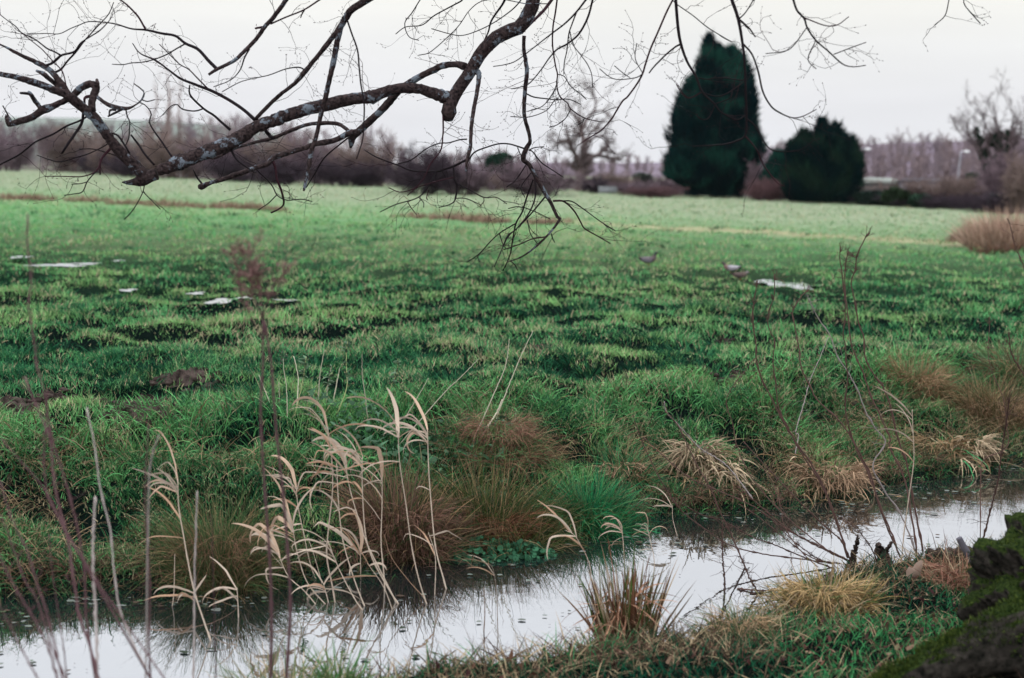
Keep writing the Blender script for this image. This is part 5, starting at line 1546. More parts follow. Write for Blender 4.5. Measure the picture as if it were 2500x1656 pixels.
# ------------------------------------------------------------------ blurred stalks close to the camera, at the left
PUR = np.array([0.105, 0.058, 0.064])
GRY = np.array([0.36, 0.31, 0.30])
FG = 'blurred stalks in front of the stream'
def fstick(lb, crop, pts, w_, c_, Y, seed, bits=0, zb=-0.72):
    return stick('foreground_stalk', lb, crop, pts, w_*0.8, c_, zb, depth=Y, seed=400+seed, group=FG, nodes=True, bits=bits, taper=0.55)
i2l = lambda pts: [((x*0.38023)/0.48222, (500+y*0.38023-900)/0.48222) for x, y in pts]
fstick('tall purple brown stalk with wispy seed twigs at the far left', 'L', i2l([(180, 60), (178, 210), (195, 420), (200, 500), (185, 650), (210, 820), (240, 1050), (290, 1220)])+[(255, 330), (300, 470), (350, 640), (400, 850), (430, 1050), (440, 1280), (470, 1480)], 0.011, PUR, 4.6, 1, 14)
fstick('thick purple stalk beside the tall left one, bending right lower down', 'L', [(125, 40), (180, 180), (250, 350), (270, 540), (300, 700), (345, 880), (370, 1040), (400, 1240), (460, 1420), (500, 1568)], 0.013, PUR*1.2, 4.5, 2, 6)
fstick('thin stalk slanting right across the left grass', 'L', [(0, 350), (150, 520), (250, 650), (330, 830), (420, 960), (520, 1120), (610, 1250)], 0.007, PUR, 4.4, 3, 4)
fstick('purple stalk near the left edge, leaning right', 'L', [(0, 570), (60, 760), (140, 930), (190, 1100), (240, 1250), (300, 1500)], 0.009, PUR*1.1, 4.3, 4, 5)
fstick('thin stalk cut by the left edge above the water', 'L', [(0, 740), (50, 860), (120, 1060), (190, 1180), (260, 1400), (330, 1560)], 0.008, PUR, 4.4, 5, 5)
fstick('thick stalk at the lower left corner rising from the water edge', 'L', [(-10, 930), (60, 1080), (150, 1230), (240, 1400), (290, 1568)], 0.010, PUR*1.2, 4.2, 6, 4)
fstick('lowest left stalk in front of the water', 'L', [(-10, 1190), (50, 1300), (120, 1440), (190, 1568)], 0.007, PUR, 4.2, 7, 3)
fstick('pale thick blurred stalk ending bluntly, left of the thin grey one', 'L', [(480, 650), (474, 800), (470, 1000), (488, 1300), (490, 1568)], 0.013, GRY*1.15, 4.6, 8)
fstick('long thin pale grey stalk with a slight wave', 'L', [(440, 195), (480, 400), (510, 620), (560, 830), (580, 1050), (610, 1230), (680, 1400), (760, 1568)], 0.009, GRY*1.1, 4.9, 9)
fstick('upright purple stalk between the grey stalk and the solitary reed', 'L', [(752, 280), (735, 600), (745, 850), (760, 1100), (755, 1400), (762, 1568)], 0.009, PUR, 4.7, 10, 3)
fstick('pale straight stalk in front of the brown topped sedge', 'L', [(1000, 620), (990, 900), (984, 1150), (982, 1400), (978, 1568)], 0.010, GRY*1.05, 5.2, 11)
fstick('thin dark stalk crossing the dark water in front of the sedge', 'L', [(1070, 740), (1078, 1000), (1085, 1300), (1095, 1568)], 0.006, PUR*0.5, 5.0, 12)
fstick('short blurred pale stalk tip beside the upright purple stalk', 'L', [(805, 335), (790, 380), (775, 420), (755, 560), (748, 900)], 0.008, GRY*0.8, 4.7, 13)
fstick('thin stalk beside the purple pair at the left, rising from the water', 'L', [(250, 840), (262, 1000), (290, 1200), (320, 1400), (340, 1568)], 0.006, PUR, 4.6, 14)
fstick('thin stalk behind the thick purple one with a knotted top', 'L', [(235, 110), (240, 150), (228, 320), (225, 480), (240, 640), (300, 760)], 0.010, PUR*0.9, 4.6, 15, 3)

def seed_plant():
    rng = np.random.default_rng(460)
    Y = 4.7
    m2 = lambda pts: [(x*0.38023, 500+y*0.38023) for x, y in pts]
    low1 = [(0+1370*0.48222, 900+1568*0.48222), (1375*0.48222, 900+1250*0.48222), (1365*0.48222, 900+950*0.48222), (1340*0.48222, 900+600*0.48222), (1320*0.48222, 900+240*0.48222)]
    low2 = [(1450*0.48222, 900+1568*0.48222), (1470*0.48222, 900+1200*0.48222), (1455*0.48222, 900+900*0.48222), (1430*0.48222, 900+600*0.48222), (1400*0.48222, 900+330*0.48222)]
    root = None
    for k, (low, up) in enumerate(((low1, m2([(1687, 1052), (1690, 830), (1690, 740)])), (low2, m2([(1745, 1052), (1722, 900), (1697, 745)])))):
        P = stem_line('S', low+up, -0.40, depth=Y)
        b = Buf()
        n = len(P)
        tubes(b, P[None], (np.linspace(0.0058, 0.0036, n)*np.where(np.arange(n) % 6 == 3, 1.4, 1))[None], 8, PUR*0.8, cap=True)
        if root is None:
            root = b.build('seed_plant', M_STEM, origin=tuple(P[0]))
            tag(root, 'tall brown dead plant with a feathery seed head, blurred in front of the reeds', 'plant')
        else:
            b.build('stem', M_STEM, root)
    arms = ([(1690, 740), (1655, 650), (1620, 560), (1595, 420), (1560, 320), (1510, 235)], [(1690, 740), (1650, 640), (1630, 520), (1635, 400), (1610, 330), (1640, 250)], [(1690, 740), (1700, 660), (1745, 580), (1770, 500), (1850, 420)], [(1695, 760), (1660, 660), (1560, 540), (1530, 430), (1500, 320)], [(1720, 700), (1780, 560), (1830, 400), (1835, 300), (1840, 210)], [(1680, 860), (1620, 740), (1570, 640), (1540, 560)], [(1690, 740), (1680, 620), (1660, 480), (1660, 400)])
    head = [Buf() for _ in arms]
    for k, a in enumerate(arms):
        s = spline(np.array([q+(0.0,) for q in m2(a)]), 18)
        P = np.array([on_y(u[0], u[1], Y+0.10*math.sin(k*2.1)*t) for u, t in zip(s, np.linspace(0, 1, 18))])
        b = head[k]
        tubes(b, P[None], np.linspace(0.0022, 0.0009, 18)[None], 5, PUR*0.7)
        dense = 26 if k in (0, 1, 3, 6) else 15
        W, RR = sprout(P[None], np.full((1, 18), 0.0016), dense, 0.28, 0.55, rng, K=6, up=0.15, tmin=0.3, rfac=0.6)
        W2, RR2 = sprout(W, RR, 4, 0.45, 0.6, rng, K=4, up=0.1, rfac=0.8)
        cc = np.array([0.19, 0.105, 0.10])
        tubes(b, W, RR, 3, cc)
        tubes(b, W2, RR2, 3, cc)
        Q = W2.reshape(-1, 3)
        Q = Q[rng.random(len(Q)) < (0.5 if k in (0, 1, 3, 6) else 0.3)]
        m = len(Q)
        blades(b, Q, rng.uniform(0.008, 0.018, m), rng.uniform(0.004, 0.008, m), rng.uniform(0, 6.28, m), rng.uniform(0.2, 1.5, m), rng.uniform(0, 1, m), cc*0.75*rng.uniform(0.8, 1.6, (m, 1)), K=2, rng=rng)
        b.build('seed_head', M_DRY, root)
seed_plant()

# ------------------------------------------------------------------ dead hedge stems leaning at the right, with umbel heads
VG = 'leaning dead stems at the right'
STM = np.array([0.085, 0.050, 0.043])
k2o = lambda pts: [((1600+x*0.38265-1800)/0.41841, (500+y*0.38265-1000)/0.41841) for x, y in pts]
def umbel(b, p, d, size, rng, col, n=7):
    d = d/np.linalg.norm(d)
    D = rng.normal(size=(n, 3))*np.array([1, 0.8, 0.7])
    dr = d*0.75+D*0.55
    dr /= np.linalg.norm(dr, axis=1, keepdims=True)
    W, RR = walk(np.repeat(p[None], n, 0), dr, size*rng.uniform(0.5, 1.2, n), np.full(n, 0.0016), 6, rng, 0.22, 0.05)
    W2, RR2 = sprout(W, RR, 5, 0.4, 0.7, rng, K=4, rfac=0.8, tmin=0.5)
    tubes(b, W, RR, 4, col)
    tubes(b, W2, RR2, 3, col)
    e = W2[:, -1]
    blades(b, e, rng.uniform(0.004, 0.008, len(e)), 0.003, rng.uniform(0, 6.28, len(e)), rng.uniform(0, 2, len(e)), 0.5, col*0.8, K=2, rng=rng)

def dead_stem(label, pts, w_, depth, heads, seed, col=STM, crop='O', zb=-0.33, sway=0.05):
    rng = np.random.default_rng(500+seed)
    P = stem_line(crop, pts, zb, depth=depth, sway=sway, n=60)
    n = len(P)
    b = Buf()
    w_ = w_*1.25
    R = np.linspace(w_*0.55, w_*0.3, n)*np.where(np.arange(n) % 7 == 3, 1.7, 1.0)
    tubes(b, (P+rng.normal(size=P.shape)*w_*0.15)[None], R[None], 7, col*rng.uniform(0.8, 1.3), cap=True)
    m = 24
    k = rng.integers(int(n*0.2), n-2, m)
    W, RR = walk(P[k], rng.normal(size=(m, 3))*np.array([1, .7, .6])+np.array([0, 0, 0.4]), rng.choice([0.02, 0.03, 0.09, 0.16], m)*rng.uniform(0.6, 1.3, m), np.full(m, max(w_*0.16, 0.001)), 6, rng, 0.35)
    tubes(b, W, RR, 4, col*0.8)
    root = b.build('dry_weed', M_STEM, origin=tuple(P[0]))
    tag(root, label, 'stem', VG)
    for (f, size) in heads:
        b = Buf()
        kk = min(int(f*(n-1)), n-2)
        d = P[kk+1]-P[kk-1]
        if f < 0.97:
            d = d/np.linalg.norm(d)+rng.normal(size=3)*np.array([0.8, 0.5, 0.3])
        umbel(b, P[kk], d, size, rng, col*0.9)
        b.build('seed_head', M_STEM, root)
    return root

dead_stem('tallest leaning stem with the widest spray of seed heads at its top', k2o([(1370, 180), (1330, 240), (1290, 350), (1285, 420), (1260, 500), (1290, 640), (1310, 760), (1340, 850), (1350, 980), (1400, 1080), (1470, 1180), (1520, 1330), (1560, 1500)])+[(1000, 330), (1030, 520), (1060, 690), (1085, 830)], 0.0085, 8.15, [(0.995, 0.07), (0.93, 0.07), (0.88, 0.05)], 1)
dead_stem('leaning stem close left of the tallest, with a flat seed head', k2o([(1245, 300), (1225, 360), (1220, 540), (1240, 700), (1255, 860), (1290, 970), (1340, 1080), (1390, 1230), (1460, 1380), (1510, 1500)])+[(900, 230), (980, 400), (1010, 560), (1040, 760), (1050, 850)], 0.008, 8.1, [(0.995, 0.09), (0.94, 0.07), (0.7, 0.03)], 2)
dead_stem('wavy thin stem at the left of the tallest pair', k2o([(1190, 270), (1185, 350), (1200, 430), (1215, 570), (1225, 700), (1210, 830), (1225, 900), (1230, 1040), (1240, 1110), (1225, 1250), (1240, 1410), (1300, 1568)])+[(790, 400), (820, 520), (870, 670), (950, 860)], 0.007, 8.0, [(0.99, 0.05), (0.8, 0.03)], 3)
dead_stem('grey leaning stem with a forked pale top', k2o([(985, 600), (1005, 650), (1050, 730), (1130, 850), (1170, 970), (1230, 1060), (1300, 1180), (1350, 1320), (1420, 1440), (1480, 1530)])+[(800, 340), (880, 500), (950, 600), (1010, 740), (1050, 860)], 0.007, 8.1, [(0.99, 0.06), (0.95, 0.05)], 4, GRY*0.6)
dead_stem('leaning stem whose crooked top bears two small seed heads', k2o([(990, 545), (945, 580), (890, 670), (885, 720), (910, 840), (930, 940), (940, 1040), (990, 1150), (1050, 1260), (1160, 1360), (1240, 1460), (1290, 1560)])+[(720, 280), (780, 400), (850, 600), (900, 720), (945, 850)], 0.008, 8.0, [(0.99, 0.06), (0.93, 0.06)], 5)
dead_stem('wavy stem with a feathery seed head in front of the right puddle', k2o([(765, 450), (765, 580), (725, 720), (745, 830), (770, 870), (760, 1000), (780, 1170), (800, 1320), (870, 1460)])+[(380, 260), (500, 450), (580, 640), (640, 860)], 0.007, 8.0, [(0.99, 0.10), (0.93, 0.06), (0.86, 0.05)], 6)
dead_stem('leftmost of the tall leaning stems, dark with a narrow seed spray', k2o([(655, 490), (630, 680), (635, 800), (650, 900), (655, 1010), (690, 1120), (760, 1270), (860, 1450), (930, 1560)])+[(430, 310), (510, 460), (560, 600), (610, 740), (645, 870)], 0.0085, 8.0, [(0.99, 0.06), (0.93, 0.07), (0.85, 0.06)], 7)
dead_stem('short thin stem branching from the leftmost leaning stem', k2o([(640, 985), (560, 1090), (480, 1200), (462, 1290), (500, 1400)])+[(10, 230), (100, 420), (300, 640), (560, 850)], 0.005, 7.9, [(0.6, 0.03)], 8)
dead_stem('pale thin stem leaning left between the others', k2o([(1110, 850), (1060, 980), (1000, 1120), (960, 1260), (900, 1450)])+[(360, 150), (340, 250)], 0.005, 9.4, [], 9, GRY*0.8, zb=-0.2)
TG = 'tangle of thin dead twigs over the water'
for k, (pts, w_) in enumerate((
    ([('N', 820, 20), ('N', 860, 140), ('N', 930, 300), ('N', 1000, 430), ('N', 1090, 560), ('N', 1240, 680), ('N', 1450, 800), ('O', 560, 900)], 0.006),
    ([('N', 1010, 0), ('N', 1090, 100), ('N', 1180, 290), ('N', 1260, 430), ('N', 1320, 570), ('N', 1400, 740), ('N', 1500, 960), ('N', 1600, 1130)], 0.007),
    ([('N', 880, 150), ('N', 1000, 260), ('N', 1130, 370), ('N', 1300, 450), ('N', 1500, 540), ('O', 300, 700), ('O', 480, 800), ('O', 640, 880)], 0.006),
    ([('N', 1050, 500), ('N', 1200, 590), ('N', 1340, 630), ('N', 1500, 720), ('O', 200, 770), ('O', 400, 860), ('O', 570, 930)], 0.006),
    ([('O', 0, 440), ('O', 150, 570), ('O', 300, 690), ('O', 480, 790), ('O', 650, 880)], 0.006),
    ([('O', 0, 540), ('O', 100, 600), ('O', 250, 720), ('O', 420, 850), ('O', 560, 900)], 0.005),
    ([('O', 30, 180), ('O', 140, 300), ('O', 300, 470), ('O', 480, 650), ('O', 600, 760), ('O', 660, 880)], 0.006),
    ([('O', 0, 820), ('O', 60, 960), ('O', 130, 1080), ('O', 200, 1180)], 0.008),
    ([('N', 1340, 640), ('N', 1335, 820), ('N', 1350, 980), ('N', 1360, 1150)], 0.008),
    ([('O', 0, 1045), ('O', 150, 1040), ('O', 330, 1015), ('O', 480, 1000)], 0.007),
    ([('O', 0, 1070), ('O', 170, 1055), ('O', 360, 1030), ('O', 500, 1040)], 0.006),
    ([('O', 200, 640), ('O', 330, 760), ('O', 470, 860), ('O', 600, 900)], 0.005),
    ([('O', 120, 310), ('O', 190, 400), ('O', 240, 560), ('O', 260, 660), ('O', 350, 800), ('O', 470, 920)], 0.004),
    ([('O', 600, 620), ('O', 680, 680), ('O', 760, 780), ('O', 800, 850)], 0.005),
    ([('N', 1250, 1105), ('N', 1350, 1080), ('N', 1500, 1050), ('N', 1670, 1040)], 0.007))):
    q = [px(c, [(a, b_)])[0] for (c, a, b_) in pts]
    where = ('highest reaching', 'long straight', 'upper slanting', 'middle', 'right hand', 'lower right', 'steep crossing', 'lower left leaning', 'upright dark', 'topmost lying', 'lower lying', 'short crossing', 'pale bent', 'short right hand', 'forked lying')[k]
    o = dead_stem('%s thin dead twig in the tangle over the right of the stream' % where, q, w_, 7.9-0.03*k if k not in (7, 8, 9, 10, 14) else 7.4, [(0.85, 0.04), (0.6, 0.03), (0.4, 0.03)] if k % 2 else [(0.7, 0.035)], 40+k, STM*(1.6 if k == 12 else 0.75), crop='S', zb=-0.42, sway=-0.08)
    o['group'] = TG
dead_stem('dark branching stem rising from behind the mossy tree foot', [(1600, -60), (1590, 20), (1580, 130), (1560, 260), (1540, 420), (1500, 560), (1440, 760), (1420, 860)], 0.008, 7.6, [(0.97, 0.16), (0.9, 0.14), (0.8, 0.12)], 60, STM*0.7)
dead_stem('thin red brown stem arching in from the right edge over the meadow', k2o([(2260, 90), (2290, 170), (2310, 250), (2352, 350), (2420, 520), (2500, 800), (2540, 1200)]), 0.006, 6.8, [], 61, STM*1.2)
dead_stem('thin dark stem at the right edge above the brown tussocks', k2o([(2270, 820), (2290, 950), (2352, 1060), (2440, 1200), (2520, 1420)]), 0.008, 7.0, [(0.9, 0.05)], 62, STM)
dead_stem('faint thin stem with tiny seed bits left of the right edge tussocks', k2o([(2148, 720), (2140, 950), (2170, 1080), (2240, 1250), (2260, 1430), (2250, 1560)])+[(1440, 300), (1420, 420)], 0.004, 7.8, [(0.97, 0.04), (0.85, 0.04)], 63, STM*1.2)
dead_stem('thin curved stem hanging between the leaning stems and the bank', k2o([(60, 1260), (75, 1330), (140, 1400), (220, 1490), (300, 1568)])+[(-60, 330), (60, 480)], 0.006, 8.6, [(0.5, 0.03)], 64, GRY*0.5)

# ------------------------------------------------------------------ driftwood and debris at the near water edge
def debris():
    rng = np.random.default_rng(600)
    P = stem_line('O', [(1293, 750), (1320, 800), (1350, 850), (1372, 900)], -0.45, depth=7.6)
    b = Buf()
    tubes(b, P[None], np.linspace(0.022, 0.017, len(P))[None], 10, (0.10, 0.095, 0.115), cap=True)
    tag(b.build('driftwood_stick', M_STEM, origin=tuple(P[0])), 'grey broken stick poking up beside the mossy tree foot', 'stick')
    P = np.array([on_ground(*S_('O', a, c))+np.array([0, 0, 0.03]) for a, c in ((1110, 885), (1200, 880), (1290, 875), (1370, 868))])
    P = spline(P, 24)
    b = Buf()
    tubes(b, P[None], (0.035+0.008*np.sin(np.arange(24)*1.3))[None], 10, (0.03, 0.024, 0.022), cap=True)
    tag(b.build('driftwood_log', M_SOIL, origin=tuple(P[0])), 'dark wet log lying along the near water edge below the broken stick', 'log')
    for lb, pts, w0 in (('dark rotten stump splinter standing in the twig tangle at the water edge', [(705, 735), (695, 790), (680, 850), (668, 900)], 0.035), ('dark jagged stump piece right of the splinter', [(820, 790), (830, 820), (850, 860), (860, 900)], 0.06), ('dark bent root piece at the right of the jagged stump', [(900, 772), (885, 800), (862, 840), (850, 880)], 0.03)):
        P = stem_line('O', pts, -0.5, depth=7.75)
        b = Buf()
        n = len(P)
        R = np.linspace(w0*0.75, w0*0.25, n)*(1+0.25*np.sin(np.arange(n)*0.9)+rng.uniform(-0.12, 0.12, n))
        tubes(b, (P+rng.normal(size=P.shape)*w0*0.06)[None], R[None], 9, (0.03, 0.02, 0.025), cap=True)
        tag(b.build('rotten_stump', M_SOIL, origin=tuple(P[0])), lb, 'stump')
    # one broad pale dead leaf
    c = on_ground(*S_('O', 1030, 1010))+np.array([0, 0, 0.015])
    out = [(-0.06, -0.01), (-0.045, 0.05), (-0.02, 0.055), (0.0, 0.085), (0.03, 0.09), (0.045, 0.10), (0.05, 0.05), (0.045, 0.02), (0.05, -0.03), (0.03, -0.045), (0.005, -0.05), (-0.01, -0.03), (-0.03, -0.05), (-0.05, -0.04)]
    b = Buf()
    v = [(c[0], c[1]-0.02, c[2]+0.045)]+[(c[0]+x*0.75, c[1]-y*0.25+0.0, c[2]+0.04+y*0.7+0.012*math.sin(x*70)) for x, y in out]
    n = len(out)
    b.add(np.array(v), [np.array([(0, i+1, (i+1) % n+1) for i in range(n)])], (0.40, 0.29, 0.24))
    tag(b.build('dead_leaf', M_DRY, origin=tuple(c)), 'broad pale pinkish dead leaf lying on the near bank', 'leaf')
debris()
# ------------------------------------------------------------------ far side of the field
def at_D(x, y_base):
    """foot of a thing seen at this spot on level ground"""
    p = on_z(x, y_base, 0.0)
    return p

def conifer(name, label, foot_px, outline, peaks, n, seed, cols, group=None):
    """outline: list of (height fraction, left half width, right half width) in metres"""
    rng = np.random.default_rng(700+seed)
    c = at_D(*foot_px)
    root = empty(name, tuple(c))
    tag(root, label, 'conifer', group)
    o = np.array(outline)
    Ht = o[-1, 0]
    def halfw(h, ang):
        l = np.interp(h, o[:, 0], o[:, 1])
        r = np.interp(h, o[:, 0], o[:, 2])
        k = 0.5+0.5*np.cos(ang)
        return l*(1-k)+r*k
    # flame-like lobes
    nl = 75
    lh, la = rng.uniform(0.02, 0.97, nl)*Ht, rng.uniform(0, 6.28, nl)
    lr = rng.uniform(0.35, 0.9, nl)*(1.1-0.5*lh/Ht)
    def surf(h, a):
        b = halfw(h, a)
        d = np.zeros_like(h)
        for k in range(nl):
            da = np.angle(np.exp(1j*(a-la[k])))*np.maximum(b, 0.4)
            dh = (h-lh[k])*np.where(h > lh[k], 0.9, 0.45)
            d = np.maximum(d, np.exp(-(da**2+dh**2)/lr[k]**2))
        return b*(0.90+0.14*d)+0.15*(d-0.45)
    h = (1-rng.random(n)**0.72)*Ht*0.995
    a = rng.uniform(0, 6.28, n)
    s = surf(h, a)
    r = np.maximum(s*(1-0.30*rng.random(n)**2.2), 0.02)
    P = np.stack([c[0]+np.cos(a)*r, c[1]+np.sin(a)*r*0.95, c[2]+h+0.05], 1)
    # separate spires at the top
    for (dx, dz, hh, rr, m) in peaks:
        t = rng.random(m)**0.8
        aa = rng.uniform(0, 6.28, m)
        q = rr*(1-t**1.3)*np.sqrt(rng.random(m))*0.9+0.03
        P = np.vstack([P, np.stack([c[0]+dx+np.cos(aa)*q, c[1]+np.sin(aa)*q, c[2]+dz+hh*t], 1)])
        a = np.concatenate([a, aa])
    m = len(P)
    cl = vnoise(P[:, 0]*1.3+P[:, 1], P[:, 2], 0.8, 91)
    cc = mix(np.array(cols[0]), np.array(cols[1]), sstep(0.35, 0.8, cl))*rng.uniform(0.6, 1.5, (m, 1))
    b = Buf()
    blades(b, P, rng.uniform(0.22, 0.60, m)*np.where(rng.random(m) < 0.10, 1.4, 1), rng.uniform(0.06, 0.15, m), a+rng.normal(0, 0.5, m), rng.uniform(0.15, 0.95, m), rng.uniform(-0.7, 0.5, m), cc, cc*1.2, K=2, rng=rng)
    b.build('foliage', M_NEEDLE, root)
    # dense inner mass of older twigs, and the trunk
    b = Buf()
    nh, na = 30, 26
    hs_ = np.linspace(0.02, 0.97, nh)*Ht
    an = np.arange(na)*2*np.pi/na
    A, Hh = np.meshgrid(an, hs_)
    rr = surf(Hh.ravel(), A.ravel()).reshape(Hh.shape)*0.66
    v = np.stack([c[0]+np.cos(A)*rr, c[1]+np.sin(A)*rr*0.95, c[2]+Hh], -1).reshape(-1, 3)
    i = np.arange(nh-1)[:, None]*na
    j = np.arange(na)[None]
    b.add(v, [np.stack([i+j, i+(j+1) % na, i+na+(j+1) % na, i+na+j], -1).reshape(-1, 4)], np.array(cols[0])*0.8)
    b.build('inner_twigs', M_NEEDLE, root)
    b = Buf()
    tubes(b, np.array([[(c[0], c[1], -0.1), (c[0], c[1], Ht*0.3), (c[0], c[1], Ht*0.85)]]), np.array([[0.28, 0.2, 0.05]]), 9, (0.03, 0.022, 0.02))
    b.build('trunk', M_TWIG, root)
    return root

CON = ((0.0006, 0.0085, 0.0105), (0.008, 0.044, 0.034))
u = lambda D: D/FPX
D1 = float(at_D(1745, 482)[1])
k1 = D1/FPX*0.38023
hw = [(0, 520, 590), (1265-1230, 160+60, 590), (1265-1150, 60, 625), (1265-1050, 40, 668), (1265-960, 52, 692), (1265-880, 58, 690), (1265-800, 66, 672), (1265-720, 100, 656), (1265-640, 140, 632), (1265-560, 165, 606), (1265-480, 212, 582), (1265-420, 240, 558), (1265-360, 268, 522), (1265-315, 282, 480), (1265-285, 296, 330), (1265-232, 310, 318)]
cx1 = 380
out1 = [((1265-1265 if i == 0 else q[0])*k1, (cx1-(q[1] if i else 180))*k1, ((q[2])-cx1)*k1) for i, q in enumerate(hw)]
out1 = [(h, max(l-0.14, 0.3), max(r-0.20, 0.3)) for h, l, r in out1]
# the upper crown leans left: shift handled by unequal half widths
out1[-2] = (out1[-2][0], (cx1-294)*k1, 0.05)
out1[-1] = (out1[-1][0], (cx1-305)*k1, 0.02)
conifer('conifer', 'tallest conifer, broad and dark green, standing alone at the field edge', (1600+cx1*0.38023, 482), [q for q in out1 if q[0] < (1265-350)*k1]+[((1265-340)*k1, 0.5, 0.5)], [((312-cx1)*k1, (1265-480)*k1, 212*k1, 92*k1, 1700), ((362-cx1)*k1, (1265-460)*k1, 130*k1, 70*k1, 1300), ((450-cx1)*k1, (1265-480)*k1, 135*k1, 72*k1, 1300), ((508-cx1)*k1, (1265-500)*k1, 95*k1, 50*k1, 700), ((405-cx1)*k1, (1265-460)*k1, 90*k1, 75*k1, 700)], 26000, 1, CON)
D2 = float(at_D(2010, 494)[1])
k2 = D2/FPX*0.38023
cx2 = 1080
hw2 = [(0, 880, 1300), (60, 845, 1312), (150, 840, 1306), (230, 842, 1290), (300, 852, 1272), (360, 868, 1255), (392, 930, 1236), (408, 985, 1190), (420, 1040, 1120)]
conifer('conifer', 'lower broad conifer with three spires, right of the tallest conifer', (1600+cx2*0.38023, 496), [(h*k2*0.97, (cx2-l)*k2-0.04, (r-cx2)*k2-0.10) for h, l, r in hw2], [((1050-cx2)*k2, 380*k2, 108*k2, 58*k2, 1100), ((1135-cx2)*k2, 370*k2, 92*k2, 58*k2, 1000), ((937-cx2)*k2, 330*k2, 90*k2, 52*k2, 800)], 20000, 2, ((0.001, 0.009, 0.010), (0.010, 0.027, 0.018)))
cx3 = 775
hw3 = [(0, 660, 890), (50, 676, 890), (130, 705, 885), (200, 735, 870), (250, 760, 840), (290, 778, 800)]
conifer('conifer', 'smallest conifer, a low dark cone between the other two', (1600+cx3*0.38023, 488), [(h*k2, (cx3-l)*k2, (r-cx3)*k2) for h, l, r in hw3], [((788-cx3)*k2, 250*k2, 50*k2, 36*k2, 300)], 7000, 3, CON)

# bare trees and shrubs
def shrub_mesh(seed, col, dense=1.0):
    """a unit thicket: about 1 m high and 1 m wide"""
    rng = np.random.default_rng(800+seed)
    n0 = int(26*dense)
    a = rng.uniform(0, 6.28, n0)
    r = 0.26*np.sqrt(rng.random(n0))
    base = np.stack([np.cos(a)*r, np.sin(a)*r, np.zeros(n0)], 1)
    d = np.stack([np.cos(a)*rng.uniform(0.1, 0.85, n0), np.sin(a)*rng.uniform(0.1, 0.85, n0), np.ones(n0)], 1)
    d /= np.linalg.norm(d, axis=1, keepdims=True)
    P0, R0 = walk(base, d, rng.uniform(0.5, 0.85, n0), np.full(n0, 0.013), 6, rng, 0.16, 0.05)
    P1, R1 = sprout(P0, R0, 12, 0.55, 0.75, rng, K=5, up=0.12, tmin=0.10, rfac=0.62)
    P2, R2 = sprout(P1, R1, 9, 0.58, 0.7, rng, K=4, up=0.10, tmin=0.15, rfac=0.75)
    b = Buf()
    for P, R, s in ((P0, R0, 4), (P1, R1, 3), (P2, np.maximum(R2, 0.0042), 3)):
        cc = np.asarray(col)*rng.uniform(0.6, 1.4, (len(P), 1))
        tubes(b, P, R, s, cc)
    return b

PURPLE = np.array([0.135, 0.096, 0.114])
BROWN = np.array([0.155, 0.112, 0.104])
DKPUR = np.array([0.046, 0.033, 0.044])
PALEB = np.array([0.19, 0.145, 0.14])
REDB = np.array([0.112, 0.062, 0.068])
protos = {}
def shrub(label, x, yb, yt, w_px, kind, seed, D=None, cat='shrub', group='bare shrubs along the field edge', name='bare_shrub'):
    rng = np.random.default_rng(900+seed)
    col = dict(purple=PURPLE, brown=BROWN, dark=DKPUR, pale=PALEB, red=REDB)[kind]
    key = (kind, seed % 3)
    c = at_D(x, yb) if D is None else np.array([on_y(x, yb, D)[0], D, 0.0])
    if x < 1000:
        yt = yt-(26 if kind != 'dark' else 14)
    Hm = (yb-yt)*c[1]/FPX if D is None else on_y(x, yt, D)[2]
    Wm = w_px*c[1]/FPX
    if key not in protos:
        o = shrub_mesh(seed % 3+10*hash_kind(kind), col, 1.25).build(name, M_TWIG)
        protos[key] = o
        used = False
    else:
        o = protos[key].copy()
        COL.objects.link(o)
    o.location = (c[0], c[1], -0.05)
    o.rotation_euler = (0, 0, rng.uniform(0, 6.28))
    o.scale = (Wm*0.95, Wm*0.8, Hm*0.98)
    tag(o, label, cat, group)
    return o

def hash_kind(k):
    return ('purple', 'brown', 'dark', 'pale', 'red').index(k)

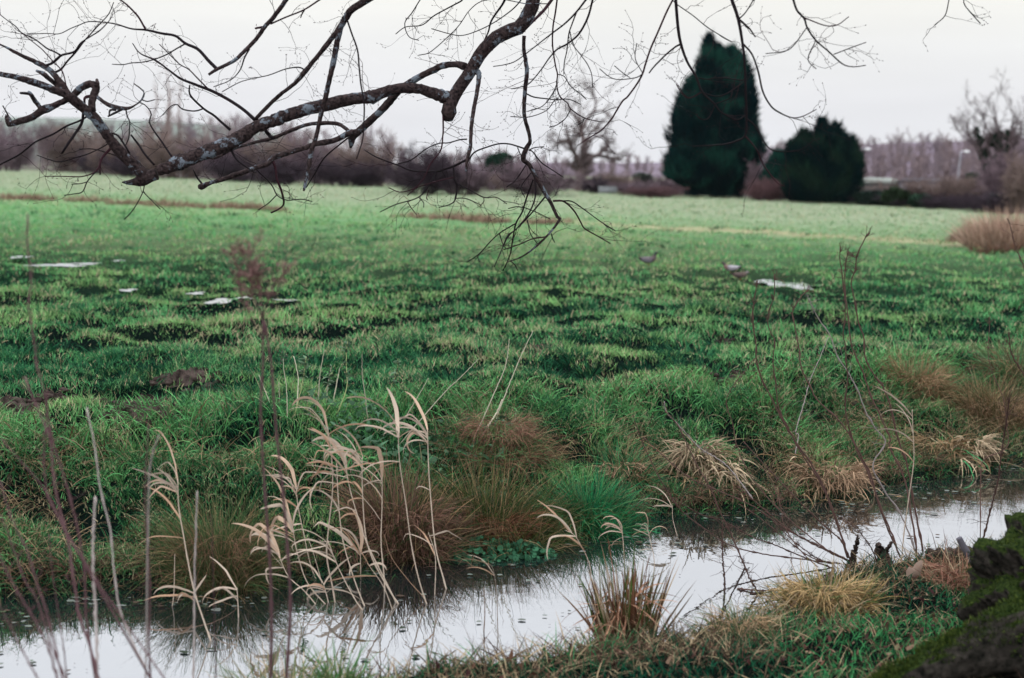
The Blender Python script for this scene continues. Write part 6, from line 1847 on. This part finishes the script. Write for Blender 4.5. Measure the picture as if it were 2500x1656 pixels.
SH = [
    ('pale thicket at the far left under the broken dead branch', 20, 418, 330, 110, 'purple'),
    ('taller brown shrub behind the small round tree at left', 175, 420, 322, 150, 'brown'),
    ('low dark shrub behind the hanging twigs at left', 235, 424, 372, 120, 'dark'),
    ('brown shrub right of the low dark one at left', 300, 428, 345, 130, 'brown'),
    ('low dark purple thicket under the bough junction', 330, 432, 368, 150, 'dark'),
    ('broad brown thicket below the faint tall trees', 440, 436, 330, 170, 'brown'),
    ('purple thicket right of the faint tall trees, behind the bough', 560, 440, 335, 150, 'purple'),
    ('low dark thicket behind the bough right of the tall trees', 600, 444, 378, 170, 'dark'),
    ('rounded brown shrub behind the main bough', 690, 446, 340, 140, 'brown'),
    ('dark purple shrub below the lower lichened branch', 680, 452, 392, 130, 'dark'),
    ('purple shrub behind the hanging broken branch', 790, 450, 350, 150, 'purple'),
    ('low dark shrub right of the hanging broken branch', 850, 455, 392, 170, 'dark'),
    ('brown shrub at the left of the tall dark purple one', 900, 455, 352, 130, 'brown'),
    ('tall dark purple shrub standing forward of the hedge in the middle', 1025, 475, 342, 165, 'dark'),
    ('rounded purple shrub right of the tall dark one', 1130, 476, 385, 170, 'purple'),
    ('low brown shrub at the foot of the round evergreen', 1215, 466, 415, 90, 'brown'),
    ('rounded purple brown shrub left of the pollard oak', 1320, 478, 380, 190, 'purple'),
    ('low dark shrub touching the right of the oak trunk', 1445, 472, 425, 70, 'dark'),
    ('brown shrub right of the oak', 1490, 470, 412, 110, 'brown'),
    ('low purple scrub between the oak and the tallest conifer', 1560, 474, 438, 130, 'purple'),
    ('reddish bramble scrub at the left foot of the tallest conifer', 1590, 482, 448, 130, 'red'),
    ('purple grey scrub rising behind the reddish scrub, left of the tallest conifer', 1640, 474, 424, 130, 'purple'),
    ('reddish bramble scrub in the gap between the conifers', 1868, 490, 428, 90, 'red'),
    ('purple shrub behind the gap between the conifers', 1865, 486, 380, 90, 'purple'),
    ('dark low shrub right of the three spired conifer', 2140, 502, 466, 100, 'dark'),
    ('dark low shrub below the pale shed roof', 2215, 506, 468, 110, 'dark'),
    ('brown arched shrub over the blue grey shed', 2270, 505, 425, 190, 'brown'),
    ('dark low shrub between the blue grey shed and the second lamp', 2310, 511, 470, 120, 'dark'),
    ('brown shrub left of the ivy clad tree', 2345, 510, 420, 120, 'brown'),
    ('dark low shrub at the foot of the ivy clad tree', 2400, 517, 462, 120, 'dark'),
    ('purple thicket right of the ivy clad tree', 2465, 517, 350, 150, 'purple'),
    ('brown thicket at the right edge of the picture', 2520, 525, 365, 130, 'brown'),
    ('dark thicket at the foot of the right edge thicket', 2475, 522, 455, 130, 'dark'),
]
for k, (lb, x, yb, yt, w_px, kind) in enumerate(SH):
    shrub(lb, x, yb, yt, w_px, kind, k)
# taller bare trees in a second row
def bare_tree(name, label, foot, H, W, seed, col, levels=3, upright=0.25, trunk_r=None, trunk_h=0.28, limbs=None, per=(9, 8, 6), group=None, thin=0.012, mat_=None):
    rng = np.random.default_rng(1000+seed)
    root = empty(name, tuple(foot))
    tag(root, label, 'tree', group)
    tr = trunk_r or H*0.022
    if limbs is None:
        n = 12
        z = np.linspace(0, 1, n)
        T = np.stack([foot[0]+np.cumsum(rng.normal(0, 0.010*H, n)), foot[1]+np.cumsum(rng.normal(0, 0.010*H, n)), foot[2]-0.1+z*H*0.86], 1)
        T[0, :2] = foot[:2]
        P0, R0 = T[None], (tr*(1-0.85*z)+tr*0.7*np.exp(-z*14))[None]
        tmin = trunk_h
    else:
        P0 = np.stack([spline(q[0], 12) for q in limbs])
        R0 = np.stack([np.linspace(q[1], q[2], 12) for q in limbs])
        tmin = 0.3
    b = Buf()
    tubes(b, P0, R0, 9, col)
    b.build('trunk', mat_ or M_TWIG, root)
    b = Buf()
    ratio = (W/H)*0.62 if limbs is None else 0.55
    P1, R1 = sprout(P0, R0, per[0]*(2 if limbs is None else 1), ratio, 0.95 if upright < 0.4 else 0.5, rng, K=7, up=upright, tmin=tmin, rfac=0.55, jit=0.2)
    tubes(b, P1, np.maximum(R1, thin), 5, np.asarray(col)*rng.uniform(0.8, 1.2, (len(P1), 1)))
    P2, R2 = sprout(P1, R1, per[1], 0.5, 0.75, rng, K=5, up=upright*0.5, tmin=0.2, rfac=0.6)
    tubes(b, P2, np.maximum(R2, thin*0.8), 4, np.asarray(col)*rng.uniform(0.8, 1.3, (len(P2), 1)))
    P3, R3 = sprout(P2, R2, per[2], 0.5, 0.7, rng, K=4, up=upright*0.4, tmin=0.2, rfac=0.7)
    tubes(b, P3, np.maximum(R3, thin*0.62), 3, np.asarray(col)*rng.uniform(0.8, 1.4, (len(P3), 1)))
    b.build('crown', M_TWIG, root)
    return root

def foot_at(x, D):
    q = on_y(x, 500, D)
    return np.array([q[0], D, 0.0])

# pollard oak
oc = at_D(1420, 468)
ko = oc[1]/FPX*(400/1845)
def ol(pts, r0, r1, dy=0.0):
    return ([(oc[0]+(x-640)*ko, oc[1]+dy*i, (1335-y)*ko) for i, (x, y) in enumerate(pts)], r0*ko*0.9, r1*ko*0.8)
OAKC = np.array([0.105, 0.080, 0.080])
oak_limbs = [
    ol([(640, 1335), (636, 1200), (632, 1080), (640, 960), (650, 850)], 52, 30),
    ol([(590, 1330), (606, 1180), (610, 1060), (640, 960), (650, 900)], 34, 40),
    ol([(645, 980), (655, 840), (640, 720), (620, 600), (600, 500), (590, 380)], 42, 7, 0.2),
    ol([(620, 1090), (580, 980), (530, 880), (485, 780), (470, 700), (430, 600)], 38, 7, -0.3),
    ol([(490, 790), (430, 770), (370, 790), (310, 850), (270, 890)], 20, 6, -0.3),
    ol([(650, 1020), (730, 960), (810, 930), (920, 945), (1010, 960), (1100, 975)], 38, 10, 0.3),
    ol([(800, 935), (860, 890), (940, 870), (1040, 900)], 20, 6, 0.4),
    ol([(650, 840), (710, 770), (790, 720), (870, 720), (990, 730)], 26, 7, 0.4),
    ol([(660, 800), (720, 680), (800, 600), (830, 540)], 22, 6, -0.3),
    ol([(640, 640), (690, 510), (760, 450), (775, 300), (720, 190), (640, 140)], 20, 5, 0.3),
    ol([(765, 450), (850, 440), (930, 480), (960, 560)], 14, 5, -0.2),
    ol([(610, 560), (540, 500), (450, 400), (380, 330)], 14, 4, 0.3),
]
bare_tree('pollard_oak', 'bare old oak with a thick bent trunk and wide limbs, left of the tallest conifer', oc, 9, 9, 1, OAKC, limbs=oak_limbs, per=(9, 6, 5), upright=0.22, thin=0.007)
# faint tall poplars at left
for k, (x, D, H, W, lb) in enumerate(((418, 150, 13.2, 4.2, 'tallest faint slender bare tree behind the bough at left'), (375, 152, 11.5, 3.6, 'faint slender bare tree left of the tallest one, behind the twigs'), (450, 156, 12.2, 3.6, 'faint slender bare tree right of the tallest one, behind the bough'))):
    bare_tree('slender_tree', lb, foot_at(x, D), H, W, 10+k, PALEB*1.25, upright=0.75, per=(9, 6, 5), trunk_h=0.12, thin=0.008, trunk_r=0.13 if k else 0.19)
bare_tree('small_round_tree', 'small round bare tree on a short dark trunk at the left of the field', at_D(103, 424), 4.2, 5.2, 20, PURPLE*0.8, upright=0.2, per=(12, 8, 6), trunk_h=0.3, thin=0.012)
# right hand tall ivy tree
it = at_D(2425, 512)
ki = it[1]/FPX*(450/1680)
def il(pts, r0, r1, dy=0.0):
    return ([(it[0]+(x-1400)*ki, it[1]+dy*i, (1090-y)*ki*0.92) for i, (x, y) in enumerate(pts)], r0*ki*0.8, r1*ki*0.7)
IVC = np.array([0.085, 0.062, 0.068])
ivy_limbs = [il([(1400, 1095), (1390, 950), (1395, 820), (1400, 680), (1410, 520), (1405, 400), (1380, 220), (1350, 90)], 40, 5),
             il([(1380, 900), (1330, 760), (1290, 620), (1250, 500), (1200, 380), (1160, 250)], 28, 4, 0.2),
             il([(1400, 850), (1450, 740), (1480, 600), (1490, 420), (1470, 260), (1500, 130)], 28, 4, -0.2),
             il([(1410, 600), (1380, 440), (1320, 300), (1270, 150)], 18, 4, 0.2),
             il([(1440, 760), (1530, 620), (1590, 450), (1640, 320)], 20, 4, 0.2),
             il([(1300, 660), (1240, 560), (1140, 420), (1080, 320)], 14, 3, -0.2)]
ivt = bare_tree('ivy_clad_tree', 'bare tree with ivy darkened trunks at the right edge of the field', it, 9, 8, 30, IVC, limbs=ivy_limbs, per=(10, 6, 5), upright=0.3, thin=0.010)
def leaf_cloud(name, parent, pts, n, size, col, seed, label=None, cat=None, dens=1.0):
    rng = np.random.default_rng(1200+seed)
    P = []
    for (c, r, m) in pts:
        a = rng.normal(size=(m, 3))
        a /= np.linalg.norm(a, axis=1, keepdims=True)
        P.append(np.asarray(c)+a*np.asarray(r)*(1-0.35*rng.random((m, 1))**2))
    P = np.vstack(P)
    m = len(P)
    cc = mix(np.array(col)*0.7, np.array(col)*1.5, vnoise(P[:, 0]*2, P[:, 2]*2, 0.5, 95))*rng.uniform(0.6, 1.4, (m, 1))
    b = Buf()
    blades(b, P, rng.uniform(0.7, 1.4, m)*size, rng.uniform(0.5, 0.9, m)*size, rng.uniform(0, 6.28, m), rng.uniform(0.3, 1.9, m), rng.uniform(-0.3, 0.8, m), cc, K=2, rng=rng)
    return b.build(name, M_NEEDLE, parent, origin=None if parent is not None else pts[0][0])
pts = []
for (x, y, rx, ry, m) in ((1395, 760, 48, 60, 900), (1405, 660, 42, 60, 700), (1405, 520, 36, 60, 500), (1410, 430, 34, 50, 400), (1280, 600, 36, 55, 500), (1240, 480, 30, 50, 350), (1205, 400, 24, 45, 200), (1350, 470, 32, 60, 400), (1480, 560, 34, 60, 450), (1490, 430, 28, 50, 300), (1320, 720, 40, 50, 450), (1440, 740, 50, 55, 700)):
    pts.append(((it[0]+(x-1400)*ki, it[1], (1090-y)*ki), (rx*ki, rx*ki, ry*ki), m))
leaf_cloud('ivy', ivt, pts, 0, 0.12, (0.016, 0.034, 0.022), 1)

def evergreen(label, x, y_c, rx, ry, y_base, n, seed, col=(0.012, 0.036, 0.024), stem=True):
    c = at_D(x, y_base)
    k = c[1]/FPX
    rng = np.random.default_rng(1300+seed)
    root = empty('evergreen_bush', tuple(c))
    tag(root, label, 'bush', 'evergreen bushes at the field edge')
    zc = (y_base-y_c)*k
    pts = [((c[0], c[1], zc), (rx*k, rx*k*0.8, ry*k), n)]
    for q in range(7):
        a = rng.uniform(0, 6.28)
        pts.append(((c[0]+math.cos(a)*rx*k*0.5, c[1]+math.sin(a)*rx*k*0.4, zc+rng.uniform(-0.3, 0.55)*ry*k), (rx*k*0.55, rx*k*0.5, ry*k*0.55), n//4))
    leaf_cloud('foliage', root, pts, 0, 0.20, col, seed)
    b = Buf()
    ball(b, (c[0], c[1], zc), 1.0, np.array(col)*0.7, 14, 10, (rx*k*0.8, rx*k*0.6, ry*k*0.8), rng, 0.06)
    b.build('inner_twigs', M_NEEDLE, root)
    if stem:
        b = Buf()
        tubes(b, np.array([[(c[0], c[1], -0.1), (c[0]+0.1, c[1], zc*0.5), (c[0], c[1], zc)]]), np.array([[0.13, 0.10, 0.05]]), 8, (0.04, 0.03, 0.03))
        b.build('trunk', M_TWIG, root)
evergreen('round dark evergreen standing over the purple shrubs in the middle', 1216, 404, 33, 27, 462, 2600, 1)
evergreen('dark rounded evergreen beside the ivy clad tree', 2372, 455, 18, 28, 505, 900, 2)
evergreen('low dark green bush below the pale shed roof', 2185, 482, 30, 20, 506, 900, 3, (0.020, 0.034, 0.018))
evergreen('dark clipped low hedge right of the three spired conifer', 2130, 488, 45, 16, 503, 1100, 4, (0.012, 0.022, 0.018))
evergreen('low green bush right of the dark clipped hedge', 2245, 494, 26, 16, 508, 700, 5, (0.016, 0.034, 0.022))
evergreen('small evergreen bush at the foot of the right edge thicket', 2445, 500, 30, 20, 520, 800, 6, (0.012, 0.030, 0.024))
evergreen('grey green bush right of the oak, left of the tallest conifer', 1570, 440, 24, 14, 466, 600, 7, (0.045, 0.055, 0.045))

# street lamps, sheds, trough
def lamp(label, x, y_top, D, lean):
    q = on_y(x, y_top, D)
    base = np.array([q[0]-lean, D, 0.0])
    root = empty('street_lamp', tuple(base))
    tag(root, label, 'street lamp', 'street lamps beyond the field')
    b = Buf()
    P = spline([tuple(base+np.array([0, 0, -0.1])), (base[0]+lean*0.5, D, q[2]*0.5), (q[0], D, q[2])], 14)
    tubes(b, P[None], np.linspace(0.085, 0.06, 14)[None], 10, (0.27, 0.27, 0.31), cap=True)
    b.build('pole', M_STEM, root)
    b = Buf()
    tubes(b, spline([(q[0], D, q[2]), (q[0]+0.12, D, q[2]+0.10), (q[0]+0.34, D, q[2]+0.08)], 8)[None], np.full((1, 8), 0.05), 8, (0.5, 0.5, 0.55), cap=True)
    b.build('arm', M_STEM, root)
    b = Buf()
    ball(b, (q[0]+0.52, D, q[2]+0.05), 0.24, (0.6, 0.6, 0.62), 12, 8, (1.2, 0.6, 0.55))
    b.build('lamp_head', M_STEM, root)
lamp('pale lamp post right of the three spired conifer', 2103, 366, 118, 0.16)
lamp('fainter lamp post left of the ivy clad tree', 2346, 372, 125, 0.20)

def shed(name, label, x, D, w_, h, d, roof, wall, rise, hip):
    q = on_y(x, 480, D)
    c = np.array([q[0], D, 0.0])
    root = empty(name, tuple(c))
    tag(root, label, 'shed')
    b = Buf()
    box(b, (c[0]-w_/2, D, -0.1), (c[0]+w_/2, D+d, h), wall)
    b.build('wall', M_STEM, root, smooth=False)
    b = Buf()
    o = 0.18
    x0, x1, y0, y1 = c[0]-w_/2-o, c[0]+w_/2+o, D-o, D+d+o
    v = [(x0, y0, h+0.004), (x1, y0, h+0.004), (x1, y1, h+0.004), (x0, y1, h+0.004), (x0+hip, (y0+y1)/2, h+rise), (x1-hip*0.4, (y0+y1)/2, h+rise)]
    b.add(np.array(v), [[(0, 1, 5, 4), (2, 3, 4, 5)], [(1, 2, 5), (3, 0, 4)], [(0, 3, 2, 1)]], roof)
    b.build('roof', M_STEM, root, smooth=False)
shed('low_shed', 'low shed with a pale grey green roof beside the first lamp post', 2148, 112, 3.2, 0.95, 2.4, (0.20, 0.215, 0.20), (0.08, 0.08, 0.08), 0.42, 1.0)
shed('grey_shed', 'blue grey low shed half hidden under the arched brown shrub', 2265, 110, 3.6, 1.05, 2.2, (0.05, 0.045, 0.055), (0.16, 0.18, 0.23), 0.35, 0.5)
def trough():
    c = at_D(1484, 474)
    b = Buf()
    k = c[1]/FPX
    w2 = 22*k
    box(b, (c[0]-w2, c[1], 0.06), (c[0]+w2, c[1]+0.6, 0.42), (0.20, 0.21, 0.23))
    box(b, (c[0]-w2*1.06, c[1]-0.04, 0.423), (c[0]+w2*1.06, c[1]+0.64, 0.48), (0.24, 0.25, 0.27))
    for s in (-0.8, 0.8):
        box(b, (c[0]+s*w2-0.06, c[1]+0.05, -0.06), (c[0]+s*w2+0.06, c[1]+0.5, 0.057), (0.30, 0.31, 0.33))
    tag(b.build('water_trough', M_STEM, origin=tuple(c), smooth=False), 'small pale blurred trough in the grass right of the oak', 'trough')
trough()

# ducks in the meadow
def duck(label, q, s, face, cols, seed, up=1.0):
    c = on_ground(*q)
    rng = np.random.default_rng(1400+seed)
    root = empty('duck', tuple(c))
    tag(root, label, 'duck', 'ducks resting in the meadow')
    cf, sf = math.cos(face), math.sin(face)
    def W(p):
        p = np.asarray(p, float)*s
        return np.stack([c[0]+p[..., 0]*cf-p[..., 1]*sf, c[1]+p[..., 0]*sf+p[..., 1]*cf, c[2]+p[..., 2]], -1)
    # body, neck and head as one loft: station x, z, half width, half height, colour
    st = [(-0.62, 0.40, 0.02, 0.015, 1), (-0.52, 0.36, 0.09, 0.05, 1), (-0.40, 0.32, 0.16, 0.11, 0), (-0.20, 0.28, 0.21, 0.17, 0), (0.02, 0.27, 0.23, 0.19, 0), (0.20, 0.29, 0.21, 0.18, 2), (0.33, 0.36, 0.15, 0.15, 2), (0.38, 0.46*up+0.02, 0.09, 0.10, 2), (0.40, 0.56*up, 0.07, 0.08, 3), (0.44, 0.66*up, 0.085, 0.085, 3), (0.53, 0.68*up, 0.075, 0.075, 3), (0.60, 0.665*up, 0.045, 0.04, 3)]
    n = 14
    an = np.arange(n)*2*np.pi/n
    v, cc = [], []
    for k, (x, z, hw_, hh, ci) in enumerate(st):
        a, b_ = st[max(k-1, 0)], st[min(k+1, len(st)-1)]
        t = np.array([b_[0]-a[0], b_[1]-a[1]])
        t /= np.linalg.norm(t)
        v.append(np.stack([x-np.sin(an)*hh*t[1], np.cos(an)*hw_, z+np.sin(an)*hh*t[0]], 1))
        cc.append(np.repeat(np.array(cols[ci])[None], n, 0))
    v = W(np.concatenate(v))
    i = np.arange(len(st)-1)[:, None]*n
    j = np.arange(n)[None]
    b = Buf()
    b.add(v, [np.stack([i+j, i+(j+1) % n, i+n+(j+1) % n, i+n+j], -1).reshape(-1, 4), np.arange(n)[None], (len(st)-1)*n+np.arange(n)[None]], np.concatenate(cc))
    b.build('body', M_STEM, root)
    b = Buf()
    pt = np.array([(0.58, -0.035, 0.66*up), (0.58, 0.035, 0.66*up), (0.72, 0.04, 0.63*up), (0.72, -0.04, 0.63*up), (0.58, 0, 0.695*up), (0.71, 0, 0.645*up)])
    b.add(W(pt), [[(0, 3, 2, 1)], [(0, 1, 4), (3, 5, 2)], [(1, 2, 5, 4), (3, 0, 4, 5)]], (0.25, 0.20, 0.06))
    b.build('bill', M_STEM, root)
    for sg in (-1, 1):
        b = Buf()
        pt = [(-0.60, sg*0.06, 0.42), (-0.35, sg*0.185, 0.36), (-0.05, sg*0.245, 0.33), (0.18, sg*0.22, 0.36), (0.16, sg*0.15, 0.45), (-0.10, sg*0.15, 0.455), (-0.40, sg*0.09, 0.43)]
        top = W(np.array(pt))
        low = W(np.array([(x, y*1.03, z-0.02) for x, y, z in pt]))
        m = len(pt)
        b.add(np.vstack([top, low]), [np.arange(m)[None], np.array([(k, (k+1) % m, m+(k+1) % m, m+k) for k in range(m)])], cols[4])
        b.build('wing', M_STEM, root)
        b = Buf()
        tubes(b, W(np.array([[(0.0, sg*0.09, 0.14), (0.03, sg*0.09, 0.06), (0.0, sg*0.09, -0.02), (0.10, sg*0.09, -0.02)]])), np.full((1, 4), 0.014*s), 6, (0.28, 0.12, 0.04))
        b.build('leg', M_STEM, root)
DK = (0.045, 0.035, 0.045)
duck('dark duck with its head up, facing right, left of the bright puddle', (1582, 652), 0.30, 0.35, ((0.17, 0.16, 0.19), DK, (0.075, 0.055, 0.06), (0.03, 0.035, 0.035), (0.12, 0.10, 0.11)), 1)
duck('pale grey duck facing left just behind the bright puddle', (1784, 666), 0.26, 2.9, ((0.30, 0.28, 0.32), DK, (0.13, 0.085, 0.08), (0.06, 0.05, 0.05), (0.32, 0.30, 0.33)), 2, 0.86)
duck('brown duck crouched low beside the bright puddle', (1806, 688), 0.24, 0.2, ((0.10, 0.075, 0.075), (0.07, 0.055, 0.05), (0.10, 0.075, 0.065), (0.15, 0.13, 0.13), (0.09, 0.065, 0.06)), 3, 0.7)

# hills and the far wood
def hill(name, pts, D0, D1, col):
    """a long ridge: pts = (photo x, ridge photo y) seen at distance D1, rising from D0"""
    xs = np.linspace(pts[0][0], pts[-1][0], 120)
    ry = np.interp(xs, [p[0] for p in pts], [p[1] for p in pts])
    b = Buf()
    rows = []
    for k in range(14):
        t = k/13
        D = D0+(D1-D0)*t
        row = []
        for x, y in zip(xs, ry):
            top = on_y(x, y, D1)
            row.append((top[0]*D/D1, D, -0.4+(max(top[2], 0.3)+0.4)*(t*t*(3-2*t))))
        rows.append(row)
    back = [(p[0]*1.2, D1+250, -5) for p in rows[-1]]
    rows.append(back)
    v = np.array(rows).reshape(-1, 3)
    n = len(xs)
    i = np.arange(len(rows)-1)[:, None]*n
    j = np.arange(n-1)[None]
    b.add(v, [np.stack([i+j, i+j+1, i+n+j+1, i+n+j], -1).reshape(-1, 4)], col)
    tag(b.build(name, M_HILL), kind='structure')
M_HILL = noisy('hazed_hill_turf', (0.125, 0.150, 0.135), (0.175, 0.195, 0.175), 0.02, 0.95)  # greyed turf, distance haze mixed into the colour itself
hill('hill', [(-900, 330), (-300, 300), (0, 288), (180, 290), (350, 296), (520, 306), (640, 320), (760, 350), (900, 395), (1000, 405)], 420, 900, (0.1, 0.15, 0.1))
M_HILL = noisy('hill_woodland_floor', (0.095, 0.075, 0.105), (0.18, 0.145, 0.175), 0.12, 0.95)
hill('hill', [(1000, 404), (1300, 396), (1500, 398), (1700, 396), (1800, 376), (1880, 362), (2000, 360), (2200, 350), (2350, 346), (2500, 338), (2900, 325), (3400, 325)], 230, 420, (0.1, 0.09, 0.1))

def far_wood():
    """distant winter wood: many bare trees that read as one mass"""
    rng = np.random.default_rng(1500)
    feet, hs_ = [], []
    def row(xa, xb, n, D0, D1, ty):
        for _ in range(n):
            x = rng.uniform(xa, xb)
            D = rng.uniform(D0, D1)
            yt = np.interp(x, [p[0] for p in ty], [p[1] for p in ty])+rng.normal(0, 7)
            top = on_y(x, yt, D)
            # standing on the slope of the hill
            t = np.clip((D-230)/190, 0, 1) if x > 1000 else 0
            zg = 0
            feet.append((top[0], D, zg))
            hs_.append(max(top[2]-zg, 2.5))
    right = [(1000, 385), (1400, 392), (1500, 390), (1640, 395), (1860, 352), (2060, 352), (2150, 346), (2230, 338), (2290, 336), (2350, 342), (2420, 330), (2500, 322), (2900, 300)]
    row(1840, 2900, 230, 190, 330, right)
    row(1840, 2700, 70, 150, 200, [(p[0], p[1]+38) for p in right])
    row(1000, 1680, 90, 240, 340, [(1000, 380), (1200, 372), (1400, 388), (1500, 386), (1640, 392)])
    left = [(-500, 305), (0, 298), (200, 312), (330, 300), (520, 292), (640, 292), (800, 318), (930, 312), (1000, 372), (1300, 395)]
    row(-500, 1250, 170, 195, 290, left)
    feet_, hs2 = np.array(feet), np.array(hs_)
    n = len(feet_)
    d = rng.normal(size=(n, 3))*0.06+np.array([0, 0, 1.0])
    P0, R0 = walk(feet_, d/np.linalg.norm(d, axis=1, keepdims=True), hs2*0.9, hs2*0.014, 7, rng, 0.05)
    P1, R1 = sprout(P0, R0, 16, 0.34, 0.8, rng, K=5, up=0.35, tmin=0.15, rfac=0.6)
    P2, R2 = sprout(P1, R1, 9, 0.55, 0.7, rng, K=4, up=0.2, tmin=0.15, rfac=0.75)
    col = mix(np.array([0.175, 0.140, 0.168]), np.array([0.205, 0.155, 0.160]), rng.random(n))
    b = Buf()
    tubes(b, P0, R0, 5, col)
    tubes(b, P1, np.maximum(R1, 0.035), 3, np.repeat(col, 16, 0)*rng.uniform(0.8, 1.3, (len(P1), 1)))
    c2 = np.repeat(np.repeat(col, 16, 0), 9, 0)*rng.uniform(0.8, 1.35, (len(P2), 1))
    tubes(b, P2, np.maximum(R2, 0.028), 3, c2)
    # undergrowth at the feet of the trees
    k = np.repeat(np.arange(n), 26)
    m = len(k)
    P = feet_[k]+rng.normal(size=(m, 3))*np.array([2.5, 2.0, 0])
    d = rng.normal(size=(m, 3))*0.55+np.array([0, 0, 1.0])
    W, RR = walk(P, d/np.linalg.norm(d, axis=1, keepdims=True), hs2[k]*rng.uniform(0.15, 0.5, m), np.full(m, 0.035), 5, rng, 0.25)
    tubes(b, W, RR, 3, np.repeat(col, 26, 0)*rng.uniform(0.6, 1.1, (m, 1)))
    o = b.build('far_wood', M_TWIG)
    tag(o, 'distant bare winter wood in lilac brown haze along the horizon', 'wood', kind='stuff')
far_wood()
# ------------------------------------------------------------------ thin damp air over the whole valley
def haze():
    b = Buf()
    box(b, (-1400, -120, -6.0), (1400, 1700, 40.0))
    m = bpy.data.materials.new('haze_air')
    m.use_nodes = True
    t = m.node_tree
    t.nodes.clear()
    o = t.nodes.new('ShaderNodeOutputMaterial')
    v = t.nodes.new('ShaderNodeVolumePrincipled')
    v.inputs['Color'].default_value = (0.86, 0.88, 0.95, 1)
    v.inputs['Density'].default_value = 0.00006
    v.inputs['Anisotropy'].default_value = 0.2
    t.links.new(v.outputs[0], o.inputs['Volume'])
    h = b.build('haze', m, smooth=False)
    tag(h, kind='stuff')
haze()
